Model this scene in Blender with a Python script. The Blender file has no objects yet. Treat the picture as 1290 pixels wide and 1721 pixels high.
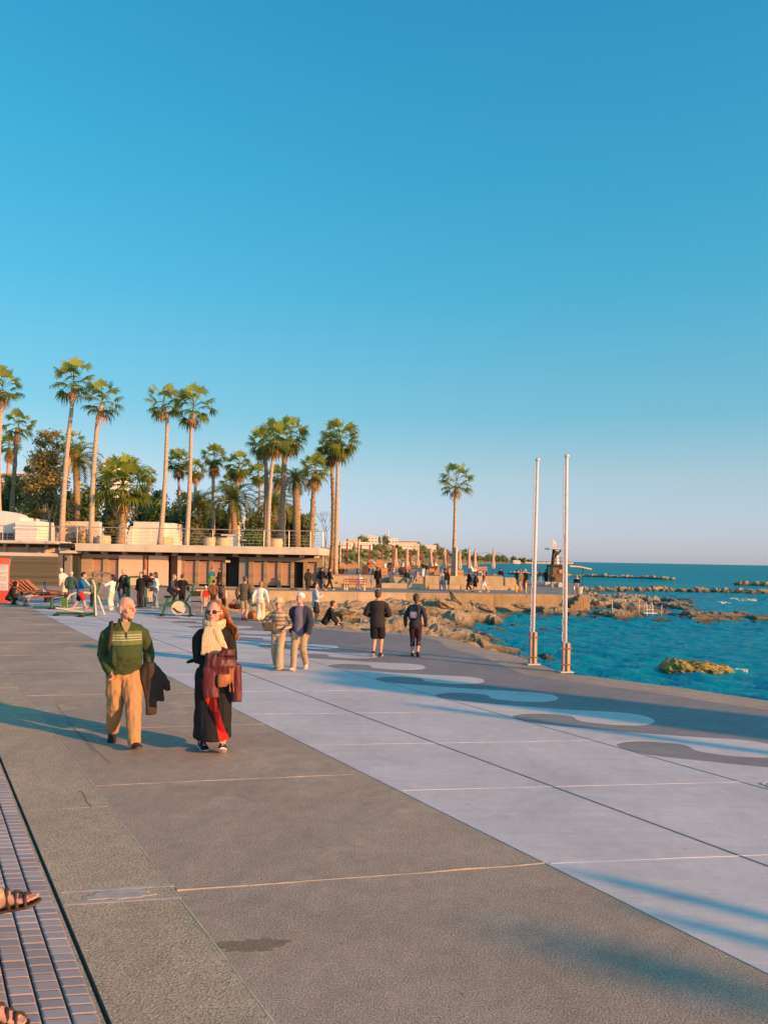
import bpy, bmesh, math, random
import numpy as np
from mathutils import Vector, Matrix, noise
R = math.radians
rnd = random.Random(7)
sc = bpy.context.scene
col = sc.collection
# ---------------------------------------------------------------- camera
FP, HC = 1290.0, 2.4                      # focal length in pixels of the 1290 px wide frame, eye height
cam_d = bpy.data.cameras.new('camera'); cam = bpy.data.objects.new('camera', cam_d); col.objects.link(cam)
cam_d.sensor_fit = 'HORIZONTAL'; cam_d.sensor_width = 36.0; cam_d.lens = 36.0*FP/1290.0
cam_d.clip_start = 0.05; cam_d.clip_end = 30000
ROLL = .018
cam_d.shift_y = (938.4-860.5)/1290                 # level camera, frame shifted up
cam.matrix_world = Matrix.Translation((-ROLL*HC, 0, HC)) @ Matrix.Rotation(math.pi/2, 4, 'X') @ Matrix.Rotation(ROLL, 4, 'Z')
sc.camera = cam
# ---------------------------------------------------------------- sun and sky
SUN_EL = R(13); SUN_AZ = math.atan2(.845, -.535)     # azimuth from +Y towards +X
sd = bpy.data.lights.new('sun', 'SUN'); sun = bpy.data.objects.new('sun', sd); col.objects.link(sun)
sd.energy = 4.8; sd.angle = R(.5); sd.color = (1, .45, .15)
sdir = Vector((math.sin(SUN_AZ)*math.cos(SUN_EL), math.cos(SUN_AZ)*math.cos(SUN_EL), math.sin(SUN_EL)))
sun.rotation_euler = (-sdir).to_track_quat('-Z', 'Y').to_euler(); sun.location = (30, -30, 30)
w = bpy.data.worlds.new('World'); sc.world = w; w.use_nodes = True
nt = w.node_tree; N = nt.nodes; L = nt.links
bg = N['Background']
sky = N.new('ShaderNodeTexSky'); sky.sky_type = 'NISHITA'; sky.sun_disc = False
sky.sun_elevation = SUN_EL; sky.sun_rotation = SUN_AZ; sky.air_density = 1.0; sky.dust_density = .6; sky.ozone_density = 2.0
# the colour grade of the evening sky by height above the horizon (still the sky's own light)
tcs = N.new('ShaderNodeTexCoord'); sps = N.new('ShaderNodeSeparateXYZ'); L.new(tcs.outputs['Generated'], sps.inputs[0])
rs = N.new('ShaderNodeValToRGB'); L.new(sps.outputs[2], rs.inputs[0]); els = rs.color_ramp.elements
TINT = [(0, (1.37, 1.51, 2.9)), (.02, (1.40, 1.50, 2.6)), (.106, (1.44, 1.456, 1.6)), (.18, (.92, 1.467, 1.475)), (.32, (.63, 1.854, 1.825)), (.443, (.50, 2.1, 2.08)), (.58, (.435, 2.2, 2.35)), (1, (.42, 2.2, 2.4))]
while len(els) < len(TINT): els.new(.5)
for e_, (p_, c_) in zip(els, TINT): e_.position = p_; e_.color = (c_[0]/3, c_[1]/3, c_[2]/3, 1)
mx = N.new('ShaderNodeMix'); mx.data_type = 'RGBA'; mx.blend_type = 'MULTIPLY'; mx.inputs[0].default_value = 1; mx.clamp_result = False
L.new(sky.outputs[0], mx.inputs[6]); L.new(rs.outputs[0], mx.inputs[7])
vm = N.new('ShaderNodeVectorMath'); vm.operation = 'SCALE'; vm.inputs[3].default_value = 3.0; L.new(mx.outputs[2], vm.inputs[0])
r2 = N.new('ShaderNodeValToRGB'); L.new(sps.outputs[2], r2.inputs[0]); els = r2.color_ramp.elements      # keeps the sky even from left to right
GRAD = [(0, (.50, .50, .56)), (.012, (.50, .50, .555)), (.106, (.402, .578, .66)), (.18, (.216, .552, .716)), (.32, (.089, .456, .687)), (.443, (.051, .381, .624)), (.58, (.033, .305, .552)), (1, (.025, .25, .50))]
while len(els) < len(GRAD): els.new(.5)
for e_, (p_, c_) in zip(els, GRAD): e_.position = p_; e_.color = (*c_, 1)
v2 = N.new('ShaderNodeVectorMath'); v2.operation = 'SCALE'; v2.inputs[3].default_value = 1/(.077*1.5); L.new(r2.outputs[0], v2.inputs[0])
m2 = N.new('ShaderNodeMix'); m2.data_type = 'RGBA'; m2.inputs[0].default_value = .5; m2.clamp_result = False; L.new(vm.outputs[0], m2.inputs[6]); L.new(v2.outputs[0], m2.inputs[7])
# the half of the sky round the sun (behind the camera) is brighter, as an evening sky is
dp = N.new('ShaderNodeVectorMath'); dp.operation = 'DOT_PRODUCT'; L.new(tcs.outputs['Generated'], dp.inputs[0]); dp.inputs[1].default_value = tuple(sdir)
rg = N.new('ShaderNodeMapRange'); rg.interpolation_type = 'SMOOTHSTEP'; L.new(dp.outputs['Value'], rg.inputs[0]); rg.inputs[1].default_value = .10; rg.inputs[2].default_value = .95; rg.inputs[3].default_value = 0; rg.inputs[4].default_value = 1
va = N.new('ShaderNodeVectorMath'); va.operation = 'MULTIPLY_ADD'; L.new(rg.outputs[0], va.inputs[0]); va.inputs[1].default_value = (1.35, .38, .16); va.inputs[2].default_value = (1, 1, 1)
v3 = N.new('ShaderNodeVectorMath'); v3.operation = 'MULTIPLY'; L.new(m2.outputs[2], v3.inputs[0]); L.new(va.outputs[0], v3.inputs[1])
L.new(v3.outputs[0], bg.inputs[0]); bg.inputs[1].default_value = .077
sc.view_settings.view_transform = 'Standard'; sc.view_settings.look = 'None'; sc.view_settings.gamma = 1
sc.view_settings.use_curve_mapping = False; sc.view_settings.exposure = .585
# ---------------------------------------------------------------- helpers
def yh(px): return 926.8+.018*px
def G(px, py, z=0):                       # picture point -> world point on the level z
    d = (HC-z)*FP/(py-yh(px)); return Vector(((px-645)/FP*d-ROLL*z, d, z))
def AT(px, py, d):                        # picture point -> world point at distance d
    z = HC-(py-yh(px))*d/FP; return Vector(((px-645)/FP*d-ROLL*z, d, z))
def XZ(px, d): return (px-645)/FP*d
def nu(n, u, z=0): return Vector((n*.853-u*.522, n*.522+u*.853, z))
def tag(o, label=None, cat=None, group=None, kind=None):
    if label: o['label'] = label
    if cat: o['category'] = cat
    if group: o['group'] = group
    if kind: o['kind'] = kind
    return o
def empty(name, loc=(0, 0, 0), rz=0, label=None, cat=None, group=None):
    o = bpy.data.objects.new(name, None); col.objects.link(o); o.location = loc; o.rotation_euler = (0, 0, rz)
    o.empty_display_size = .2
    return tag(o, label, cat, group)
def mobj(name, me, parent=None):
    o = bpy.data.objects.new(name, me); col.objects.link(o)
    if parent: o.parent = parent
    return o
def copy_tree(o, parent=None):
    c = o.copy(); col.objects.link(c)
    if parent: c.parent = parent
    for ch in list(o.children): copy_tree(ch, c)
    return c
class MB:
    def __init__(s): s.v = []; s.f = []; s.m = []
    def add(s, vs, fs, mi=0):
        b = len(s.v); s.v += [tuple(p) for p in vs]
        for q in fs: s.f.append(tuple(b+i for i in q)); s.m.append(mi)
        return s
    def box(s, c, sz, rz=0, b=0, mi=0, M=None):
        hx, hy, hz = sz[0]/2, sz[1]/2, sz[2]/2
        T = Matrix.Translation(c) @ (Matrix.Rotation(rz, 4, 'Z') if M is None else M.to_4x4())
        b = min(b, hx*.9, hy*.9, hz*.9)
        if b <= 0:
            vs = [T @ Vector((x*hx, y*hy, z*hz)) for z in (-1, 1) for x, y in ((-1, -1), (1, -1), (1, 1), (-1, 1))]
            return s.add(vs, [(3, 2, 1, 0), (4, 5, 6, 7), (0, 1, 5, 4), (1, 2, 6, 5), (2, 3, 7, 6), (3, 0, 4, 7)], mi)
        vs = []; idx = {}
        for sx in (-1, 1):
            for sy in (-1, 1):
                for sz_ in (-1, 1):
                    for a in range(3):
                        p = [sx*(hx-b), sy*(hy-b), sz_*(hz-b)]; p[a] = (sx*hx, sy*hy, sz_*hz)[a]
                        idx[(sx, sy, sz_, a)] = len(vs); vs.append(T @ Vector(p))
        fs = []
        for a in range(3):
            o1, o2 = [(1, 2), (2, 0), (0, 1)][a]
            for sg in (-1, 1):
                q = []
                for d1, d2 in ((-1, -1), (1, -1), (1, 1), (-1, 1)):
                    k = [0, 0, 0]; k[a] = sg; k[o1] = d1; k[o2] = d2; q.append(idx[(*k, a)])
                fs.append(tuple(q if sg > 0 else q[::-1]))
        for a in range(3):
            o1, o2 = [(1, 2), (2, 0), (0, 1)][a]
            for d1 in (-1, 1):
                for d2 in (-1, 1):
                    q = []
                    for (sg, fa) in ((-1, o1), (1, o1), (1, o2), (-1, o2)):
                        k = [0, 0, 0]; k[a] = sg; k[o1] = d1; k[o2] = d2; q.append(idx[(*k, fa)])
                    fs.append(tuple(q if d1*d2 < 0 else q[::-1]))
        for sx in (-1, 1):
            for sy in (-1, 1):
                for sz_ in (-1, 1):
                    q = [idx[(sx, sy, sz_, a)] for a in range(3)]
                    fs.append(tuple(q if sx*sy*sz_ > 0 else q[::-1]))
        return s.add(vs, fs, mi)
    def tube(s, pts, rad, n=8, mi=0, cap=True):
        pts = [Vector(p) for p in pts]; k = len(pts)
        if not hasattr(rad, '__len__'): rad = [rad]*k
        vs = []; up = None
        for i, p in enumerate(pts):
            t = (pts[min(i+1, k-1)]-pts[max(i-1, 0)]).normalized()
            if up is None:
                up = Vector((0, 0, 1)) if abs(t.z) < .9 else Vector((1, 0, 0))
            a = t.cross(up).normalized(); bq = a.cross(t).normalized(); up = bq
            for j in range(n):
                an = 2*math.pi*j/n; vs.append(p+(a*math.cos(an)+bq*math.sin(an))*rad[i])
        fs = [(i*n+j, i*n+(j+1) % n, (i+1)*n+(j+1) % n, (i+1)*n+j) for i in range(k-1) for j in range(n)]
        if cap: fs += [tuple(range(n-1, -1, -1)), tuple(range((k-1)*n, k*n))]
        return s.add(vs, fs, mi)
    def cyl(s, p0, p1, r0, r1=None, n=10, mi=0): return s.tube([p0, p1], [r0, r0 if r1 is None else r1], n, mi)
    def prism(s, poly, z0, z1, mi=0):
        n = len(poly)
        ar = sum(poly[i][0]*poly[(i+1) % n][1]-poly[(i+1) % n][0]*poly[i][1] for i in range(n))
        if ar < 0: poly = poly[::-1]
        vs = [(p[0], p[1], z0) for p in poly]+[(p[0], p[1], z1) for p in poly]
        fs = [tuple(range(n-1, -1, -1)), tuple(range(n, 2*n))]+[(i, (i+1) % n, n+(i+1) % n, n+i) for i in range(n)]
        return s.add(vs, fs, mi)
    def lathe(s, prof, c=(0, 0, 0), n=16, mi=0):
        c = Vector(c); k = len(prof)
        vs = [c+Vector((r*math.cos(2*math.pi*j/n), r*math.sin(2*math.pi*j/n), z)) for r, z in prof for j in range(n)]
        fs = [(i*n+j, i*n+(j+1) % n, (i+1)*n+(j+1) % n, (i+1)*n+j) for i in range(k-1) for j in range(n)]
        fs += [tuple(range(n-1, -1, -1)), tuple(range((k-1)*n, k*n))]
        return s.add(vs, fs, mi)
    def build(s, name, mats, parent=None, smooth=False):
        me = bpy.data.meshes.new(name); me.from_pydata(s.v, [], s.f)
        if not isinstance(mats, (list, tuple)): mats = [mats]
        for m in mats: me.materials.append(m)
        if len(mats) > 1: me.polygons.foreach_set('material_index', s.m)
        if smooth: me.polygons.foreach_set('use_smooth', [True]*len(s.f))
        me.update(); return mobj(name, me, parent)
# ---------------------------------------------------------------- materials
def nodes_of(name):
    m = bpy.data.materials.new(name); m.use_nodes = True
    return m, m.node_tree.nodes, m.node_tree.links, m.node_tree.nodes['Principled BSDF']
def c4(c): return (max(0, c[0]), max(0, c[1]), max(0, c[2]), 1)
def ramp(N, L, src, stops):
    r = N.new('ShaderNodeValToRGB'); e = r.color_ramp.elements
    while len(e) < len(stops): e.new(.5)
    for k, (p, c) in enumerate(stops): e[k].position = p; e[k].color = c4(c) if hasattr(c, '__len__') else (c, c, c, 1)
    L.new(src, r.inputs[0]); return r.outputs[0]
def noise_n(N, L, vec, scale, detail=4, rough=.55, dist=0):
    n = N.new('ShaderNodeTexNoise'); n.inputs['Scale'].default_value = scale; n.inputs['Detail'].default_value = detail
    n.inputs['Roughness'].default_value = rough; n.inputs['Distortion'].default_value = dist
    L.new(vec, n.inputs['Vector']); return n.outputs['Fac']
def mapping(N, L, vec, scale=(1, 1, 1), rot=(0, 0, 0)):
    m = N.new('ShaderNodeMapping'); m.inputs['Scale'].default_value = scale; m.inputs['Rotation'].default_value = rot
    L.new(vec, m.inputs[0]); return m.outputs[0]
def mixc(N, L, fac, a, b, mode='MIX'):
    m = N.new('ShaderNodeMix'); m.data_type = 'RGBA'; m.blend_type = mode
    for k, x in ((0, fac), (6, a), (7, b)):
        if hasattr(x, 'links') or isinstance(x, bpy.types.NodeSocket): L.new(x, m.inputs[k])
        elif k == 0: m.inputs[0].default_value = x
        else: m.inputs[k].default_value = c4(x)
    return m.outputs[2]
def math_n(N, L, op, a, b=None, c=None):
    m = N.new('ShaderNodeMath'); m.operation = op
    for k, x in enumerate((a, b, c)):
        if x is None: continue
        if isinstance(x, bpy.types.NodeSocket): L.new(x, m.inputs[k])
        else: m.inputs[k].default_value = x
    return m.outputs[0]
def bump_n(N, L, bsdf, h, strength=.3, dist=.02, prev=None):
    b = N.new('ShaderNodeBump'); b.inputs['Strength'].default_value = strength; b.inputs['Distance'].default_value = dist
    L.new(h, b.inputs['Height'])
    if prev: L.new(prev, b.inputs['Normal'])
    L.new(b.outputs[0], bsdf.inputs['Normal']); return b.outputs[0]
MC = {}
def M(name, colr, rough=.75, var=.14, scale=5, bump=.0, bscale=60, bd=.01, spec=.3, metal=0, stretch=(1, 1, 1), stain=0):
    if name in MC: return MC[name]
    m, N, L, b = nodes_of(name)
    tc = N.new('ShaderNodeTexCoord').outputs['Object']; v = mapping(N, L, tc, stretch)
    f = noise_n(N, L, v, scale, 5, .6)
    c = ramp(N, L, f, [(.3, [x*(1-var) for x in colr]), (.7, [x*(1+var) for x in colr])])
    if stain:
        f2 = noise_n(N, L, mapping(N, L, tc, (1, 1, .25)), 1.3, 6, .65)
        c = mixc(N, L, ramp(N, L, f2, [(.5, 0), (.75, stain)]), c, [x*.45 for x in colr])
    L.new(c, b.inputs['Base Color'])
    b.inputs['Roughness'].default_value = rough; b.inputs['Specular IOR Level'].default_value = spec; b.inputs['Metallic'].default_value = metal
    if bump: bump_n(N, L, b, noise_n(N, L, v, bscale, 4, .6), bump, bd)
    MC[name] = m; return m
def boards(name, colr, pitch=.15, axis=2, gap=.07, var=.25):
    if name in MC: return MC[name]
    m, N, L, b = nodes_of(name)
    tc = N.new('ShaderNodeTexCoord').outputs['Object']
    sp = N.new('ShaderNodeSeparateXYZ'); L.new(tc, sp.inputs[0]); t = math_n(N, L, 'DIVIDE', sp.outputs[axis], pitch)
    fr = math_n(N, L, 'FRACT', t); fl = math_n(N, L, 'FLOOR', t)
    wn = N.new('ShaderNodeTexWhiteNoise'); wn.noise_dimensions = '1D'; L.new(fl, wn.inputs['W'])
    st = [1.2, 1.2, 1.2]; st[axis] = 22
    g = noise_n(N, L, mapping(N, L, tc, st), 2.2, 5, .6)
    mixf = math_n(N, L, 'ADD', math_n(N, L, 'MULTIPLY', wn.outputs[0], .6), math_n(N, L, 'MULTIPLY', g, .6))
    c = ramp(N, L, mixf, [(.2, [x*(1-var) for x in colr]), (.95, [x*(1+var) for x in colr])])
    edge = ramp(N, L, fr, [(0, 0), (gap, 1)])
    L.new(mixc(N, L, edge, [x*.25 for x in colr], c), b.inputs['Base Color']); b.inputs['Roughness'].default_value = .7
    bump_n(N, L, b, edge, .8, .02)
    MC[name] = m; return m
# ---------------------------------------------------------------- paving materials
def paving(name, c1, c2, grain, gsc=140, bump=.5, bd=.006, brush=None, stain=.5):
    m, N, L, b = nodes_of(name)
    tc = N.new('ShaderNodeTexCoord').outputs['Object']
    f = noise_n(N, L, tc, .45, 8, .7, .3); f2 = noise_n(N, L, tc, 5.5, 6, .7)
    f = math_n(N, L, 'ADD', math_n(N, L, 'MULTIPLY', f, .6), math_n(N, L, 'MULTIPLY', f2, .4))
    c = ramp(N, L, f, [(.36, c1), (.64, c2)])
    fine = noise_n(N, L, tc, gsc, 3, .7)
    c = mixc(N, L, ramp(N, L, fine, [(.33, grain), (.6, 0)]), c, [x*.35 for x in c1])
    vo = N.new('ShaderNodeTexVoronoi'); vo.inputs['Scale'].default_value = gsc*.55; L.new(tc, vo.inputs['Vector'])
    c = mixc(N, L, ramp(N, L, vo.outputs['Distance'], [(.05, grain*.7), (.22, 0)]), c, [min(.8, x*1.7) for x in c2])
    spots = noise_n(N, L, tc, 2.1, 7, .7)
    c = mixc(N, L, ramp(N, L, spots, [(.60, 0), (.72, stain)]), c, [x*.6 for x in c1])
    gum = N.new('ShaderNodeTexVoronoi'); gum.inputs['Scale'].default_value = 2.6; L.new(tc, gum.inputs['Vector'])
    wn_ = noise_n(N, L, tc, 9, 3); gd_ = math_n(N, L, 'ADD', gum.outputs['Distance'], math_n(N, L, 'MULTIPLY', wn_, .09))
    c = mixc(N, L, ramp(N, L, gd_, [(.075, .55), (.10, 0)]), c, [x*.5 for x in c1])
    big = noise_n(N, L, mapping(N, L, tc, (1, .45, 1), (0, 0, R(-31))), .33, 7, .68, .6)
    c = mixc(N, L, ramp(N, L, big, [(.5, 0), (.62, .35)]), c, [c1[0]*.72, c1[1]*.78, c1[2]*.86])
    c = mixc(N, L, ramp(N, L, noise_n(N, L, tc, 1.1, 8, .75, .5), [(.55, 0), (.7, .3)]), c, [min(.85, x*1.25) for x in c2])
    h = fine
    if brush:
        bn = noise_n(N, L, mapping(N, L, tc, (1.2, 34, 1), (0, 0, brush)), 1.6, 6, .7)
        bn2 = noise_n(N, L, mapping(N, L, tc, (.5, 9, 1), (0, 0, brush)), .8, 6, .7)
        c = mixc(N, L, ramp(N, L, bn, [(.4, 0), (.75, .35)]), c, [x*.62 for x in c1])
        c = mixc(N, L, ramp(N, L, bn2, [(.5, 0), (.8, .3)]), c, [x*.6 for x in c1])
        h = math_n(N, L, 'ADD', fine, bn)
    L.new(c, b.inputs['Base Color']); b.inputs['Roughness'].default_value = .9; b.inputs['Specular IOR Level'].default_value = .06
    bump_n(N, L, b, h, bump, bd)
    return m
m_conc = paving('grey_concrete', (.43, .345, .28), (.67, .545, .445), .85, 85, 1.0, .016, stain=.55)
m_strip = paving('rough_concrete', (.46, .365, .265), (.70, .55, .405), .75, 62, .9, .018)
m_white = paving('white_paint', (.60, .52, .51), (.80, .71, .69), .16, 120, .35, .004, brush=R(8), stain=.3)
m_wave = paving('grey_paint', (.27, .24, .24), (.39, .345, .345), .25, 120, .35, .004, brush=R(8), stain=.3)
m_edge = paving('bare_edge_concrete', (.27, .23, .18), (.37, .31, .25), .7, 70, .8, .012)
m_joint = M('joint_mortar', (.46, .37, .27), .9, .25, 9, .5, 80)
m_djoint = M('dark_joint', (.17, .16, .17), .9, .3, 5)
SEA = -1.3
# ---------------------------------------------------------------- promenade
shore_px = [(338, 1012), (348, 1022), (395, 1028), (430, 1042), (470, 1047), (545, 1054), (600, 1060), (660, 1063), (720, 1067), (770, 1077),
            (805, 1088), (870, 1103), (948, 1132), (1000, 1138), (1150, 1157), (1290, 1178)]
shore = [G(*p) for p in shore_px]+[Vector((9.6, 11.6, 0)), Vector((18, 7.6, 0)), Vector((32, 3, 0)), Vector((46, -5, 0)), Vector((46, -30, 0)), Vector((18, -30, 0))]
base = [nu(.86, -14), nu(.86, 66)]+[Vector((-13.9, 56.6, 0))]+shore
mb = MB(); mb.prism([(p.x, p.y) for p in base], -2.6, 0.0)
tag(mb.build('promenade', m_conc), kind='structure')
mb = MB(); mb.prism([(p.x, p.y) for p in (nu(.86, -10), nu(1.57, -10), nu(1.57, 60), nu(.86, 60))], -.02, .003)
tag(mb.build('concrete_strip', m_strip), kind='structure')
# grey painted band with the white wave border beside it
def inset(k): return shore[k]
edge_in = []
for k, p in enumerate(shore):
    a = shore[max(k-1, 0)]; bq = shore[min(k+1, len(shore)-1)]
    t = (bq-a).normalized(); nrm = Vector((t.y, -t.x, 0))      # pointing inland is the right side walking outwards
    if nrm.dot(Vector((-.85, -.52, 0))) < 0: nrm = -nrm
    edge_in.append(p+nrm*(.95 if k > 9 else .6))
gp = [nu(6.9, -10), nu(6.9, 40)]+[q for k, q in enumerate(edge_in) if 3 <= k < len(shore)-2]
mb = MB(); mb.prism([(p.x, p.y) for p in gp], -.02, .002)
tag(mb.build('grey_painted_paving', m_wave), kind='structure')
motif = [(7.85, 0), (7.79, -.13), (7.78, -.27), (7.82, -.52), (7.95, -.75), (8.2, -1.08), (8.46, -1.42), (8.78, -1.78), (9.08, -2.10), (9.41, -2.40), (9.65, -2.64),
         (9.75, -2.87), (9.72, -3.1), (9.58, -3.3), (9.35, -3.4), (9.1, -3.38), (8.85, -3.23), (8.69, -3.06), (8.57, -2.85), (8.56, -2.70), (8.62, -2.60),
         (8.67, -2.47), (8.62, -2.32), (8.48, -2.15), (8.32, -2.03), (8.13, -1.97), (7.97, -1.98)]
def catmull(P, sub=3):
    o = []
    for i in range(len(P)-1):
        p0, p1, p2, p3 = P[max(i-1, 0)], P[i], P[i+1], P[min(i+2, len(P)-1)]
        for s in range(sub):
            t = s/sub
            o.append(tuple(.5*((2*p1[k])+(-p0[k]+p2[k])*t+(2*p0[k]-5*p1[k]+4*p2[k]-p3[k])*t*t+(-p0[k]+3*p1[k]-3*p2[k]+p3[k])*t**3) for k in range(2)))
    o.append(P[-1]); return o
wave = []
for k in range(24):
    u0 = 9.04+2.05*13-2.05*k; wave += [(n, u0+du) for n, du in motif]
wave = catmull(wave, 3)
wp = [nu(n, u) for n, u in wave]+[nu(7.8, wave[-1][1]-.3), nu(4.27, -18), nu(4.27, 48), nu(7.8, 48)]
mb = MB(); mb.prism([(p.x, p.y) for p in wp], -.01, .0045)
tag(mb.build('white_painted_paving', m_white), kind='structure')
# joints: mortar ridges on the slabs and dark expansion joints along the walk
def ridge(mbx, a, b, wd, h, z0=.002, seg=.35):
    a = Vector(a); b = Vector(b); t = (b-a).normalized(); nn = Vector((-t.y, t.x, 0)); k = max(2, int((b-a).length/seg))
    prev = None
    for i in range(k+1):
        c = a+(b-a)*i/k; wj = wd*(.6+.8*rnd.random()); hj = h*(.3+.9*rnd.random()); off = nn*rnd.uniform(-.25, .25)*wd
        pt = [c+off-nn*wj/2, c+off-nn*wj*.2+Vector((0, 0, hj)), c+off+nn*wj*.2+Vector((0, 0, hj)), c+off+nn*wj/2]
        pt = [Vector((q.x, q.y, q.z+z0)) for q in pt]
        if prev: mbx.add(prev+pt, [(0, 4, 5, 1), (1, 5, 6, 2), (2, 6, 7, 3)])
        prev = pt
mb = MB(); mbw = MB()
cg = Vector((math.cos(R(12.6)), math.sin(R(12.6)), 0)); cw = Vector((math.cos(R(8.2)), math.sin(R(8.2)), 0))
def cross_line(p, d, n0, n1):        # line through p along d between the two offsets
    nn = Vector((.853, .522, 0)); k = nn.dot(d)
    return p+d*((n0-nn.dot(p))/k), p+d*((n1-nn.dot(p))/k)
for k in range(-2, 12):
    p = Vector((1.265, 6.09, 0))+Vector((-.522, .853, 0))*2.86*k
    a, b = cross_line(p, cg, 1.6, 4.27); ridge(mb, a, b, .020 if k != 0 else .026, .0055 if k != 0 else .008, .0)
    if k not in (0,):
        a, b = cross_line(p+Vector((-.522, .853, 0))*(.9 if k != 1 else -.75), cg, .87, 1.56); ridge(mb, a, b, .016, .0045, .003)
ridge(mb, nu(1.575, -8), nu(1.575, 50), .018, .0035, .002)
for k in range(-3, 20):
    p = Vector((1.345, 6.09, 0))+Vector((-.522, .853, 0))*2.16*k
    a, b = cross_line(p, cw, 4.3, 7.8); ridge(mbw, a, b, .020, .0032, .0045)
tag(mb.build('paving_joints', m_joint), kind='structure')
tag(mbw.build('painted_joints', M('painted_joint', (.72, .64, .62), .85, .1, 9)), kind='structure')
mb = MB()
for n_, wj in ((5.79, .022), (7.77, .016)):
    a = nu(n_, -14); b = nu(n_, 44); t = (b-a).normalized(); s = Vector((-t.y, t.x, 0))*wj/2; z = Vector((0, 0, .0075))
    mb.add([a-s+z, b-s+z, b+s+z, a+s+z], [(3, 2, 1, 0)])
ob = mb.build('expansion_joints', m_djoint); tag(ob, kind='structure')
# cracks in the concrete strip
mb = MB()
for pts in ([(112, 1215), (150, 1250), (190, 1290)], [(135, 1330), (158, 1362)], [(95, 1185), (128, 1228), (162, 1268)]):
    P = [G(*p) for p in pts]; Q = []
    for i in range(len(P)-1):
        for s in range(8): Q.append(P[i].lerp(P[i+1], s/8)+Vector((rnd.uniform(-.012, .012), rnd.uniform(-.012, .012), 0)))
    for a, b in zip(Q[:-1], Q[1:]):
        t = (b-a).normalized(); s = Vector((-t.y, t.x, 0))*.0032; z = Vector((0, 0, .0065)); mb.add([a-s+z, b-s+z, b+s+z, a+s+z], [(0, 1, 2, 3)])
tag(mb.build('paving_cracks', M('crack', (.16, .13, .11), .9, .3, 5)), kind='structure')
# thin slots and a mortar repair across the strip, and a damp oil stain
def blob(c, rx, ry, rz, n=34, j=.14, seed=1):
    r_ = random.Random(seed); ph = [r_.uniform(0, 6.28) for _ in range(5)]
    o = []
    for k in range(n):
        a = 2*math.pi*k/n; q = 1+j*(math.sin(2*a+ph[0])*.5+math.sin(3*a+ph[1])*.5+math.sin(5*a+ph[2])*.5+math.sin(9*a+ph[3])*.35+r_.uniform(-.4, .4))
        x, y = rx*q*math.cos(a), ry*q*math.sin(a); o.append((c.x+x*math.cos(rz)-y*math.sin(rz), c.y+x*math.sin(rz)+y*math.cos(rz)))
    return o
m_patch = M('mortar_patch', (.47, .405, .37), .9, .22, 9, .5, 60, .006)
mb = MB()
for a, b in (((104, 1500), (292, 1489)), ((108, 1521), (304, 1509))):
    a = G(*a); b = G(*b); t = (b-a).normalized(); s = Vector((-t.y, t.x, 0))*.017
    mb.prism([(q.x, q.y) for q in (a-s, b-s, b+s, a+s)], 0, .0054)
mb.prism(blob(G(202, 1505), .20, .075, R(9), 40, .20, 3), 0, .0075)
tag(mb.build('mortar_repair', m_patch), kind='structure')
def damp():
    m, N, L, b = nodes_of('damp_concrete'); tc = N.new('ShaderNodeTexCoord').outputs['Object']
    f = noise_n(N, L, tc, 60, 5, .7)
    L.new(ramp(N, L, f, [(.35, (.15, .10, .05)), (.62, (.34, .25, .14))]), b.inputs['Base Color']); b.inputs['Roughness'].default_value = .5
    bump_n(N, L, b, noise_n(N, L, tc, 130, 3, .7), .8, .01); return m
mb = MB(); mb.prism(blob(G(425, 1589), .195, .085, R(8), 50, .22, 8), -.01, .0012)
tag(mb.build('damp_stain', damp()), kind='structure')
# small drain ring near the right edge
o = empty('drain_cover', G(1289, 1320)+Vector((0, 0, .008)), 0, 'small round white drain ring set in the white painted paving', 'drain cover')
MB().lathe([(.035, 0), (.055, 0), (.055, .006), (.035, .006), (.035, .002)], (0, 0, 0), 20).build('ring', M('white_plastic', (.7, .68, .66), .5), o)
MB().lathe([(.001, 0), (.034, 0), (.034, .002), (.001, .003)], (0, 0, 0), 20).build('grate', m_djoint, o)
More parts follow.
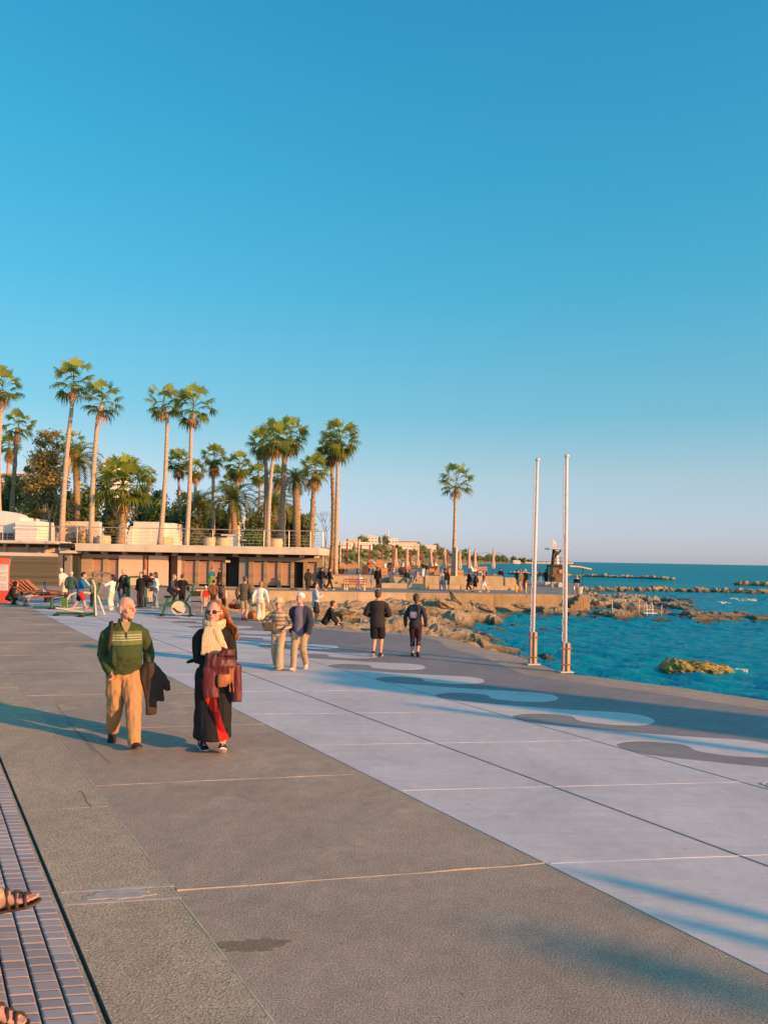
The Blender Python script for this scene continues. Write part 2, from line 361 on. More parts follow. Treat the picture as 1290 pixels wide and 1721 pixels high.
# ---------------------------------------------------------------- block paving on the left
m_block, N, L, b = nodes_of('paving_block')
tc = N.new('ShaderNodeTexCoord').outputs['Object']
at = N.new('ShaderNodeAttribute'); at.attribute_name = 'tone'
f = noise_n(N, L, tc, 55, 5, .7)
c = ramp(N, L, math_n(N, L, 'ADD', math_n(N, L, 'MULTIPLY', at.outputs['Fac'], .6), math_n(N, L, 'MULTIPLY', f, .45)), [(.2, (.33, .28, .285)), (.85, (.46, .395, .40))])
L.new(c, b.inputs['Base Color']); b.inputs['Roughness'].default_value = .85; bump_n(N, L, b, noise_n(N, L, tc, 170, 4, .7), .6, .006)
mb = MB(); tones = []
cb = Vector((math.cos(R(9)), math.sin(R(9)), 0)); ub = Vector((-.522, .853, 0)); pitch_n = .130; kk = 1/Vector((.853, .522, 0)).dot(cb)
for i in range(0, 15):
    n1 = .815-i*pitch_n; n0 = n1-pitch_n+.013; uo = rnd.random()*.1
    u = -3.0+uo
    while u < 13:
        ln = .098+rnd.uniform(-.004, .004); z = rnd.uniform(-.0012, .0012); tl = rnd.uniform(-.0015, .0015)
        p0 = nu(n0, u); a = [p0, p0+cb*((n1-n0)*kk), p0+cb*((n1-n0)*kk)+ub*(ln-.012), p0+ub*(ln-.012)]
        cen = sum(a, Vector())/4; e = .009
        top = [cen+(q-cen)*(1-e/((q-cen).length)) for q in a]
        vs = [Vector((q.x, q.y, -.05)) for q in a]+[Vector((q.x, q.y, z-.004)) for q in a]+[Vector((q.x, q.y, z+(tl if k < 2 else -tl))) for k, q in enumerate(top)]
        mb.add(vs, [(0, 1, 5, 4), (1, 2, 6, 5), (2, 3, 7, 6), (3, 0, 4, 7), (4, 5, 9, 8), (5, 6, 10, 9), (6, 7, 11, 10), (7, 4, 8, 11), (8, 9, 10, 11)])
        tones += [rnd.random()]*9; u += ln
ob = mb.build('block_paving', m_block); at_ = ob.data.attributes.new('tone', 'FLOAT', 'FACE'); at_.data.foreach_set('value', tones)
tag(ob, kind='structure')
mb = MB(); mb.prism([(p.x, p.y) for p in (nu(-1.2, -14), nu(.86, -14), nu(.86, 66), nu(-1.2, 66))], -1, -.03)
tag(mb.build('paving_bed', M('dirt_bed', (.10, .085, .075), .95, .3, 20, .6, 60)), kind='structure')
mb = MB(); mb.prism([(p.x, p.y) for p in (nu(-40, -14), nu(-1.2, -14), nu(-1.2, 66), nu(-40, 66))], -1, -.005)
tag(mb.build('ground', m_conc), kind='structure')
mb = MB(); a, b_ = nu(.79, -10), nu(.83, -10); mb.prism([(p.x, p.y) for p in (nu(.813, -10), nu(.836, -10), nu(.836, 30), nu(.813, 30))], -.05, -.006)
tag(mb.build('mortar_haunch', m_strip), kind='structure')
# ---------------------------------------------------------------- sea
m, N, L, b = nodes_of('sea_water')
tc = N.new('ShaderNodeTexCoord').outputs['Object']
sp = N.new('ShaderNodeSeparateXYZ'); L.new(tc, sp.inputs[0])
pat = noise_n(N, L, mapping(N, L, tc, (.35, 1, 1), (0, 0, R(-8))), .06, 5, .6)
c = ramp(N, L, pat, [(.35, (.000, .21, .26)), (.65, (.004, .33, .39))])
far = ramp(N, L, math_n(N, L, 'DIVIDE', sp.outputs[1], 900), [(.05, 0), (1, 1)])
c = mixc(N, L, far, c, (.000, .24, .30))
df = N.new('ShaderNodeBsdfDiffuse'); L.new(c, df.inputs[0]); gl = N.new('ShaderNodeBsdfGlossy'); gl.inputs[0].default_value = (.52, .82, .95, 1); gl.inputs['Roughness'].default_value = .10
ms = N.new('ShaderNodeMixShader'); lw = N.new('ShaderNodeLayerWeight'); lw.inputs[0].default_value = .12
L.new(math_n(N, L, 'MULTIPLY', math_n(N, L, 'MULTIPLY_ADD', lw.outputs[1], .80, .04), math_n(N, L, 'SUBTRACT', 1.0, math_n(N, L, 'MULTIPLY', ramp(N, L, math_n(N, L, 'DIVIDE', sp.outputs[1], 200), [(.2, 0), (.8, 1)]), .62))), ms.inputs[0]); L.new(df.outputs[0], ms.inputs[1]); L.new(gl.outputs[0], ms.inputs[2])
L.new(ms.outputs[0], N['Material Output'].inputs[0])
h1 = noise_n(N, L, mapping(N, L, tc, (.7, 1.5, 1), (0, 0, R(12))), 2.0, 9, .7, .5)
h2 = noise_n(N, L, mapping(N, L, tc, (.5, 1.2, 1), (0, 0, R(-9))), .28, 4, .6)
h = math_n(N, L, 'ADD', math_n(N, L, 'MULTIPLY', h1, 1), math_n(N, L, 'MULTIPLY', h2, 1.2))
bn_ = bump_n(N, L, b, h, .6, .22)
for x_ in (df, gl, lw): L.new(bn_, x_.inputs['Normal'])
rs_ = random.Random(2); WV = []
for k in range(34):
    lam = .45*(1.17**k if k < 16 else rs_.uniform(.9, 4.5)); an = R(250)+rs_.gauss(0, .62); WV.append((2*math.pi/lam*math.cos(an), 2*math.pi/lam*math.sin(an), rs_.uniform(0, 6.28), .021*lam**.8*rs_.uniform(.5, 1.2)))
def sea_z(X_, Y_):
    Z_ = np.zeros_like(X_)
    for kx, ky, ph, am in WV: w_ = np.sin(kx*X_+ky*Y_+ph); Z_ += am*(1-2*np.abs(w_)**1.3*.6-.3)
    return Z_*(.75+.5*np.sin(X_*.11+Y_*.07)*np.sin(Y_*.09-X_*.05))
xs = np.concatenate([np.arange(0, 34, .17), np.arange(34, 66, .4)]); ys = np.concatenate([np.arange(8, 34, .17), np.arange(34, 72, .26), np.arange(72, 130, .7)])
X, Y = np.meshgrid(xs, ys); edge = np.minimum(np.minimum((130-Y)/20, (66-X)/10), 1).clip(0, 1); Zs = SEA+sea_z(X, Y)*edge
nx = len(xs); me = bpy.data.meshes.new('sea'); nv = X.size
ii, jj = np.meshgrid(np.arange(nx-1), np.arange(len(ys)-1)); q0 = (jj*nx+ii).ravel(); quads = np.stack([q0, q0+1, q0+nx+1, q0+nx], 1)
qc = quads[:, 0]; kp = (X.ravel()[qc] > Y.ravel()[qc]*.5*.0-1)
far_v = []; fx = [-400, 0, 66, 300, 1500, 9000]; fy = [-300, 8, 130, 400, 1500, 12000]
vs = [tuple(t) for t in np.stack([X.ravel(), Y.ravel(), Zs.ravel()], 1)]+[(x, y, SEA-.02) for y in fy for x in fx]
fq = [(nv+j*6+i, nv+j*6+i+1, nv+(j+1)*6+i+1, nv+(j+1)*6+i) for j in range(5) for i in range(5) if not (i == 1 and j == 1)]
me.from_pydata(vs, [], [tuple(int(x) for x in q) for q in quads]+fq); me.materials.append(m); me.polygons.foreach_set('use_smooth', [True]*len(me.polygons)); me.update()
tag(mobj('sea', me), kind='structure')
# ---------------------------------------------------------------- rocky shore
m_rock, N, L, b = nodes_of('shore_rock')
tc = N.new('ShaderNodeTexCoord').outputs['Object']
f = noise_n(N, L, mapping(N, L, tc, (1, 1, 2.2)), .9, 8, .68); f2 = noise_n(N, L, mapping(N, L, tc, (1, 1, 1.8)), 5, 8, .75)
c = ramp(N, L, math_n(N, L, 'ADD', math_n(N, L, 'MULTIPLY', f, .6), math_n(N, L, 'MULTIPLY', f2, .4)), [(.28, (.10, .065, .025)), (.38, (.34, .23, .11)), (.48, (.54, .40, .24)), (.7, (.72, .58, .42))])
geo = N.new('ShaderNodeNewGeometry'); sp = N.new('ShaderNodeSeparateXYZ'); L.new(geo.outputs['Position'], sp.inputs[0])
wet = ramp(N, L, math_n(N, L, 'ADD', sp.outputs[2], math_n(N, L, 'MULTIPLY', f2, .35)), [(0, 1), (.01, 0)])
hz = math_n(N, L, 'ADD', sp.outputs[2], math_n(N, L, 'MULTIPLY', f2, .3))
wetf = N.new('ShaderNodeMapRange'); L.new(hz, wetf.inputs[0]); wetf.inputs[1].default_value = SEA+.18; wetf.inputs[2].default_value = SEA+.62; wetf.inputs[3].default_value = .85; wetf.inputs[4].default_value = 0
c = mixc(N, L, wetf.outputs[0], c, (.055, .05, .022))
L.new(c, b.inputs['Base Color']); b.inputs['Roughness'].default_value = .85
bump_n(N, L, b, math_n(N, L, 'ADD', f, f2), 1.0, .3)
ctrl = [(340, 1014, -.4), (400, 1030, -.5), (430, 1044, -.6), (470, 1049, -.5), (545, 1056, -.5), (600, 1062, -.45), (660, 1066, -.5), (720, 1070, -.7), (770, 1080, -1.05), (800, 1092, -1.45),
        (470, 1020, -.75), (545, 1030, -.8), (600, 1035, -.9), (650, 1040, -1.0), (700, 1045, -.8), (760, 1055, -.75), (790, 1065, -1.2), (820, 1062, -1.6), (830, 1085, -2.0), (760, 1030, -.6), (800, 1035, -.9),
        (700, 1015, -.7), (740, 1010, -.55), (800, 1016, -.85), (850, 1025, -1.1), (860, 1045, -2.0), (900, 1022, -1.0), (950, 1024, -1.0), (985, 1024, -1.0), (900, 1040, -1.9), (950, 1042, -1.9), (1000, 1043, -1.9), (1100, 1043, -1.9),
        (1010, 1012, -.95), (1010, 1028, -1.05), (1060, 1018, -1.05), (1060, 1029, -1.1), (1110, 1016, -1.15), (1110, 1029, -1.12), (1160, 1030, -1.2), (1180, 1031, -1.25), (1215, 1030, -1.55), (1200, 1018, -1.7), (1180, 1012, -1.6),
        (1010, 1000, -1.0), (1080, 1006, -1.1), (1150, 1010, -1.3), (1050, 996, -1.5), (1200, 1000, -2.2), (1300, 1000, -2.3), (1300, 1040, -2.3), (960, 1000, -1.0), (900, 1080, -2.5), (1000, 1080, -2.5), (1290, 1120, -2.5), (880, 1098, -2.3), (960, 1126, -2.4)]
CP = []
for px, py, z in ctrl:
    q = G(px, py, z); CP.append((q.x, q.y, z))
for x in (-14, -8, 0, 6, 12): CP.append((x, 58, -.75))
for px, py in ((1050, 1132), (1150, 1148), (1290, 1168), (1050, 1110), (1290, 1150), (1000, 1120), (910, 1105), (1290, 1080), (1150, 1100)):
    q = G(px, py, 0); CP.append((q.x, q.y, -2.9))
for x, y in ((12, 14), (18, 11), (25, 9), (20, 20), (20, 30), (30, 40), (38, 22)): CP.append((x, y, -2.9))
CA = np.array(CP)
def shore_h(X, Y):
    d2 = ((X[..., None]-CA[:, 0])**2)+((Y[..., None]-CA[:, 1])**2)*.8+.15
    wgt = d2**-1.9; return (wgt*CA[:, 2]).sum(-1)/wgt.sum(-1)
def rockn(x, y):
    a = noise.fractal(Vector((x*.33, y*.33, 3)), 1, 2, 5)
    r = 1-abs(noise.noise(Vector((x*.55, y*.4, 9))))*2.2; r2 = 1-abs(noise.noise(Vector((x*1.5, y*1.1, 4))))*2.4
    c_ = noise.cell(Vector((x*.8+a*.5, y*.6, 1)))
    h_ = a*.20+r*.12+r2*.09+(c_-.5)*.30+noise.noise(Vector((x*3.1, y*2.6, 2)))*.07-.22*max(0, .5-abs(noise.noise(Vector((x*.9+3, y*.8, 5))))*3.2); st_ = .17; t_ = h_/st_; return h_*.45+.55*st_*(math.floor(t_)+min(1, (t_-math.floor(t_))*3.0))
xs = np.arange(-15, 40, .18); ys = np.concatenate([np.arange(20, 58, .18), np.arange(58, 82, .4)])
X, Y = np.meshgrid(xs, ys); Z = shore_h(X, Y)
for j in range(len(ys)):
    for i in range(len(xs)):
        amp = max(.25, min(1, (Z[j, i]+1.75)*1.6)); Z[j, i] += rockn(xs[i], ys[j])*amp
        if xs[i] < -13 and ys[j] > 54: Z[j, i] = min(Z[j, i], -.5)
# stay under the promenade and the terrace
sh2 = [(p.x, p.y) for p in base]
def inside(px_, py_, poly):
    r_ = np.zeros(px_.shape, bool); n = len(poly)
    for i in range(n):
        x1, y1 = poly[i]; x2, y2 = poly[(i+1) % n]
        if y1 == y2: continue
        cnd = ((y1 > py_) != (y2 > py_)) & (px_ < (x2-x1)*(py_-y1)/(y2-y1)+x1); r_ ^= cnd
    return r_
terrace = [(-14.0, 53.2), (XZ(640, 54.2), 54.2), (XZ(990, 56), 56), (21, 86), (21, 96), (-14.0, 96)]
Z[inside(X, Y, sh2)] -= .9; Z[inside(X, Y, terrace)] -= 1.5
mb = MB(); nx = len(xs)
keep = np.ones(X.shape, bool)
vs = [(X[j, i], Y[j, i], Z[j, i]) for j in range(len(ys)) for i in range(nx)]
zmax = np.maximum(np.maximum(Z[:-1, :-1], Z[1:, :-1]), np.maximum(Z[:-1, 1:], Z[1:, 1:]))
mb.add(vs, [(j*nx+i, j*nx+i+1, (j+1)*nx+i+1, (j+1)*nx+i) for j in range(len(ys)-1) for i in range(nx-1) if zmax[j, i] > -1.75])
tag(mb.build('rocky_shore', m_rock, smooth=False), kind='structure')
rock_meshes = {}
def rock_mesh(seed, flat=.6, sub=3, sharp=1.0):
    k = (seed, flat, sub)
    if k in rock_meshes: return rock_meshes[k]
    bm = bmesh.new(); bmesh.ops.create_icosphere(bm, subdivisions=sub+1, radius=1); r_ = random.Random(seed)
    pl = [(Vector((r_.uniform(-1, 1), r_.uniform(-1, 1), r_.uniform(-.7, 1))).normalized(), r_.uniform(.5, .85)) for _ in range(11)]
    for v in bm.verts:
        for n_, d in pl:
            e = v.co.dot(n_)-d
            if e > 0: v.co -= n_*e*.9
        q = v.co.copy(); w_ = q+Vector((seed*7.1, 0, 0)); v.co *= 1+.16*noise.fractal(w_*1.6, 1, 2, 4)-.16*max(0, .55-abs(noise.noise(w_*2.1))*3.2)-.10*max(0, .5-abs(noise.noise(w_*5.1))*3)+.06*noise.noise(w_*9)+.05*(noise.cell(w_*2.6)-.5)
        v.co.z *= flat
    me = bpy.data.meshes.new('boulder'); bm.to_mesh(me); bm.free(); me.materials.append(m_rock); rock_meshes[k] = me; return me
def rock(name, loc, s, rot, seed, label, group=None, flat=.6, sub=3, cat='rock'):
    o = mobj(name, rock_mesh(seed, flat, sub)); o.location = loc; o.scale = s; o.rotation_euler = rot
    return tag(o, label, cat, group)
V3 = lambda *a: Vector(a)
# big tilted slabs in the cove
for px, py, d, s, rot, lb in ((747, 1012, 51, (1.45, .8, .75), (.25, .55, .4), 'large pale tilted block leaning against another below the terrace wall'),
                              (768, 1006, 52, (1.5, .6, .55), (.1, .75, -.3), 'long rock slab tipped steeply towards the sea below the terrace wall'),
                              (833, 1032, 49, (1.9, .9, .5), (0, .18, .15), 'broad flat rock ledge with a dark undercut at the waterline'),
                              (722, 1023, 47, (1.3, .8, .6), (0, .05, .2), 'squarish tan boulder left of the tilted slab'),
                              (775, 1050, 42, (1.5, .8, .45), (0, .1, -.2), 'long rounded ledge rock stepping down to the cove water'),
                              (640, 1040, 40, (2.2, .9, .55), (0, 0, .1), 'long shaded grey rock face behind the man in black shorts'),
                              (580, 1026, 42, (1.2, .7, .4), (0, 0, -.3), 'low brown boulder behind the seated man in black'),
                              (880, 1014, 53, (1.5, .8, .5), (.1, 0, .3), 'brown rounded boulder under the terrace wall left of the left pole'),
                              (815, 1018, 50, (1.1, .7, .6), (.2, .3, .6), 'dark cracked boulder in the middle of the cove bank'),
                              (690, 1052, 37, (1.2, .6, .4), (0, 0, 0), 'low dark boulder beside the walking woman in black')):
    q = AT(px, py, d); rock('boulder', q-V3(0, 0, .12), tuple(x*.78 for x in s), rot, rnd.randrange(99), lb)
for px, py, w_, h_, lb in ((785, 1079, 34, 18, 'mossy green rock at the foot of the promenade edge'), (815, 1082, 26, 9, 'small flat tan rock awash by the promenade edge'),
                           (832, 1060, 30, 9, 'low rounded rock in the cove water'), (872, 1052, 34, 6, 'thin flat reef rock breaking the cove surface'),
                           (911, 1058, 20, 5, 'small flat rock just right of the left pole'), (935, 1058, 16, 5, 'tiny reef rock just left of the right pole'),
                           (861, 1098, 14, 6, 'tiny dark rock in the water near the left pole base'), (838, 1088, 20, 6, 'tan flat rock beside the promenade in the water')):
    q = G(px, py, SEA); pm = FP/q.y; rock('sea_rock', q, (w_/pm*.62, .5, h_/pm*1.2), (0, 0, rnd.uniform(-.2, .2)), rnd.randrange(99), lb, flat=.6)
q = G(1171, 1129, SEA); pm = FP/q.y
o = empty('sea_rock', q, -.05, 'large yellow green rock standing alone in the sea right of the poles', 'rock')
def long_rock():
    bm = bmesh.new(); bmesh.ops.create_icosphere(bm, subdivisions=5, radius=1)
    for v in bm.verts:
        x, y, z = v.co
        prof = .30+.13*math.exp(-((x+.62)/.3)**2)+.06*math.exp(-((x-.8)/.16)**2)
        p = Vector((x*1.02, y*.42, z*prof))
        w_ = Vector((x*3, y*1.6, z*1.6))
        k = 1+.2*noise.fractal(w_, 1, 2, 5)+.16*(1-abs(noise.noise(w_*1.7))*2)+.05*noise.noise(w_*7)
        k += .12*(noise.cell(w_*1.7)-.5)-.16*max(0, .5-abs(noise.noise(w_*2.3))*3)
        v.co = Vector((p.x*(1+.05*noise.noise(w_)), p.y*k, p.z*k*.85+(.10*x*x if x < 0 else -.04*x)))
    me = bpy.data.meshes.new('rock'); bm.to_mesh(me); bm.free(); return me
m_moss = M('mossy_rock', (.27, .22, .075), .85, .6, 4.0, .9, 9, .08)
me = long_rock(); me.materials.append(m_moss); ob = mobj('rock_body', me, o); s = 124/2/pm; ob.scale = (s, s, s*.95); ob.location = (0, 0, .02)
# breakwaters: single boulders
def breakwater(pts, n, size, label, group, rows=2, zz=SEA):
    P = [G(px, py, zz) for px, py in pts]; Ls = [0]
    for a, b_ in zip(P[:-1], P[1:]): Ls.append(Ls[-1]+(b_-a).length)
    for k in range(n):
        t = (k+rnd.uniform(-.35, .35))/n*Ls[-1]; t = min(max(t, 0), Ls[-1]-.01); i = max(j for j in range(len(P)-1) if Ls[j] <= t)
        p = P[i].lerp(P[i+1], (t-Ls[i])/(Ls[i+1]-Ls[i])); s = size*rnd.uniform(.7, 1.3)
        p = p+Vector((0, rnd.uniform(-.6, .8)*size*(rows-1), s*.25*rnd.uniform(.2, 1.6)))
        rock('breakwater_boulder', p, (s*rnd.uniform(.9, 1.3), s*.9, s), (rnd.uniform(-.3, .3), rnd.uniform(-.3, .3), rnd.uniform(0, 6)), rnd.randrange(8), label, group, flat=.75, sub=2)
breakwater([(985, 994), (1100, 993.5), (1200, 995.5), (1292, 998)],  84, .58, 'tan boulder in the nearer breakwater line right of the terrace', 'boulders of the nearer breakwater')
breakwater([(855, 964.5), (925, 968), (985, 969), (1060, 971.5), (1135, 974.5)],  88, .74, 'brown boulder in the farther breakwater line behind the lifeguard tower', 'boulders of the farther breakwater')
breakwater([(1237, 983), (1295, 984.5)], 22, .75, 'dark boulder in the short breakwater at the right edge', 'boulders of the short breakwater')
m_foam = M('sea_foam', (.42, .52, .55), .8, .25, 6)
mb = MB()
for px, py, rx, ry, sd_ in ((1241, 1128, .22, .10, 3), (1255, 1009, 1.6, .7, 4), (1240, 1007, 1.0, .5, 9), (1215, 1013, .6, .3, 5), (1185, 1034, .7, .2, 7)):
    for k in range(7):
        q = G(px+rnd.uniform(-11, 11), py+rnd.uniform(-1.5, 1.5), SEA); mb.prism(blob(q, rx*.35*rnd.uniform(.3, 1), ry*.22*rnd.uniform(.3, 1), rnd.uniform(-.2, .2), 24, .8, sd_*10+k), SEA-.1, SEA+.07)
tag(mb.build('sea_foam', m_foam), kind='stuff', label='white foam patches breaking over the reef')
# ---------------------------------------------------------------- terrace beyond the cove
m_ycon = M('yellow_concrete', (.52, .41, .255), .85, .16, 1.6, .35, 30, .01, stain=.25)
m_dcon = M('stained_wall_concrete', (.36, .265, .155), .85, .2, 1.2, .4, 25, .01, stain=.7)
m_deck = M('terrace_paving', (.30, .265, .24), .85, .12, 1.5, .2, 40)
T = terrace
mb = MB(); mb.prism([(x, y+.12 if k < 3 else y) for k, (x, y) in enumerate(T)], -2.6, -.002)
tag(mb.build('terrace', m_deck), kind='structure')
ter = empty('terrace_wall', (0, 54, -1), 0, 'long low yellow concrete retaining wall along the terrace above the cove rocks', 'wall')
def wall_seg(name, a, b_, z0, z1, th, m, parent, off=Vector((0, 0, 0))):
    a = Vector((*a, 0))-off; b_ = Vector((*b_, 0))-off; t = b_-a; c = (a+b_)/2
    return MB().box((c.x, c.y, (z0+z1)/2-off.z), (t.length-.01, th, z1-z0), math.atan2(t.y, t.x), .015).build(name, m, parent)
off = Vector((0, 54, -1))
cuts = [(330, 53.2), (452, 53.4), (600, 53.9), (682, 54.4)]
for (p0, d0), (p1, d1) in zip(cuts[:-1], cuts[1:]): wall_seg('wall_panel', (XZ(p0, d0), d0), (XZ(p1, d1), d1), -1.6, .0, .3, m_ycon, ter, off)
cuts = [(682, 54.4), (726, 54.6), (830, 55.1), (900, 55.5), (951, 55.8)]
for (p0, d0), (p1, d1) in zip(cuts[:-1], cuts[1:]): wall_seg('wall_panel', (XZ(p0, d0), d0), (XZ(p1, d1), d1), -1.9, .0, .3, m_dcon, ter, off)
wall_seg('wall_panel', (XZ(972, 55.9), 55.9), (XZ(990, 56), 56), -1.9, 0, .3, m_dcon, ter, off)
st = empty('stairs', (XZ(961, 55.2), 55.2, -1.3), 0, 'short concrete stairs from the terrace corner down to the rocks', 'stairs')
for k in range(5): MB().box((.13*k, .3, -.02+.26*k), (1.3-.26*k, 1.1, .26), 0, .01).build('step', m_dcon, st)
MB().tube([(.75, -.2, 0), (.75, -.2, 1.1), (.2, -.2, 1.6)], .02).build('handrail', M('rusty_rail', (.22, .13, .08), .7, .3), st)
def seat_wall(px0, px1, d, zt, th=.55, z0=0.0, label='', grp='seat walls of the terrace', m=None):
    a, b_ = XZ(px0, d), XZ(px1, d); o = empty('seat_wall', ((a+b_)/2, d, z0), 0, label, 'seat wall', grp)
    MB().box((0, 0, (zt-z0)/2), (b_-a-.03, th, zt-z0), 0, .03).build('wall_block', m or m_ycon, o)
    return o
seat_wall(548, 626, 61.7, 0.29, .5, label='long low yellow seat wall behind the red bench')
seat_wall(640, 717, 61.3, 0.43, .6, label='lower yellow seat block under the two seated people')
seat_wall(719, 752, 61.5, 0.38, .6, label='low yellow seat block left of the walking couple')
seat_wall(753, 772, 61.6, 0.38, .6, label='short low yellow seat block below the lone palm')
seat_wall(773, 815, 61.7, 0.36, .6, label='low yellow seat block behind the three walkers')
seat_wall(816, 876, 61.8, 0.34, .6, label='low yellow seat block left of the yellow posts')
seat_wall(545, 640, 62.9, 0.89, .5, label='upper yellow seat wall behind the standing man in black')
seat_wall(653, 722, 62.7, 0.91, .5, label='upper yellow seat wall below the row of orange benches')
seat_wall(713, 737, 62.6, 1.04, .5, label='upper yellow block left of the walking couple')
seat_wall(754, 783, 62.8, 1.06, .5, label='upper yellow block at the foot of the lone palm')
seat_wall(800, 844, 63.0, 1.08, .5, label='upper yellow block at the right end of the upper terrace')
seat_wall(847, 866, 70.0, 0.85, .5, label='pale yellow block beyond the right end of the upper terrace')
mb = MB(); mb.prism([(XZ(545, 63), 63), (XZ(844, 63.2), 63.2), (XZ(842, 80), 80), (XZ(560, 100), 100), (-9, 100), (-6, 64)], -.3, 1.0)
tag(mb.build('upper_terrace', m_deck), kind='structure')
# ---------------------------------------------------------------- changing cabins under the roof deck
DB = 57.0
def ZP(px, py, d): return HC-(py-yh(px))*d/FP
m_brd = boards('tan_boards', (.36, .285, .19), .17); m_brd2 = boards('brown_boards', (.28, .215, .145), .20)
m_door = boards('door_slats', (.46, .29, .215), .085, gap=.25, var=.12); m_frame = M('door_frame', (.42, .27, .17), .7, .15)
m_cream = M('cream_render', (.72, .60, .47), .85, .06, 1.2, .15, 40, stain=.12); m_orange = M('apricot_render', (.66, .52, .39), .85, .06, 1.0, .1, 40)
m_slab = M('pale_concrete', (.60, .55, .46), .85, .10, .8, .2, 30, stain=.25)
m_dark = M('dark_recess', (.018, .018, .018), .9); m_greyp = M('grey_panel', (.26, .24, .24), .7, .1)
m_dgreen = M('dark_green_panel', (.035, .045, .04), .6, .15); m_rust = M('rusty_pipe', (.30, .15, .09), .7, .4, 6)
m_white = M('whitewash', (.76, .72, .68), .85, .05, 1.0, .15, 30, stain=.08)
m_rail = M('rail_steel', (.55, .50, .46), .4, .06, metal=.55); m_glass = M('window_glass', (.03, .05, .06), .1, .1, spec=.6)
cab = empty('changing_cabins', (XZ(334, DB), DB, 0), 0, 'long row of brown boarded changing cabins with pink doors under a roof deck', 'cabins')
cx0 = XZ(334, DB)
def lx(px): return XZ(px, DB)-cx0
def door_wall(p0, p1, doors, mw, zt=2.3, opened=()):
    cur = p0; mb = MB()
    for a, b_ in doors+[(p1, p1)]:
        if a-cur > .3: mb.box(((lx(cur)+lx(a))/2, .12, zt/2), (lx(a)-lx(cur), .24, zt), 0, .01)
        cur = b_
    for a, b_ in doors: mb.box(((lx(a)+lx(b_))/2, .12, (zt+2.02)/2), (lx(b_)-lx(a), .236, zt-2.02))
    mb.build('boarded_wall', mw, cab)
    for k, (a, b_) in enumerate(doors):
        c = (lx(a)+lx(b_))/2; w_ = lx(b_)-lx(a)
        MB().box((c, .6, 1.0), (w_+.1, .5, 2.1)).build('dark_backing', m_dark, cab)  # near-black block paints the shade inside the cabin
        if (a, b_) in opened: continue
        d = MB().box((c, .16, 1.08), (w_-.14, .04, 1.6), 0, .005).build('door', m_door, cab)
        f = MB(); f.box((c-w_/2+.035, .13, 1.08), (.07, .1, 1.68)); f.box((c+w_/2-.035, .13, 1.08), (.07, .1, 1.68)); f.box((c, .13, 1.90), (w_-.142, .1, .06)); f.box((c, .13, .27), (w_-.142, .1, .05))
        f.build('door_frame', m_frame, d)
        MB().cyl((c-w_*.36, .13, 1.05), (c-w_*.36, .09, 1.05), .025).build('knob', m_rail, d)
door_wall(127, 199, [(154.5, 172), (181, 198)], m_brd)
door_wall(304, 378, [(310, 327), (333, 350), (356.5, 373)], m_brd2)
door_wall(417, 541, [(425.5, 442), (448.5, 465), (471.5, 487.5), (493, 508.5), (516, 531)], m_brd2, opened=((493, 508.5),))
mb = MB(); mb.box(((lx(199)+lx(239))/2, .10, 1.15), (lx(239)-lx(199), .3, 2.3)); mb.box(((lx(249)+lx(281))/2, .10, 1.15), (lx(281)-lx(249), .3, 2.3)); mb.box(((lx(298)+lx(304))/2, .08, 1.15), (lx(304)-lx(298), .3, 2.3))
mb.build('rendered_wall', m_orange, cab)
mb = MB(); mb.box(((lx(281)+lx(298))/2, .9, 1.15), (lx(298)-lx(281), .1, 2.3)); mb.build('recess_wall', M('pink_render', (.42, .27, .19), .85, .12), cab); MB().box(((lx(239)+lx(249))/2, .8, 1.15), (lx(249)-lx(239), .1, 2.3)).build('recess_wall', M('pink_render', (.42, .27, .19), .85, .12), cab)
MB().cyl((lx(243.5), .05, 0), (lx(243.5), .05, 2.3), .17, .15, 12).build('pillar', m_rust, cab)
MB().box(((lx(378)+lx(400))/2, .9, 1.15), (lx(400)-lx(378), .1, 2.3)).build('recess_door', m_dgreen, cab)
MB().box(((lx(400)+lx(417))/2, .5, 1.15), (lx(417)-lx(400), .6, 2.3)).build('side_panel', m_greyp, cab)
MB().box((lx(382), -.1, 1.98), (.36, .1, .2), 0, .02).build('wall_lamp', M('lamp_cover', (.75, .66, .35), .4, .03), cab)
mb = MB()
for px in (140, 170, 205, 262, 290, 330, 352, 393, 432, 470, 505, 530): mb.box((lx(px), .5, 2.42), (.35, .5, .26))
mb.build('roof_stub', m_slab, cab)
MB().box(((lx(127)+lx(538))/2, 1.0, 2.40), (lx(538)-lx(127), .5, .22)).build('roof_shade', M('roof_shade_brown', (.12, .09, .06), .8, .3, 3), cab)  # brown strip paints the shade under the roof slab
MB().box(((lx(124)+lx(541))/2, .9, 2.305), (lx(541)-lx(124)-.1, 1.9, .03)).build('ceiling', m_brd2, cab)
rf = MB(); rf.box(((lx(129)+lx(538))/2, 4.6, 2.82), (lx(538)-lx(129), 12, .55), 0, .02); rf.build('roof_slab', m_slab, cab)
MB().box(((lx(127)+lx(541))/2, .9, .03), (lx(541)-lx(127), 3.6, .12), 0, .01).build('plinth', m_deck, cab)
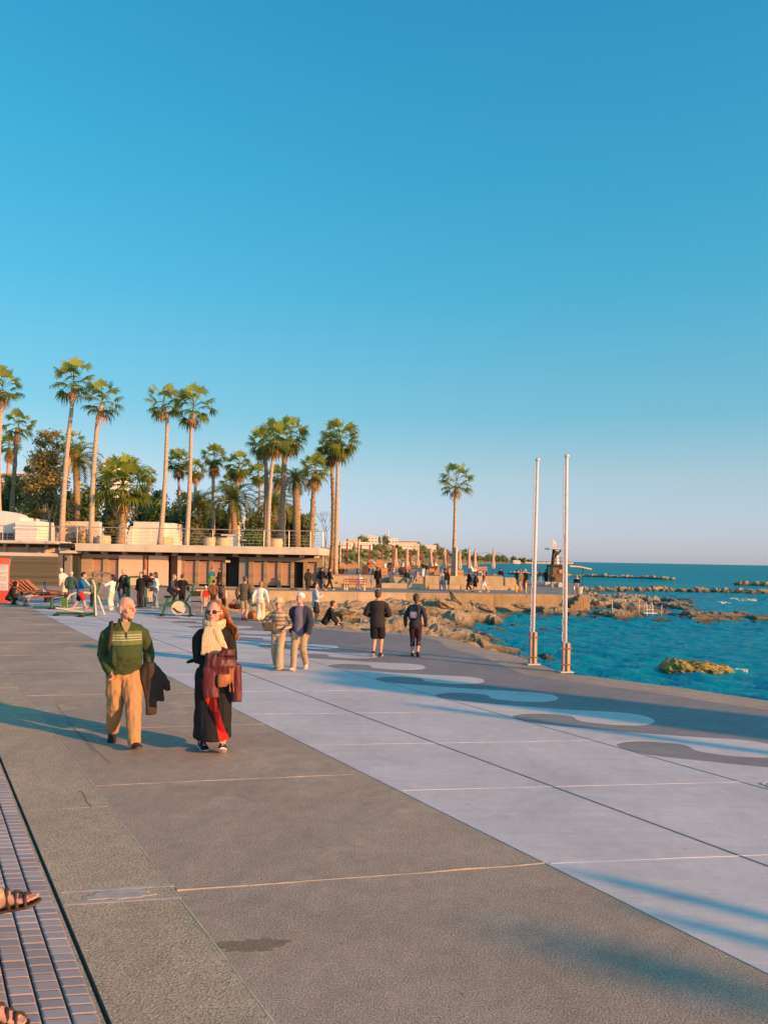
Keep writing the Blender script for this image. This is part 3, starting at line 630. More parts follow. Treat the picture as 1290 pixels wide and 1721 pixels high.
# deck railing
rl = empty('deck_railing', (cx0, 55.75, 3.1), 0, 'long metal railing with thin horizontal wires along the edge of the roof deck', 'railing')
def rx(px): return XZ(px, 55.75)-cx0
posts = [3, 46, 90, 128, 168, 210, 252, 276, 314, 356, 400, 442, 484, 520, 541]
for px in posts: MB().tube([(rx(px), 0, 0), (rx(px), 0, 1.15)], .025, 6).build('post', m_rail, rl)
MB().tube([(rx(-60), 0, 1.18), (rx(536), 0, 1.18), (rx(540), 0, 1.14), (rx(541.5), 0, 1.02)], .035, 6).build('handrail', m_rail, rl)
mb = MB()
for z in (.2, .42, .64, .86): mb.tube([(rx(-60), 0, z), (rx(541), 0, z)], .011, 5)
mb.build('wires', m_rail, rl)
# annex left of the cabins
an = empty('side_building', (XZ(110, 56), 56, 0), 0, 'grey panelled side block with two small dark windows left of the cabins', 'building')
ax = lambda p: XZ(p, 56)-XZ(110, 56)
MB().add([(ax(93), 0, 2.35), (ax(103), -.2, 0), (ax(107), 1, 0), (ax(107), 1, 2.35), (ax(107), -.2, 2.35), (ax(107), -.2, 0)], [(0, 1, 5, 4)]).box(((ax(107)+ax(117))/2, .5, 1.17), (ax(117)-ax(107), .9, 2.35)).build('wall', m_greyp, an)
MB().box(((ax(118)+ax(127))/2, .7, 1.17), (ax(127)-ax(118), .6, 2.34)).build('dark_door', m_dgreen, an)
for px in (97.5, 111): MB().box((ax(px), -.12, 1.95), (.12, .06, .28)).build('window', m_dark, an)
MB().box(((ax(103)+ax(129))/2, .2, 2.62), (ax(129)-ax(103), 1.2, .52)).build('roof', m_slab, an)
MB().box((ax(118), -.5, 2.9), (.9, .9, .34)).build('roof_opening', m_dark, an)
sf = empty('slatted_wall', (XZ(58, 55.5), 55.5, 0), 0, 'sloping dark slatted timber wall left of the cabins', 'wall')
sx = lambda p: XZ(p, 55.5)-XZ(58, 55.5)
MB().add([(sx(-30), -.7, 0), (sx(104), -.7, 0), (sx(94), .3, 2.1), (sx(-30), .3, 2.1), (sx(-30), .5, 0), (sx(104), .5, 0), (sx(94), .5, 2.1), (sx(-30), .5, 2.1)],
         [(0, 1, 2, 3), (1, 5, 6, 2), (3, 2, 6, 7), (4, 0, 3, 7)]).build('slats', boards('dark_slats', (.115, .10, .055), .13, gap=.2, var=.3), sf)
MB().tube([(sx(18), -.73, .05), (sx(15), .27, 2.1)], .03, 5).build('edge_strip', m_greyp, sf)
MB().box((sx(30), .6, 2.22), (sx(94)-sx(-30), .6, .24)).build('coping', m_slab, sf)
bn = empty('terrace_bar', (XZ(50, 58), 58, 2.2), 0, 'low cream bar building with a thin flat roof above the slatted wall', 'building')
bx_ = lambda p: XZ(p, 58)-XZ(50, 58)
MB().box((bx_(45), .6, .28), (bx_(97)-bx_(-30), .3, .56)).build('wall', m_cream, bn)
for px in (4, 42, 74, 98): MB().box((bx_(px), .3, .4), (.2, .2, .8)).build('pillar', m_cream, bn)
MB().box((bx_(38), -.4, .92), (bx_(105)-bx_(-40), 2.6, .22), 0, .02).build('roof', m_slab, bn)
MB().box((bx_(40), .9, .68), (bx_(100)-bx_(-30), .1, .26)).build('roof_shade', M('brown_shade', (.10, .07, .04), .8), bn)  # dark strip standing in for the shade below the thin roof
gd = MB(); gd.prism([(-70, 58.6), (XZ(541, 58.6), 58.6), (XZ(541, 64), 64), (-9, 100), (-12, 130), (-120, 130)], -2, 3.04)
tag(gd.build('garden_terrain', M('garden_soil', (.20, .16, .09), .9, .35, 2, .5, 20)), kind='structure')
# white houses and walls on the deck level
def house(name, px0, px1, py0, d, depth, label, mats=None, z0=3.0, cat='building', wins=(), arch=False):
    x0, x1 = XZ(px0, d), XZ(px1, d); zt = ZP((px0+px1)/2, py0, d); o = empty(name, ((x0+x1)/2, d, z0), 0, label, cat); w_ = x1-x0; h = zt-z0
    MB().box((0, depth/2, h/2), (w_, depth, h), 0, .03).build('wall', mats or m_white, o)
    for (a, b_, c, e) in wins:          # fractions of width and height
        fr = MB().box(((a+b_)/2*w_-w_/2, .0, (c+e)/2*h), ((b_-a)*w_, .1, (e-c)*h)).build('window', m_frame, o)
        MB().box(((a+b_)/2*w_-w_/2, -.06, (c+e)/2*h), ((b_-a)*w_*.86, .03, (e-c)*h*.86)).build('pane', m_glass, fr)
    return o, w_, h
o, w_, h = house('white_villa', -40, 32, 868, 60.5, 5, 'white villa with a curved parapet and timber windows at the left end of the deck', wins=((.55, .7, .08, .42), (.72, .86, .08, .42), (.88, .98, .08, .42)))
mb = MB(); pr = [(-w_/2+k*w_/16, h+.45*math.sin(math.pi*k/16)**.6) for k in range(17)]
mb.add([(x, 0.02, z) for x, z in pr]+[(x, 1.5, z) for x, z in pr], [(k, k+1, 18+k, 17+k) for k in range(16)]+[tuple(range(16, -1, -1)), tuple(range(17, 34))]); mb.build('parapet', m_white, o)
MB().box((w_/2+.9, .6, h*.42), (1.75, 3, h*.84), 0, .03).build('side_wing', m_white, o); MB().box((w_/2+.9, -.95, h*.58), (1.9, .12, .1)).build('ledge', m_white, o)
house('garden_wall', 72, 166, 876, 70, .5, 'long white garden wall behind the left palms on the deck', cat='wall')
house('gate_wall', 112, 140, 884, 66, .3, 'apricot coloured low wall with a gate on the deck', m_orange, cat='wall')
house('white_hut', 222, 268, 877, 66, 3.5, 'plain white block house with a sloping side wall behind the railing', wins=())
o, w_, h = house('shaded_hut', 269, 290, 879, 68, 3, 'bluish shaded white wall right of the plain white block house', cat='wall')
x0, x1 = XZ(206, 65.6), XZ(221.5, 65.6); o = empty('stair_wall', ((x0+x1)/2, 65.6, 3.0), 0, 'white wall sloping up like a stair side beside the low palm', 'wall')
MB().add([(x0-(x0+x1)/2, 0, 0), (x1-(x0+x1)/2, 0, 0), (x1-(x0+x1)/2, 0, 1.75), (x1-(x0+x1)/2-.2, 0, 1.75), (x0-(x0+x1)/2, .35, 0), (x1-(x0+x1)/2, .35, 0), (x1-(x0+x1)/2, .35, 1.75), (x1-(x0+x1)/2-.2, .35, 1.75)],
         [(0, 1, 2, 3), (7, 6, 5, 4), (1, 5, 6, 2), (3, 2, 6, 7), (0, 3, 7, 4)]).build('wall', m_white, o)
o = empty('deck_counter', (XZ(390, 62), 62, 3.04), 0, 'small white counter with two flat tops on the deck', 'counter')
MB().box((0, 0, .45), (.9, .6, .9), 0, .03).build('body', m_white, o); MB().box((-.15, 0, 1.0), (1.5, .8, .1), 0, .02).build('top', m_white, o); MB().box((.6, -.1, .62), (.9, .6, .08), 0, .02).build('shelf', m_white, o)
m_pot = M('sandstone_pot', (.62, .47, .28), .85, .12, 5)
for px, py, lb in ((173, 903, 'big round sandstone planter by the low thick palm on the deck'), (278, 907, 'round sandstone planter right of the tall leaning palm'), (374, 905, 'round sandstone planter beside the white deck counter'), (462, 907, 'round sandstone planter between the slim palms on the deck'), (352, 906, 'smaller sandstone planter left of the white deck counter')):
    d = 60.5; o = empty('planter', AT(px, 0, d)*Vector((1, 1, 0)).length*0+Vector((XZ(px, d), d, 3.06)), 0, lb, 'planter', 'planters on the deck')
    MB().lathe([(.42, 0), (.52, .12), (.56, .42), (.50, .66), (.54, .72), (.46, .72), (.42, .62)], n=18).build('pot', m_pot, o, True)
    MB().lathe([(.01, .63), (.43, .62)], n=18).build('soil', m_dark, o)
def tower(name, px0, px1, py0, pyb, d, floors, cols, label, m=None, z0=3):
    x0, x1 = XZ(px0, d), XZ(px1, d); zt = ZP((px0+px1)/2, py0, d); o = empty(name, ((x0+x1)/2, d, z0), 0, label, 'building'); w_ = x1-x0; h = zt-z0
    MB().box((0, 6, h/2), (w_, 12, h), 0, .05).build('wall', m or m_white, o)
    MB().box((0, 6, h+.15), (w_*1.03, 12.6, .3), 0, .05).build('roof', m or m_white, o)
    fh = h/floors
    for f_ in range(floors):
        if cols: MB().box((0, -.5, f_*fh+.12), (w_*.98, 1.0, .2)).build('balcony', m or m_white, o)
        for c in range(cols):
            x = -w_/2+w_*(c+.5)/cols
            w1 = MB().box((x, -.0, f_*fh+fh*.55), (w_/cols*.62, .1, fh*.62)).build('window', m_greyp, o)
            MB().box((x, -.06, f_*fh+fh*.55), (w_/cols*.5, .04, fh*.5)).build('pane', m_glass, w1)
tower('hotel', -60, 34, 796, 858, 125, 6, 6, 'white hotel block with rows of windows behind the far left palms')
tower('tower_block', 171, 190, 771, 880, 210, 9, 1, 'white tower block rising behind the low thick palm')
m_sand = M('sand_render', (.68, .53, .36), .85, .06)
tower('apartment_house', 357, 386, 862, 890, 150, 4, 3, 'sand coloured apartment house with balconies seen between palm trunks', m_sand)
tower('apartment_house', 408, 424, 872, 890, 160, 3, 2, 'small white apartment house right of the sand coloured one')
tower('villa', 266, 282, 868, 885, 140, 2, 2, 'small white villa in the bushes right of the low thick palm')
# information sign at the left edge
sg = empty('beach_sign', (XZ(4, 36), 36, 0), .06, 'tall red and white notice board at the left edge of the plaza', 'sign')
m_red = M('sign_red', (.62, .09, .06), .5, .04); m_sw = M('sign_white', (.72, .66, .64), .5, .03); m_ink = M('sign_ink', (.12, .12, .14), .6)
MB().box((-.25, .03, 1.05), (1.06, .05, 2.1), 0, .01).build('board', m_red, sg)
pn = MB().box((-.25, 0, 1.18), (.98, .02, 1.22), 0, .004).build('panel', m_sw, sg)
mb = MB(); r_ = random.Random(5)
for k in range(22):
    z = 1.74-k*.052
    if k in (5, 9, 15): continue
    x = .19-(.2*r_.random() if r_.random() < .5 else 0)
    while x > -.7:
        w1 = r_.uniform(.03, .09); mb.box((x-w1/2, -.0125, z), (w1, .004, .018)); x -= w1+.018
mb.build('text_lines', m_ink, pn)
MB().box((-.25, -.003, 1.93), (1.0, .02, .26), 0, .004).build('header', M('sign_header', (.72, .13, .09), .5, .03), sg)
# ---------------------------------------------------------------- vegetation
def leafmat(name, c1, c2, back=.5, rough=.55):
    m, N, L, b = nodes_of(name)
    at = N.new('ShaderNodeAttribute'); at.attribute_name = 'tone'
    oi = N.new('ShaderNodeObjectInfo'); tc = N.new('ShaderNodeTexCoord').outputs['Object']
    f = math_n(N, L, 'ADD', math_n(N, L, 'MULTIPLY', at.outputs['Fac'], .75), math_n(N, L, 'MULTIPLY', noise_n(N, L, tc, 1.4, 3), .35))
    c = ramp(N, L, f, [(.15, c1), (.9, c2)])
    L.new(c, b.inputs['Base Color']); b.inputs['Roughness'].default_value = rough; b.inputs['Specular IOR Level'].default_value = .25
    tr = N.new('ShaderNodeBsdfTranslucent'); L.new(c, tr.inputs[0]); ms = N.new('ShaderNodeMixShader'); ms.inputs[0].default_value = back
    L.new(b.outputs[0], ms.inputs[1]); L.new(tr.outputs[0], ms.inputs[2]); L.new(ms.outputs[0], N['Material Output'].inputs[0]); return m
m_fan = leafmat('fan_leaf', (.075, .12, .025), (.38, .46, .09)); m_dead = leafmat('dry_leaf', (.20, .12, .05), (.42, .28, .12), .2)
m_bush = leafmat('bush_leaf', (.07, .125, .04), (.31, .40, .12)); m_bush2 = leafmat('olive_bush_leaf', (.12, .125, .05), (.38, .36, .14)); m_dgl = leafmat('dark_leaf', (.055, .105, .045), (.22, .32, .12))
m_cyp = leafmat('cypress_leaf', (.16, .14, .055), (.50, .43, .17)); m_date = leafmat('date_leaf', (.08, .115, .03), (.35, .39, .12))
def trunkmat(name, c1, c2, rings):
    m, N, L, b = nodes_of(name); tc = N.new('ShaderNodeTexCoord').outputs['Object']
    f = noise_n(N, L, mapping(N, L, tc, (2.5, 2.5, rings)), 1.6, 5, .7); L.new(ramp(N, L, f, [(.35, c1), (.65, c2)]), b.inputs['Base Color']); b.inputs['Roughness'].default_value = .9
    bump_n(N, L, b, f, .8, .05); return m
m_trunk = trunkmat('palm_trunk', (.32, .245, .185), (.58, .47, .36), 7); m_shag = trunkmat('shaggy_trunk', (.16, .10, .06), (.46, .34, .21), 9); m_bark = trunkmat('bark', (.12, .085, .05), (.26, .19, .12), .6)
def with_tone(mb, tones, name, mat, parent=None):
    o = mb.build(name, mat, parent); a = o.data.attributes.new('tone', 'FLOAT', 'FACE'); a.data.foreach_set('value', tones); return o
def fan_leaf(mb, tn, base, d, rad, pet, r_, tone, droop=.35, fold=.35, nf=19):
    d = d.normalized(); side = d.cross(Vector((0, 0, 1)))
    if side.length < .05: side = Vector((1, 0, 0))
    side.normalize(); up = side.cross(d).normalized()
    hub = base+d*pet+Vector((0, 0, -.06*pet*(1-d.z))); pw = .022*rad+.008
    mb.add([base-side*pw, base+side*pw, hub+side*pw, hub-side*pw], [(0, 1, 2, 3)]); tn.append(tone*.7)
    roll = r_.uniform(-.5, .5); s2 = side*math.cos(roll)+up*math.sin(roll); u2 = up*math.cos(roll)-side*math.sin(roll)
    for k in range(nf):
        a = (k/(nf-1)-.5)*R(205)*(.95+.1*r_.random()); ln = rad*(.72+.28*math.cos(a*.6))*r_.uniform(.8, 1.14)
        dr = d*math.cos(a)+s2*math.sin(a)-u2*fold*abs(math.sin(a))*.6; dr.normalize(); wv = (dr.cross(u2)).normalized()*rad*.062
        p1 = hub+dr*ln*.55; p2 = hub+dr*ln*.84+Vector((0, 0, -droop*ln*.16)); p3 = hub+dr*ln+Vector((0, 0, -droop*ln*.62))
        mb.add([hub, p1-wv, p1+wv, p2-wv*.7, p2+wv*.7, p3], [(0, 2, 1), (1, 2, 4, 3), (3, 4, 5)]); t = tone+r_.uniform(-.12, .12); tn += [t, t, t*.95]
crowns = {}
def fan_crown(seed, n=36, skirt=0.0, low=-.75, rr_=(.40, .54), pp_=(.46, .62)):
    r_ = random.Random(seed); mb = MB(); tn = []; md = MB(); td = []
    for k in range(n):
        q = (k+.5)/n; el = math.asin(max(-1, min(1, 1-(1-low)*q**1.05)))+r_.uniform(-.14, .14); az = k*2.39996+r_.uniform(-.45, .45)
        d = Vector((math.cos(el)*math.cos(az), math.cos(el)*math.sin(az), math.sin(el)))
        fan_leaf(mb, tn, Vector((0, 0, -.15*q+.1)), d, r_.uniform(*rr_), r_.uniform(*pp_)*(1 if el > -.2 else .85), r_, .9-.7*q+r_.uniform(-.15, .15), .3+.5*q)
    for k in range(int(26*skirt)):
        az = k*2.39996; el = -r_.uniform(.75, 1.25); d = Vector((math.cos(el)*math.cos(az), math.cos(el)*math.sin(az), math.sin(el)))
        fan_leaf(md, td, Vector((0, 0, -.12-.25*r_.random()*skirt)), d, r_.uniform(.28, .4), r_.uniform(.28, .5), r_, r_.random(), .8, .9, 9)
    return (mb, tn, md, td)
def get_crown(kind, seed):
    k = (kind, seed)
    if k not in crowns:
        a = fan_crown(seed, *{'slim': (21, 0.2, -.62, (.36, .47), (.52, .70)), 'full': (32, .8, -.85, (.38, .5), (.48, .66)), 'skirt': (26, 1.5, -.55), 'low': (44, .3, -.5, (.42, .56), (.50, .68))}[kind])
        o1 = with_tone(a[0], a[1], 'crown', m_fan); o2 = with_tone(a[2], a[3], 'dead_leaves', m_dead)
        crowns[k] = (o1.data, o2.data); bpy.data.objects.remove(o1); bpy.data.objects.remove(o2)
    return crowns[k]
def palm(pxb, zb, pxt, pyt, cx, cy, cr, d, tw, kind, label, seed=0, name='fan_palm', shag=False, group='palms behind the cabins'):
    b_ = Vector((XZ(pxb, d), d, zb)); t = AT(pxt, pyt, d); c = AT(cx, cy, d); s = cr*d/FP*1.1; r_ = random.Random(seed*31+int(pxb))
    o = empty(name, b_, 0, label, 'palm tree', group); w_ = tw*d/FP/2*.76
    tt = t-b_; c = c-b_; mb = MB(); n = 14; pts = []; rs = []
    bend = Vector((r_.uniform(-.02, .02), r_.uniform(-.02, .02), 0))*tt.length
    for k in range(n+1):
        f = k/n; pts.append(tt*f+bend*math.sin(math.pi*f)); rs.append(w_*(1.28-.42*f+.35*math.exp(-f*14))*(1+r_.uniform(-.05, .05)*(3 if shag else 1)))
    top = c+Vector((0, 0, -s*.12)); pts += [pts[-1].lerp(top, .6), top]; rs += [w_*1.15, w_*.7]
    mb.tube(pts, rs, 10)
    if shag:
        ms_ = mb
        for k in range(int(46)):
            f = r_.uniform(.05, 1); an = r_.uniform(0, 6.28); p = tt*f+bend*math.sin(math.pi*f); q = Vector((math.cos(an), math.sin(an), 0)); rr = w_*(1.2-.3*f)
            sdv = Vector((-q.y, q.x, 0))*.06; ms_.add([p+q*rr*.9-sdv, p+q*rr*.9+sdv, p+q*(rr+.10*r_.random()+.04)+Vector((0, 0, .22))+sdv*.4, p+q*(rr+.10)+Vector((0, 0, .22))-sdv*.4], [(0, 1, 2, 3)])
    mb.build('trunk', m_shag if shag else m_trunk, o, True)
    me1, me2 = get_crown(kind, seed % 3)
    for nm, me in (('crown', me1), ('dead_leaves', me2)):
        if len(me.polygons) == 0: continue
        k = mobj(nm, me, o); k.location = c; k.scale = (s, s, s); k.rotation_euler = (0, 0, r_.uniform(0, 6.28))
    return o
ZD = 3.05
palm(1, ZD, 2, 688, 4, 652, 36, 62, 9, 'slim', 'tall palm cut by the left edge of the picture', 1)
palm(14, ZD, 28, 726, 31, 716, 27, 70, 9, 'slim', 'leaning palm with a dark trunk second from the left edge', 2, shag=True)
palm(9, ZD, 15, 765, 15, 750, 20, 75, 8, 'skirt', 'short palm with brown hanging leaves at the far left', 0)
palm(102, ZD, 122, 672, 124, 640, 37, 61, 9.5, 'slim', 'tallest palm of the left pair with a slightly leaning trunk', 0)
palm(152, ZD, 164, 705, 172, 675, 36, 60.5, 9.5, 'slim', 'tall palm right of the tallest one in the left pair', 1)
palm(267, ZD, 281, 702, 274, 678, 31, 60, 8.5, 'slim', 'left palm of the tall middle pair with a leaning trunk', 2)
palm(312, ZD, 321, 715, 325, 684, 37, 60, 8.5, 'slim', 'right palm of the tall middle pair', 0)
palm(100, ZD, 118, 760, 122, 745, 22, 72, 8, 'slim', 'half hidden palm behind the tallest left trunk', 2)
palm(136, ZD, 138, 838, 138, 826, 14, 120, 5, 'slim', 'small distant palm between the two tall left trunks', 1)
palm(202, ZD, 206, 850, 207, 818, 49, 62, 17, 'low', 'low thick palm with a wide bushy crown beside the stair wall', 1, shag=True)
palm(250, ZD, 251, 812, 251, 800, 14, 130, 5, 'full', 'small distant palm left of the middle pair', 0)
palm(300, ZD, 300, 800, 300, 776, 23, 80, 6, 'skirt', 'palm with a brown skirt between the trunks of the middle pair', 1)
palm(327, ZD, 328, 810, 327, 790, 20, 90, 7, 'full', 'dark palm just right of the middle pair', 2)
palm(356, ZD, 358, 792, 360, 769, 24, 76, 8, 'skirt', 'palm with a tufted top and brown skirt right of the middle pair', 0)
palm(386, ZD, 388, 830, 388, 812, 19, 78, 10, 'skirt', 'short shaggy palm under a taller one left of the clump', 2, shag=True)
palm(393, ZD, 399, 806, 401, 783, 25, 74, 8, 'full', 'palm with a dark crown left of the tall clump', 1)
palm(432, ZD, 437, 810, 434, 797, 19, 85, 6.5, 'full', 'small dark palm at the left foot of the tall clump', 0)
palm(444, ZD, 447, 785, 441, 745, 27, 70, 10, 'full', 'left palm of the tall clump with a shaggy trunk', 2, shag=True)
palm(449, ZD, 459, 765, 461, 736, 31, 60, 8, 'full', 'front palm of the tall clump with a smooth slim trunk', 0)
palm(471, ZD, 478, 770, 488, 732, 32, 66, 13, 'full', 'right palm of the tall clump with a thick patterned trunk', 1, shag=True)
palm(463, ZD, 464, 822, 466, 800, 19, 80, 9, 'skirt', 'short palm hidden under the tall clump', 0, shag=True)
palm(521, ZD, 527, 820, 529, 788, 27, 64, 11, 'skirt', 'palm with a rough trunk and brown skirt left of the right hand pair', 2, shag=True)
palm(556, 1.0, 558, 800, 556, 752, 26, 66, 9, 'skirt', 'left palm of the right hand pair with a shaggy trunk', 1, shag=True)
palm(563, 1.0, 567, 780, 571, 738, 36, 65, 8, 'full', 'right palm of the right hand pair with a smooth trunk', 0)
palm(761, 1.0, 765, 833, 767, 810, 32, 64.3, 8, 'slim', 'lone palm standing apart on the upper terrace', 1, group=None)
# feather palms
def date_palm(px, d, zb, py_c, cr, tw, label, seed, n=34):
    b_ = Vector((XZ(px, d), d, zb)); c = AT(px, py_c, d)-b_; s = cr*d/FP; r_ = random.Random(seed); o = empty('date_palm', b_, 0, label, 'palm tree', 'palms behind the cabins')
    if tw: MB().tube([(0, 0, 0), c*.5+Vector((.05, 0, 0)), c], [tw*1.15, tw, tw*.95], 10).build('trunk', m_shag, o, True)
    mb = MB(); tn = []
    for k in range(n):
        az = k*2.39996; el = 1.35-1.75*(k/n)+r_.uniform(-.1, .1); h = Vector((math.cos(az), math.sin(az), 0)); sd_ = Vector((-h.y, h.x, 0)); P = []; p = Vector(c); a = el
        for j in range(9): P.append(Vector(p)); p = p+(h*math.cos(a)+Vector((0, 0, math.sin(a))))*s/7; a -= .13+.06*j*.6
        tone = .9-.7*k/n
        for j in range(8):
            t = (P[j+1]-P[j]).normalized(); u_ = sd_.cross(t)
            mb.add([P[j]-sd_*.02*s, P[j]+sd_*.02*s, P[j+1]+sd_*.016*s, P[j+1]-sd_*.016*s], [(0, 1, 2, 3)]); tn.append(tone*.6)
            for q in (.1, .6):
                b0 = P[j].lerp(P[j+1], q)
                for sg_ in (-1, 1):
                    ll = s*.34*(.45+.55*math.sin(math.pi*min(1, (j+q+1)/9)))*r_.uniform(.8, 1.1); tip = b0+(sd_*sg_*.75+t*.62+u_*(-.30)).normalized()*ll; ww = t*.03*s
                    mb.add([b0-ww, b0+ww, tip], [(0, 1, 2)]); tn.append(tone+r_.uniform(-.15, .15))
    with_tone(mb, tn, 'fronds', m_date, o)
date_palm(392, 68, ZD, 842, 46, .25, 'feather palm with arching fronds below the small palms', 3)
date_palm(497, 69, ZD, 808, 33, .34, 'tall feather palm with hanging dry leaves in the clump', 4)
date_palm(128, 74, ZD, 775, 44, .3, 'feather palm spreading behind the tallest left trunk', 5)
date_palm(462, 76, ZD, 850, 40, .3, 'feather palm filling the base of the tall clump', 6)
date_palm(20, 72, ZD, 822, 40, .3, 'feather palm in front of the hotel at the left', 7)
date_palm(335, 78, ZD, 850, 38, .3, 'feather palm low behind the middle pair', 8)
# leafy trees and bushes
def foliage(clumps, n, size, mat, parent, seed, name='crown', flat=1):
    r_ = random.Random(seed); mb = MB(); tn = []; tot = sum(c[3]**2 for c in clumps)
    for (x, y, z, rr) in clumps:
        ct = r_.uniform(.2, .75)
        for k in range(int(n*rr*rr/tot)):
            v = Vector((r_.gauss(0, 1), r_.gauss(0, 1), r_.gauss(0, 1))).normalized(); q = rr*min(1.45, abs(r_.gauss(.62, .34)))
            p = Vector((x, y, z))+Vector((v.x*q, v.y*q, v.z*q*flat)); nn = (v+Vector((r_.uniform(-.8, .8), r_.uniform(-.8, .8), r_.uniform(-.5, .9)))).normalized()
            a = nn.orthogonal().normalized(); a = Matrix.Rotation(r_.uniform(0, 6.28), 3, nn) @ a; b_ = nn.cross(a); s = size*r_.uniform(.5, 1.2)
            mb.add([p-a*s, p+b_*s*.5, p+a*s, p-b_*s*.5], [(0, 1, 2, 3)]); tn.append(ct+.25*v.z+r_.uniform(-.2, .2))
    return with_tone(mb, tn, name, mat, parent)
def tree(name, px, d, zb, pyt, wpx, label, mat, seed, n=2600, size=.22, trunk=.12, nc=16, base=.25, cat='tree', group=None, shape='round'):
    zt = ZP(px, pyt, d); h = zt-zb; w_ = wpx*d/FP/2; r_ = random.Random(seed); o = empty(name, (XZ(px, d), d, zb), 0, label, cat, group); cl = []
    for k in range(nc):
        f = r_.uniform(base, .95); rad = w_*(math.sin(math.pi*min(1, (f-base)/(1-base)*.85+.12))**.6 if shape == 'round' else (1.0-.62*f*f))
        an = r_.uniform(0, 6.28); q = rad*(.55*r_.random() if shape == 'round' else .25+.6*r_.random()); cr_ = max(.22, rad*r_.uniform(.38, .66)) if shape == 'round' else rad*r_.uniform(.35, .6); cl.append((q*math.cos(an), q*math.sin(an)*.8, min(h*f, h-cr_*.7), cr_))
    mb = MB(); mb.tube([(0, 0, 0), (.03*h, 0, h*.3), (0, .02*h, h*.72)], [trunk, trunk*.75, trunk*.3], 7)
    for (x, y, z, rr) in cl[:6]: mb.tube([(.02*h, 0, h*.22), (x*.6, y*.6, z*.75), (x, y, z)], [trunk*.5, trunk*.3, trunk*.1], 5)
    mb.build('trunk', m_bark, o, True); foliage(cl, n, size, mat, o, seed); return o
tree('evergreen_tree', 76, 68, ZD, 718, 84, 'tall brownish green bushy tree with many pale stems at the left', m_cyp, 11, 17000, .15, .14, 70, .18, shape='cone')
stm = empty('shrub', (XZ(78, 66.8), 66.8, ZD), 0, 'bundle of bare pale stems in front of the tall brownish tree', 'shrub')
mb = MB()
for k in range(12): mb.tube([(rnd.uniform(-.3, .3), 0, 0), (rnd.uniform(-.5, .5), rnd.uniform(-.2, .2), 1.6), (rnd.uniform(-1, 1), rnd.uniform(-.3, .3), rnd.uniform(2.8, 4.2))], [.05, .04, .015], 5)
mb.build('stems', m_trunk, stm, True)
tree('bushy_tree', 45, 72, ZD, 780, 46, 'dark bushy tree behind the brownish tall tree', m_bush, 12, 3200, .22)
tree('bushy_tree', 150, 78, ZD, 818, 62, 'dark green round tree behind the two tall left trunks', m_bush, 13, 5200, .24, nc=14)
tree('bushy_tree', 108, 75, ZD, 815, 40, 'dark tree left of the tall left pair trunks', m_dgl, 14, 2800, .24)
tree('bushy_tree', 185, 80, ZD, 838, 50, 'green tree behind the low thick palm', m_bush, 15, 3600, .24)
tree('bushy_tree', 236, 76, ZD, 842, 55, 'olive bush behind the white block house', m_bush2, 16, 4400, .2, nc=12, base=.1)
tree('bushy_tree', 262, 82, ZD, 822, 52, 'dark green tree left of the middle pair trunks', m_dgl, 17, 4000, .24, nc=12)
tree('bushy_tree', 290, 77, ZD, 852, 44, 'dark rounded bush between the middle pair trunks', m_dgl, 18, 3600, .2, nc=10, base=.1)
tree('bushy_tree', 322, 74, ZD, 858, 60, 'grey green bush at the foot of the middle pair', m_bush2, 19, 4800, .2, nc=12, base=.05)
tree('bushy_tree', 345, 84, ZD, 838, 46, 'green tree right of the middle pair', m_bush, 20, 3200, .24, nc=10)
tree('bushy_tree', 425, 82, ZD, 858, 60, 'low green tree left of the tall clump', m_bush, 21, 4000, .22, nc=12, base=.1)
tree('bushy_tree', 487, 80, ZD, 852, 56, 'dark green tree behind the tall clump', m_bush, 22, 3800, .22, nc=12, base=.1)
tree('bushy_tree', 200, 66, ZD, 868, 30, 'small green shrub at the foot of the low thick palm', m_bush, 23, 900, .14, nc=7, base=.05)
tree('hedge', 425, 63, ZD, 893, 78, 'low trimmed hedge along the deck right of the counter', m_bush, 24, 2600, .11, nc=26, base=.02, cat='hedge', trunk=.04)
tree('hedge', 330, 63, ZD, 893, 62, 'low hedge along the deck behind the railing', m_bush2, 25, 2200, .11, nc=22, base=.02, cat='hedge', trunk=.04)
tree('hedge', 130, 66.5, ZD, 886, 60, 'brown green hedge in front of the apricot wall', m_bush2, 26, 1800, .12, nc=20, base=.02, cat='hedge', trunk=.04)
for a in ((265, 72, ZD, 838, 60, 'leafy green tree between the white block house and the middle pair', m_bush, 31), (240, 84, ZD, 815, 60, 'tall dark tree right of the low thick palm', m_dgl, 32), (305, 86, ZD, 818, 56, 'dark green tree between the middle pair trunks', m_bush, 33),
          (372, 80, ZD, 850, 60, 'olive green tree right of the middle pair', m_bush2, 34), (125, 82, ZD, 822, 56, 'green tree between the tall left trunks', m_bush, 35), (450, 74, ZD, 868, 70, 'low green bush at the foot of the tall clump', m_bush2, 36), (512, 78, ZD, 862, 40, 'green bush under the feather palm in the clump', m_bush, 37), (12, 72, ZD, 822, 40, 'dark tree in front of the hotel at the left edge', m_dgl, 38), (190, 72, ZD, 850, 60, 'green bush just behind the low thick palm', m_bush2, 39)): tree('bushy_tree', *a, nc=20, base=.08, n=3200)
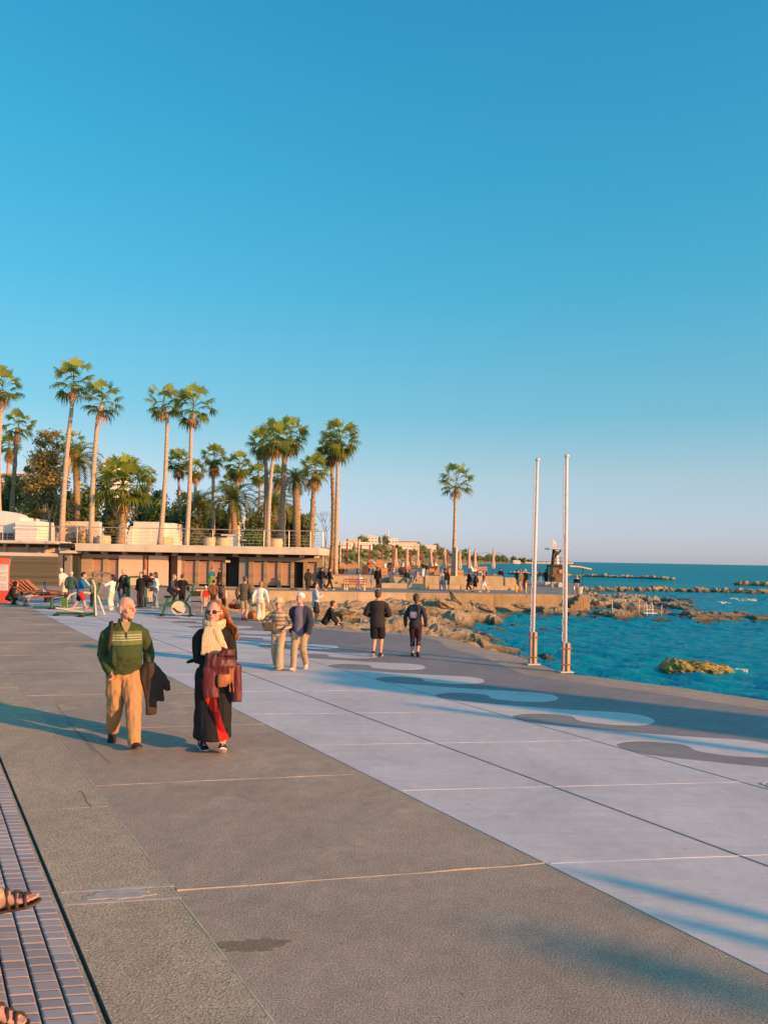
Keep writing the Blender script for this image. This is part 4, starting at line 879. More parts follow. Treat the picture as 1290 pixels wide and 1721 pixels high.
# bare shrub right of the clump
o = empty('bare_tree', (XZ(546, 70), 70, 1.05), 0, 'leafless thin tree left of the right hand palm pair', 'tree'); mb = MB(); r_ = random.Random(3)
def twig(p, d, ln, rad, lev):
    q = p+d*ln; mb.tube([p, p.lerp(q, .5)+Vector((r_.uniform(-.05, .05), 0, 0))*ln, q], [rad, rad*.8, rad*.5], 5, cap=False)
    if lev:
        for k in range(3): twig(q, (d+Vector((r_.uniform(-.7, .7), r_.uniform(-.5, .5), r_.uniform(-.1, .5)))).normalized(), ln*.66, rad*.5, lev-1)
twig(Vector((0, 0, 0)), Vector((0, 0, 1)), 2.2, .08, 4); mb.build('branches', m_bark, o)
# ---------------------------------------------------------------- far shore
DS = [(520, 100), (545, 130), (640, 230), (700, 330), (770, 500), (830, 750), (905, 1050), (930, 1150)]
TOPY = [(520, 922), (560, 919), (600, 912), (650, 914), (700, 919), (740, 926), (780, 934), (840, 939), (880, 943), (905, 945.6), (930, 946.5)]
def itp(T_, x):
    for (a, va), (b_, vb) in zip(T_[:-1], T_[1:]):
        if x <= b_: return va+(vb-va)*max(0, (x-a))/(b_-a)
    return T_[-1][1]
mb = MB(); cols = [520+4*k for k in range(104)]; rows = 16
def far_h(px, f):
    t = max(SEA+.6, ZP(px, itp(TOPY, px), itp(DS, px)*1.5)); k = min(1, f*1.6); return SEA-.3+(t-SEA)*(k*k*(3-2*k)*.75+.25*min(1, f*14))+noise.noise(Vector((px*.06, f*7, 2)))*min(1.2, t*.25)*min(1, f*6)
FD = lambda px, f: itp(DS, px)*(1+.75*f)
vs = []
for j in range(rows+1):
    for px in cols: f = j/rows; d = FD(px, f); vs.append((XZ(px, d), d, far_h(px, f)))
nx = len(cols); mb.add(vs, [(j*nx+i, j*nx+i+1, (j+1)*nx+i+1, (j+1)*nx+i) for j in range(rows) for i in range(nx-1)])
m, N, L, b = nodes_of('far_scrub'); tc = N.new('ShaderNodeTexCoord').outputs['Object']
f1 = noise_n(N, L, tc, .11, 8, .75)
L.new(ramp(N, L, f1, [(.36, (.48, .35, .22)), (.46, (.36, .27, .14)), (.5, (.13, .13, .05)), (.62, (.09, .10, .04)), (.7, (.26, .2, .1))]), b.inputs['Base Color']); b.inputs['Roughness'].default_value = .95
tag(mb.build('far_hillside', m, smooth=True), kind='structure')
def far_at(px, f): d = FD(px, f); return Vector((XZ(px, d), d, far_h(px, f)))
ftm = []
for k in range(5):
    r_ = random.Random(k+50); cl = [(r_.uniform(-.45, .45), r_.uniform(-.4, .4), r_.uniform(.35, .95), r_.uniform(.3, .55)) for _ in range(6)]
    o = foliage(cl, 420, .15, [m_bush, m_bush2, m_dgl][k % 3], None, k+60, 'crown'); ftm.append(o.data); bpy.data.objects.remove(o)
ftk = MB().tube([(0, 0, -.3), (.03, 0, .5)], [.07, .04], 6); o = ftk.build('trunk', m_bark); ftrunk = o.data; bpy.data.objects.remove(o)
for k in range(235):
    px = 565+(890-565)*rnd.random()**(.9 if k < 95 else 1.7); f = rnd.uniform(.12, .75) if k < 95 else rnd.uniform(.10, .42)
    if k > 189: px = rnd.uniform(572, 700); f = rnd.uniform(.14, .30)
    if px > 790: f = rnd.uniform(.05, .3)
    p = far_at(px, f); s = rnd.uniform(.55, 1.0)*p.y*(9 if px > 700 else 7)/FP; s = min(s, 5.5)
    o = empty('far_tree', p, rnd.uniform(0, 6), 'small dark tree among the scrub of the far shore', 'tree', 'trees on the far shore')
    for nm, me in (('trunk', ftrunk), ('crown', ftm[rnd.randrange(5)])):
        c = mobj(nm, me, o); c.scale = (s, s, s*rnd.uniform(.8, 1.2))
for px, pyt, f, lb in ((603, 897, .55, 'twin round topped tree on the far skyline left'), (610, 896, .5, 'taller round topped tree on the far skyline left'), (632, 899, .5, 'dark round tree on the far skyline'), (646, 897, .5, 'tall spreading tree on the far skyline right of the dark one'),
                       (826, 930, .2, 'open crowned tree standing above the far headland'), (892, 937, .06, 'last leaning tree at the tip of the far headland'), (862, 934, .12, 'dark tree clump near the tip of the far headland'), (712, 918, .5, 'bush on the far skyline beside the long white building')):
    p = far_at(px, f); h = ZP(px, pyt, p.y)-p.z; o = empty('far_tree', p, 0, lb, 'tree')
    for nm, me in (('trunk', ftrunk), ('crown', ftm[int(px) % 5])): c = mobj(nm, me, o); c.scale = (h*.5, h*.5, h*.72)
def far_house(px0, px1, pyt, pyb, f, label, m_, floors=2, cols_=4, roof=None):
    d = FD((px0+px1)/2, f); x0, x1 = XZ(px0, d), XZ(px1, d); zt = ZP((px0+px1)/2, pyt, d); zb = min(ZP((px0+px1)/2, pyb, d), far_h((px0+px1)/2, f))-.5
    o = empty('far_building', ((x0+x1)/2, d, zb), 0, label, 'building'); w_ = x1-x0; h = zt-zb
    MB().box((0, 5, h/2), (w_, 10, h)).build('wall', m_, o)
    MB().box((0, 5, h+.2), (w_*1.03, 10.4, .4)).build('roof', roof or m_, o)
    for j in range(floors):
        for c in range(cols_):
            MB().box((-w_/2+w_*(c+.5)/cols_, -.05, h-(j+.5)*h/floors*.8), (w_/cols_*.45, .1, h/floors*.28)).build('window', M('far_window', (.36, .31, .27), .7), o)
m_terra = M('terracotta', (.33, .15, .09), .85)
far_house(585, 603, 908, 920, .42, 'pale house block at the left of the far hillside', m_cream)
far_house(604, 624, 913, 925, .36, 'cream house with a flat roof left on the far hillside', m_white)
far_house(611, 634, 902, 912, .5, 'white house on top of the far hill', m_white)
far_house(636, 668, 906, 914, .6, 'long low white house along the far skyline', m_white, 1, 6)
far_house(646, 700, 911, 916, .55, 'long house with a terracotta roof on the far skyline', m_cream, 1, 6, m_terra)
far_house(656, 692, 915, 928, .42, 'large cream building in the middle of the far hillside', m_white, 2, 7)
far_house(690, 704, 915, 932, .3, 'narrow cream building right of the large one on the far shore', m_cream, 2, 3)
far_house(703, 732, 917, 927, .45, 'white hotel with bands of windows on the far shore', m_white, 2, 8)
far_house(573, 590, 914, 924, .4, 'small white house behind the right hand palm pair', m_white)
o = empty('chimney_mast', far_at(651, .6), 0, 'thin white mast on the far skyline', 'mast'); MB().cyl((0, 0, 0), (0, 0, 6.8), .35, .25, 8).build('mast', m_white, o)
far_house(862, 874, 942.4, 944.8, .02, 'flat white building at the tip of the far headland', m_white, 1, 3)
# thin far mole continuing to the tower
mb = MB()
for k in range(60):
    px = 860+1.7*k; d = 1000+2*k; p = Vector((XZ(px, d), d, SEA)); s = rnd.uniform(1.6, 2.6); mb.box((p.x, p.y, SEA+.8*s*.6), (3.6, 5, s*1.1), rnd.uniform(-.5, .5), .5)
tag(mb.build('far_mole', m_rock), 'long thin stone mole running out from the far headland', 'mole')
# ---------------------------------------------------------------- people
def V(*a): return Vector(a)
def loft(mb, secs, n=14, mi=0):
    """closed tube through sections (centre, half-axis a, half-axis b)"""
    vs = []
    for c, a, b_ in secs:
        for j in range(n):
            t = 2*math.pi*j/n; vs.append(c+a*math.cos(t)+b_*math.sin(t))
    k = len(secs)
    fs = [(i*n+j, i*n+(j+1) % n, (i+1)*n+(j+1) % n, (i+1)*n+j) for i in range(k-1) for j in range(n)]
    fs += [tuple(range(n-1, -1, -1)), tuple(range((k-1)*n, k*n))]
    mb.add(vs, fs, mi)
def limb(mb, pts, rad, n=10, capr=True):
    pts = [Vector(p) for p in pts]; secs = []; up = None; k = len(pts)
    P, Q = list(pts), list(rad)
    if capr:
        t0 = (pts[0]-pts[1]).normalized(); t1 = (pts[-1]-pts[-2]).normalized()
        P = [pts[0]+t0*rad[0]*.85, pts[0]+t0*rad[0]*.5]+P+[pts[-1]+t1*rad[-1]*.5, pts[-1]+t1*rad[-1]*.85]; Q = [rad[0]*.4, rad[0]*.85]+Q+[rad[-1]*.85, rad[-1]*.4]
    mb.tube(P, Q, n)
def ell(mb, c, r, M_=None, n=14, m=9):
    M_ = M_ or Matrix.Identity(3); secs = []
    for i in range(m):
        t = -math.pi/2+math.pi*(i+.5)/m; q = math.cos(t)
        secs.append((Vector(c)+M_ @ V(0, 0, r[2]*math.sin(t)*1.02), M_ @ V(r[0]*q, 0, 0), M_ @ V(0, r[1]*q, 0)))
    loft(mb, secs, n)
def ik(a, c, l1, l2, hint):
    a, c = Vector(a), Vector(c); d = c-a; L_ = min(d.length, (l1+l2)*.999); dn = d.normalized()
    x = (l1*l1-l2*l2+L_*L_)/(2*L_); hgt = math.sqrt(max(0, l1*l1-x*x)); h = Vector(hint)-dn*Vector(hint).dot(dn)
    if h.length < 1e-5: h = dn.orthogonal()
    return a+dn*x+h.normalized()*hgt, a+dn*L_
JOBS = []
def job(name, mb, voxel, smooth, mats, parent, fold=0, pred=None, fscale=9, fstretch=(1, 1, .45), sub=0):
    if mb.v: JOBS.append((name, mb, voxel, smooth, mats, parent, fold, pred, fscale, fstretch))
def run_jobs():
    obs = []
    for name, mb, voxel, smooth, mats, parent, fold, pred, fs_, fst in JOBS:
        me = bpy.data.meshes.new('tmp'); me.from_pydata(mb.v, [], mb.f); ob = bpy.data.objects.new('tmp', me); col.objects.link(ob)
        m1 = ob.modifiers.new('r', 'REMESH'); m1.mode = 'VOXEL'; m1.voxel_size = voxel
        m2 = ob.modifiers.new('s', 'SMOOTH'); m2.factor = .5; m2.iterations = smooth
        obs.append(ob)
    dg = bpy.context.evaluated_depsgraph_get(); dg.update()
    for ob, (name, mb, voxel, smooth, mats, parent, fold, pred, fs_, fst) in zip(obs, JOBS):
        me = bpy.data.meshes.new_from_object(ob.evaluated_get(dg)); me.name = name
        n = len(me.vertices)
        if fold and n:
            co = np.empty(n*3); me.vertices.foreach_get('co', co); co = co.reshape(-1, 3)
            nr = np.empty(n*3); me.vertex_normals.foreach_get('vector', nr); nr = nr.reshape(-1, 3)
            for i in range(n):
                x, y, z = co[i]; q = V(x*fst[0], y*fst[1], z*fst[2])*fs_
                co[i] += nr[i]*(fold*((1-abs(noise.noise(q))*2.4)*.7+noise.noise(q*2.3+V(5, 0, 0))*.5))
            me.vertices.foreach_set('co', co.ravel())
        me.materials.clear(); mats_ = mats if isinstance(mats, (list, tuple)) else [mats]
        for m_ in mats_: me.materials.append(m_)
        me.polygons.foreach_set('use_smooth', [True]*len(me.polygons))
        if pred: me.polygons.foreach_set('material_index', [pred(p.center, None) for p in me.polygons])
        me.update(); mobj(name, me, parent)
    for ob in obs:
        me = ob.data; bpy.data.objects.remove(ob); bpy.data.meshes.remove(me)
    JOBS.clear()
def cloth(name, c, var=.12, rough=.85, bump=.15, sc=22): return M('cloth_'+name, c, rough, var, sc, bump, 120, .004, .2)
def skinm():
    m, N, L, b = nodes_of('skin'); tc = N.new('ShaderNodeTexCoord').outputs['Object']
    L.new(ramp(N, L, noise_n(N, L, tc, 14, 4), [(.35, (.50, .25, .19)), (.65, (.60, .35, .27))]), b.inputs['Base Color']); b.inputs['Roughness'].default_value = .55
    b.inputs['Subsurface Weight'].default_value = .08; b.inputs['Subsurface Radius'].default_value = (.01, .004, .002); return m
m_skin = skinm()
def hand(mb, w, d, nrm, thumb, s, curl=.5):
    """palm and five fingers; d finger direction, nrm back of the hand, thumb towards the thumb side"""
    d = d.normalized(); t = (thumb-d*thumb.dot(d)).normalized(); nrm = (nrm-d*nrm.dot(d)-t*nrm.dot(t)); nrm = nrm.normalized() if nrm.length > .01 else d.cross(t)
    loft(mb, [(w-d*.01*s, t*.014*s, nrm*.011*s), (w+d*.018*s, t*.021*s, nrm*.011*s), (w+d*.048*s, t*.024*s, nrm*.0095*s), (w+d*.056*s, t*.021*s, nrm*.007*s)], 10)
    for k, (o, ln) in enumerate(((.018, .040), (.0062, .046), (-.0058, .043), (-.0172, .034))):
        p = w+t*o*s+d*.050*s; a = .15; pts = [p]; dd = d
        for q in (.42, .32, .26):
            a += curl*(.75+.12*k); dd = d*math.cos(a)-nrm*math.sin(a); p = p+dd*ln*q*s; pts.append(p)
        limb(mb, pts, [.0062*s, .0058*s, .0054*s, .0046*s], 7)
    p = w+t*.016*s+d*.010*s; limb(mb, [p, p+(t*.8+d*.6-nrm*.2).normalized()*.024*s, p+(t*.62+d*.75-nrm*.45).normalized()*.046*s], [.0085*s, .0072*s, .0052*s], 7)
def person(label, loc, rz, H, pose, look, lod=2, group=None):
    o = empty('person', loc, rz, label, 'person', group)
    vox = (.0085, .0125, .024)[lod]; sm = (3, 3, 2)[lod]
    P = dict(hip=.52, hipy=0, lean=0, side=0, head=(0, 0), feet=((-.05, .0, 0, 0, 0), (.05, .0, 0, 0, 0)), hands=((-.03, .03, -.30), (.03, .03, -.30)), elb=((-.5, -1, -.2), (.5, -1, -.2)), curl=.5, knee=((-.05, 1, .1), (.05, 1, .1)), twist=0); P.update(pose)
    K = dict(skin=m_skin, top=None, sleeve=1.0, hem=-.05, th=.0, belly=0, bulk=1.0, bottom='trousers', bm=None, shoes=None, hair='short', hm=None, legw=1.0, topname='jacket', flare=0, sole=None, fold=1, pred=None, bpred=None, hemz=.1, kid=1.07, shape=1.0); K.update(look)
    hd = K['kid']
    pel = V(0, P['hipy']*H, P['hip']*H)
    Rt = Matrix.Rotation(R(P['twist']), 3, 'Z') @ Matrix.Rotation(R(P['side']), 3, 'Y') @ Matrix.Rotation(R(-P['lean']), 3, 'X')
    B = K['bulk']; f_ = lambda x, y, z: pel+Rt @ V(x*H, y*H, z*H)
    ax, ay = Rt @ V(H, 0, 0), Rt @ V(0, H, 0)
    sh = [f_(-.102*B**.6, -.004, .270), f_(.102*B**.6, -.004, .270)]; hipj = [pel+V(-.045*H, 0, 0), pel+V(.045*H, 0, 0)]
    bg = K['belly']
    torso = [(-.055, .070, .055, 0), (-.02, .088, .066, 0), (.03, .090, .068, .004+bg*.25), (.10, .078+bg*.2, .058+bg*.5, .006+bg*.55), (.16, .084+bg*.1, .062+bg*.3, .006+bg*.35), (.22, .096, .066, .004), (.27, .100, .057, 0), (.298, .080, .046, -.004), (.320, .050, .036, -.004), (.345, .034, .034, 0)]
    def tors(mb, th, z0, z1, k=1.0, fl=0):
        s = []
        for z, rx, ry, cy in torso:
            if z < z0-.005 or z > z1: continue
            s.append((f_(0, cy, z), ax*(rx*B*k+th), ay*(ry*B*k+th)))
        if z0 < -.055:
            c, a, b_ = f_(0, 0, z0), ax*((.088+fl)*B*k+th), ay*((.066+fl)*B*k+th); s = [(c, a, b_)]+s
        loft(mb, s, 18)
    bm = MB(); tors(bm, -.004, -.055, .36)
    # head
    neck = f_(0, .004, .325); Rh = Rt @ Matrix.Rotation(R(P['lean'])*.6, 3, 'X') @ Matrix.Rotation(R(P['head'][0]), 3, 'Z') @ Matrix.Rotation(R(-P['head'][1]), 3, 'X')
    hc = f_(0, .012, .365)+Rh @ V(0, .006*H, .050*H*hd); s_ = H*hd
    q = lambda x, y, z: hc+Rh @ V(x*s_, y*s_, z*s_)
    limb(bm, [f_(0, -.004, .29), neck, q(0, -.008, -.03)], [.034*H, .030*H, .031*H])
    ell(bm, q(0, -.006, .012), (.0455*s_, .056*s_, .054*s_), Rh); ell(bm, q(0, .012, -.022), (.037*s_, .042*s_, .044*s_), Rh)
    ell(bm, q(0, .040, -.050), (.019*s_, .014*s_, .014*s_), Rh)
    loft(bm, [(q(0, .048, .016), Rh @ V(.0055*s_, 0, 0), Rh @ V(0, .006*s_, .003*s_)), (q(0, .060, -.004), Rh @ V(.0085*s_, 0, 0), Rh @ V(0, .008*s_, .004*s_)), (q(0, .062, -.012), Rh @ V(.0115*s_, 0, 0), Rh @ V(0, .010*s_, .004*s_)), (q(0, .050, -.018), Rh @ V(.008*s_, 0, 0), Rh @ V(0, .008*s_, .004*s_))], 8)
    ell(bm, q(0, .043, .016), (.030*s_, .011*s_, .009*s_), Rh)                      # brow
    ell(bm, q(0, .0485, -.032), (.016*s_, .009*s_, .0075*s_), Rh)                   # lips
    for sx in (-1, 1):
        ell(bm, q(sx*.046, -.004, -.004), (.006*s_, .012*s_, .018*s_), Rh, 8, 6); ell(bm, q(sx*.026, .036, -.012), (.014*s_, .014*s_, .014*s_), Rh, 8, 6)
    # arms
    top = MB(); sleeve_r = .036*B**.5; hands_w = []
    for k in (0, 1):
        sg = (-1, 1)[k]; t = sh[k]+Rt @ (Vector(P['hands'][k])*H); el, wr = ik(sh[k], t, .168*H, .150*H, Rt @ Vector(P['elb'][k])); d = (wr-el).normalized(); hands_w.append((wr, d, el))
        limb(bm, [sh[k], sh[k].lerp(el, .5), el, el.lerp(wr, .35), wr], [.026*H, .026*H, .0215*H, .0225*H, .0155*H])
        inn = V(-sg, 0, 0); th_ = P.get('thumb', (None, None))[k]; th_ = Rt @ Vector(th_) if th_ else Rt @ V(-sg*.3, 1, 0); nb = d.cross(th_)*(-sg)
        if nb.length < .05: nb = V(sg, 0, 0)
        hand(bm, wr, d, nb, th_, H*.98, P['curl'])
        if K['top']:
            sl = K['sleeve']; w1 = sh[k]; pts = [sh[k]+Rt @ V(-sg*.022*H, 0, .006*H), sh[k].lerp(el, .18), sh[k].lerp(el, .55), el, el.lerp(wr, .5), wr+d*.004*H]; rr = [.033, .039, .038, .034, .032, .026]
            if sl < 1: m_ = max(3, int(round(2+sl*3))); pts = pts[:m_]; rr = rr[:m_]
            limb(top, pts, [x*H*(B**.4)*K.get('slv', 1)+K['th']*H for x in rr], 12)
    # legs and feet
    leg = MB(); shoes = []
    for k in (0, 1):
        fx, fy, fz, yaw, pit = P['feet'][k]; an = V(fx*H, fy*H, (.042+fz)*H); Rf = Matrix.Rotation(R(yaw), 3, 'Z') @ Matrix.Rotation(R(pit), 3, 'X')
        kn, an = ik(hipj[k], an, .246*H, .240*H, V(*P['knee'][k]))
        limb(bm, [hipj[k], hipj[k].lerp(kn, .5), kn, kn.lerp(an, .3), kn.lerp(an, .65), an], [.055*H, .048*H, .034*H, .036*H, .028*H, .021*H])
        g = lambda x, y, z: an+Rf @ V(x*H, y*H, z*H)
        if K['shoes'] is not None or True:
            ft = MB() if K['shoes'] else bm; e = .003 if K['shoes'] else -.002; A_ = Rf @ V(H, 0, 0); C_ = Rf @ V(0, 0, H)
            if K['shoes'] or not K.get('sandal'):
                loft(ft, [(g(0, -.040, -.022), A_*(.012+e), C_*(.014)), (g(0, -.034, -.016), A_*(.020+e), C_*(.024)), (g(0, -.006, -.008), A_*(.022+e), C_*(.034)), (g(0, .03, -.018), A_*(.023+e), C_*(.024)), (g(0, .065, -.025), A_*(.0265+e), C_*(.017)), (g(0, .092, -.029), A_*(.025+e), C_*(.013)), (g(0, .108, -.031), A_*(.013+e), C_*(.009))], 12)
            if K['shoes']:
                so = MB(); loft(so, [(g(0, -.044, -.037), A_*.016, C_*.005), (g(0, -.036, -.037), A_*.024, C_*.0055), (g(0, 0, -.037), A_*.023, C_*.0055), (g(0, .06, -.0375), A_*.030, C_*.0055), (g(0, .092, -.037), A_*.028, C_*.0055), (g(0, .112, -.035), A_*.014, C_*.005)], 14)
                shoes.append((ft, so))
            P.setdefault('_ank', []).append((an, Rf, kn))
        if K['bottom'] in ('trousers', 'capri', 'shorts', 'wide'):
            lw = K['legw']; pts = [hipj[k]+V(0, 0, .01*H), hipj[k].lerp(kn, .5), kn, kn.lerp(an, .5), an+V(0, 0, .004*H)]; rr = [.066*B**.5, .058*lw, .046*lw, .040*lw, .037*lw]
            if K['bottom'] == 'wide': rr = [.064, .056, .052, .056, .062]
            if K['bottom'] == 'shorts': pts = pts[:2]+[hipj[k].lerp(kn, .86)]; rr = [.066, .066, .064]
            if K['bottom'] == 'capri': pts = pts[:3]+[kn.lerp(an, .45)]; rr = [.062, .052, .040, .036]
            limb(leg, pts, [x*H for x in rr], 12)
    if K['bottom'] in ('trousers', 'capri', 'shorts', 'wide'):
        loft(leg, [(f_(0, 0, -.06), ax*.075*B, ay*.062*B), (f_(0, 0, -.02), ax*.094*B, ay*.072*B), (f_(0, bg*.2, .03), ax*.094*B, ay*(.070*B+bg*.08)), (f_(0, bg*.3, .05), ax*.086*B, ay*(.060*B+bg*.12))], 18)
    if K['bottom'] == 'skirt':
        a0, a1 = P['_ank'][0][0], P['_ank'][1][0]; hz = K['hemz']*H; cm = (a0+a1)/2; wx = abs(a0.x-a1.x)/2+.065*H; wy = abs(a0.y-a1.y)/2+.075*H
        loft(leg, [(V(cm.x, cm.y, hz), V(wx, 0, 0), V(0, wy, 0)), (V(cm.x*.9, cm.y*.8, hz+.02*H), V(wx, 0, 0), V(0, wy, 0)), (V(cm.x*.5, cm.y*.5, .27*H), V(max(.092*H, wx*.95), 0, 0), V(0, .095*H, 0)), (V(0, 0, .42*H), V(.104*H, 0, 0), V(0, .085*H, 0)), (f_(0, 0, 0), ax*.104, ay*.082), (f_(0, 0, .06), ax*.092, ay*.070), (f_(0, 0, .10), ax*.084, ay*.064)], 22)
        for k in (0, 1):
            an, Rf, kn = P['_ank'][k]; limb(leg, [hipj[k], kn, kn.lerp(V(an.x, an.y, hz), .55)], [.075*H, .062*H, .055*H], 12)
    job('body', bm, vox, sm, K['skin'], o)
    if K['top']:
        tors(top, .009+K['th'], K['hem'], .345 if K.get('hood') else .325, 1.0, K['flare'])
        if K.get('hood'): ell(top, f_(0, -.03, .325), (.06*H, .045*H, .035*H), Rt)
        job(K['topname'], top, vox, sm, K['top'], o, .006*K['fold'] if lod < 2 else .004, K['pred'], 9)
    if K['bm']: job({'trousers': 'trousers', 'capri': 'leggings', 'shorts': 'shorts', 'wide': 'trousers', 'skirt': 'skirt'}[K['bottom']], leg, vox, sm, K['bm'], o, .006*K['fold'] if lod < 2 else .003, K['bpred'], 10)
    for ft, so in shoes:
        ob = ft.build('shoe', K['shoes'], o, True); so.build('sole', K['sole'] or K['shoes'], ob, True)
    hs = K['hair']; hmb = MB()
    if hs in ('short', 'long', 'pony', 'bob', 'balding'):
        if hs == 'balding':
            ell(hmb, q(0, -.025, .004), (.0482*s_, .0435*s_, .043*s_), Rh); ell(hmb, q(0, -.020, -.014), (.0478*s_, .036*s_, .026*s_), Rh)
        else:
            ell(hmb, q(0, -.012, .020), (.0495*s_, .058*s_, .053*s_), Rh); ell(hmb, q(0, -.030, -.008), (.045*s_, .036*s_, .042*s_), Rh)
        if hs in ('long',):
            w_ = K.get('wind', (0, 0)); loft(hmb, [(q(0, -.02, .03), Rh @ V(.046*s_, 0, 0), Rh @ V(0, .040*s_, 0)), (q(w_[0]*.3, -.036, -.03), Rh @ V(.052*s_, 0, 0), Rh @ V(0, .032*s_, 0)), (q(w_[0]*.7, -.048, -.09), Rh @ V(.054*s_, 0, 0), Rh @ V(0, .026*s_, 0)), (q(w_[0], -.050, -.15), Rh @ V(.034*s_, 0, 0), Rh @ V(0, .016*s_, 0))], 12)
        if hs == 'bob': loft(hmb, [(q(0, -.02, .02), Rh @ V(.052*s_, 0, 0), Rh @ V(0, .045*s_, 0)), (q(0, -.022, -.055), Rh @ V(.054*s_, 0, 0), Rh @ V(0, .036*s_, 0))], 12)
        if hs == 'pony': limb(hmb, [q(0, -.06, .02), q(.005, -.085, -.01), q(.012, -.082, -.07), q(.02, -.070, -.13)], [.018*s_, .022*s_, .018*s_, .008*s_])
        job('hair', hmb, vox, 2, K['hm'], o, .003 if lod < 2 else .0, None, 30, (1, 1, .4))
    elif hs == 'hat':
        loft(hmb, [(q(0, -.005, .028), Rh @ V(.088*s_, 0, 0), Rh @ V(0, .092*s_, -.012*s_)), (q(0, -.005, .036), Rh @ V(.084*s_, 0, 0), Rh @ V(0, .088*s_, -.012*s_)), (q(0, -.005, .040), Rh @ V(.054*s_, 0, 0), Rh @ V(0, .062*s_, 0)), (q(0, -.005, .075), Rh @ V(.050*s_, 0, 0), Rh @ V(0, .056*s_, 0)), (q(0, -.005, .084), Rh @ V(.036*s_, 0, 0), Rh @ V(0, .040*s_, 0))], 18)
        ho = hmb.build('hat', K['hm'], o, True)
    elif hs == 'cap':
        ell(hmb, q(0, -.008, .030), (.0505*s_, .060*s_, .048*s_), Rh); job('cap', hmb, vox, 2, K['hm'], o)
        mb2 = MB(); loft(mb2, [(q(0, .035, .030), Rh @ V(.040*s_, 0, 0), Rh @ V(0, 0, .004*s_)), (q(0, .07, .026), Rh @ V(.036*s_, 0, 0), Rh @ V(0, 0, .004*s_)), (q(0, .092, .020), Rh @ V(.020*s_, 0, 0), Rh @ V(0, 0, .003*s_))], 12); mb2.build('cap_peak', K['hm'], o, True)
    elif hs == 'hood':
        ell(hmb, q(0, -.018, .008), (.060*s_, .062*s_, .066*s_), Rh); ell(hmb, q(0, -.02, -.05), (.058*s_, .05*s_, .04*s_), Rh); job('hood', hmb, vox, 2, K['hm'], o, .004)
    if lod < 2:
        eb = MB()
        for sx in (-1, 1): ell(eb, q(sx*.0185, .0478, .001), (.0058*s_, .003*s_, .0028*s_), Rh, 8, 5)
        eb.build('eyes', M('eye_dark', (.05, .035, .03), .3), o, True)
    return dict(o=o, q=q, f=f_, Rt=Rt, Rh=Rh, sh=sh, hands=hands_w, ank=P['_ank'], pel=pel, s=s_)
def walk(st=.13, ph=1, sw=.10, w=.045):
    """ph=1: left foot forward"""
    a = (-w, st, .0, 4, 14); b_ = (w, -st*1.15, .028, -4, -28); f = (a, b_) if ph > 0 else ((-w, -st*1.15, .028, 4, -28), (w, st, 0, -4, 14))
    hn = ((-.045, -sw, -.29), (.045, sw*1.3, -.275)) if ph > 0 else ((-.045, sw*1.3, -.275), (.045, -sw, -.29))
    return dict(feet=f, hands=hn, hip=.508, lean=2)
blk = cloth('black', (.018, .017, .017)); dk = cloth('charcoal', (.035, .032, .032)); dnav = cloth('navy', (.035, .04, .06)); jean = cloth('jeans', (.10, .14, .20)); jeanl = cloth('pale_jeans', (.25, .30, .36)); cream = cloth('cream', (.66, .58, .47)); wht = cloth('white', (.74, .72, .70)); oliv = cloth('olive', (.11, .095, .06))
khaki = cloth('khaki', (.43, .25, .125), .08, .85, .2); beige = cloth('beige', (.42, .33, .22)); green = cloth('green', (.045, .085, .03)); teal = cloth('teal', (.04, .09, .085)); blue = cloth('blue', (.015, .16, .34)); brown = cloth('brown', (.16, .085, .04)); redc = cloth('red', (.45, .03, .03)); camo = cloth('camo', (.17, .15, .09), .6, .85, .1, 14); gray = cloth('grey', (.30, .29, .28)); pink = cloth('pink', (.55, .32, .30)); lblue = cloth('light_blue', (.38, .48, .56)); tan = cloth('tan', (.36, .24, .15)); orange_c = cloth('orange', (.6, .16, .04))
h_gray = M('hair_grey', (.62, .58, .54), .7, .25, 40, .6, 90); h_brown = M('hair_brown', (.07, .04, .025), .55, .3, 40, .5, 90); h_blond = M('hair_fair', (.33, .20, .10), .55, .25, 40, .5, 90); h_dark = M('hair_dark', (.02, .015, .013), .5, .2, 40, .4, 90); h_aub = M('hair_auburn', (.27, .10, .035), .5, .45, 45, 1.0, 70, .01)
sh_blk = M('shoe_black', (.02, .018, .018), .5, .1); sh_wht = M('shoe_white', (.68, .64, .62), .6, .05); sh_sole = M('shoe_sole', (.55, .42, .28), .8, .1)
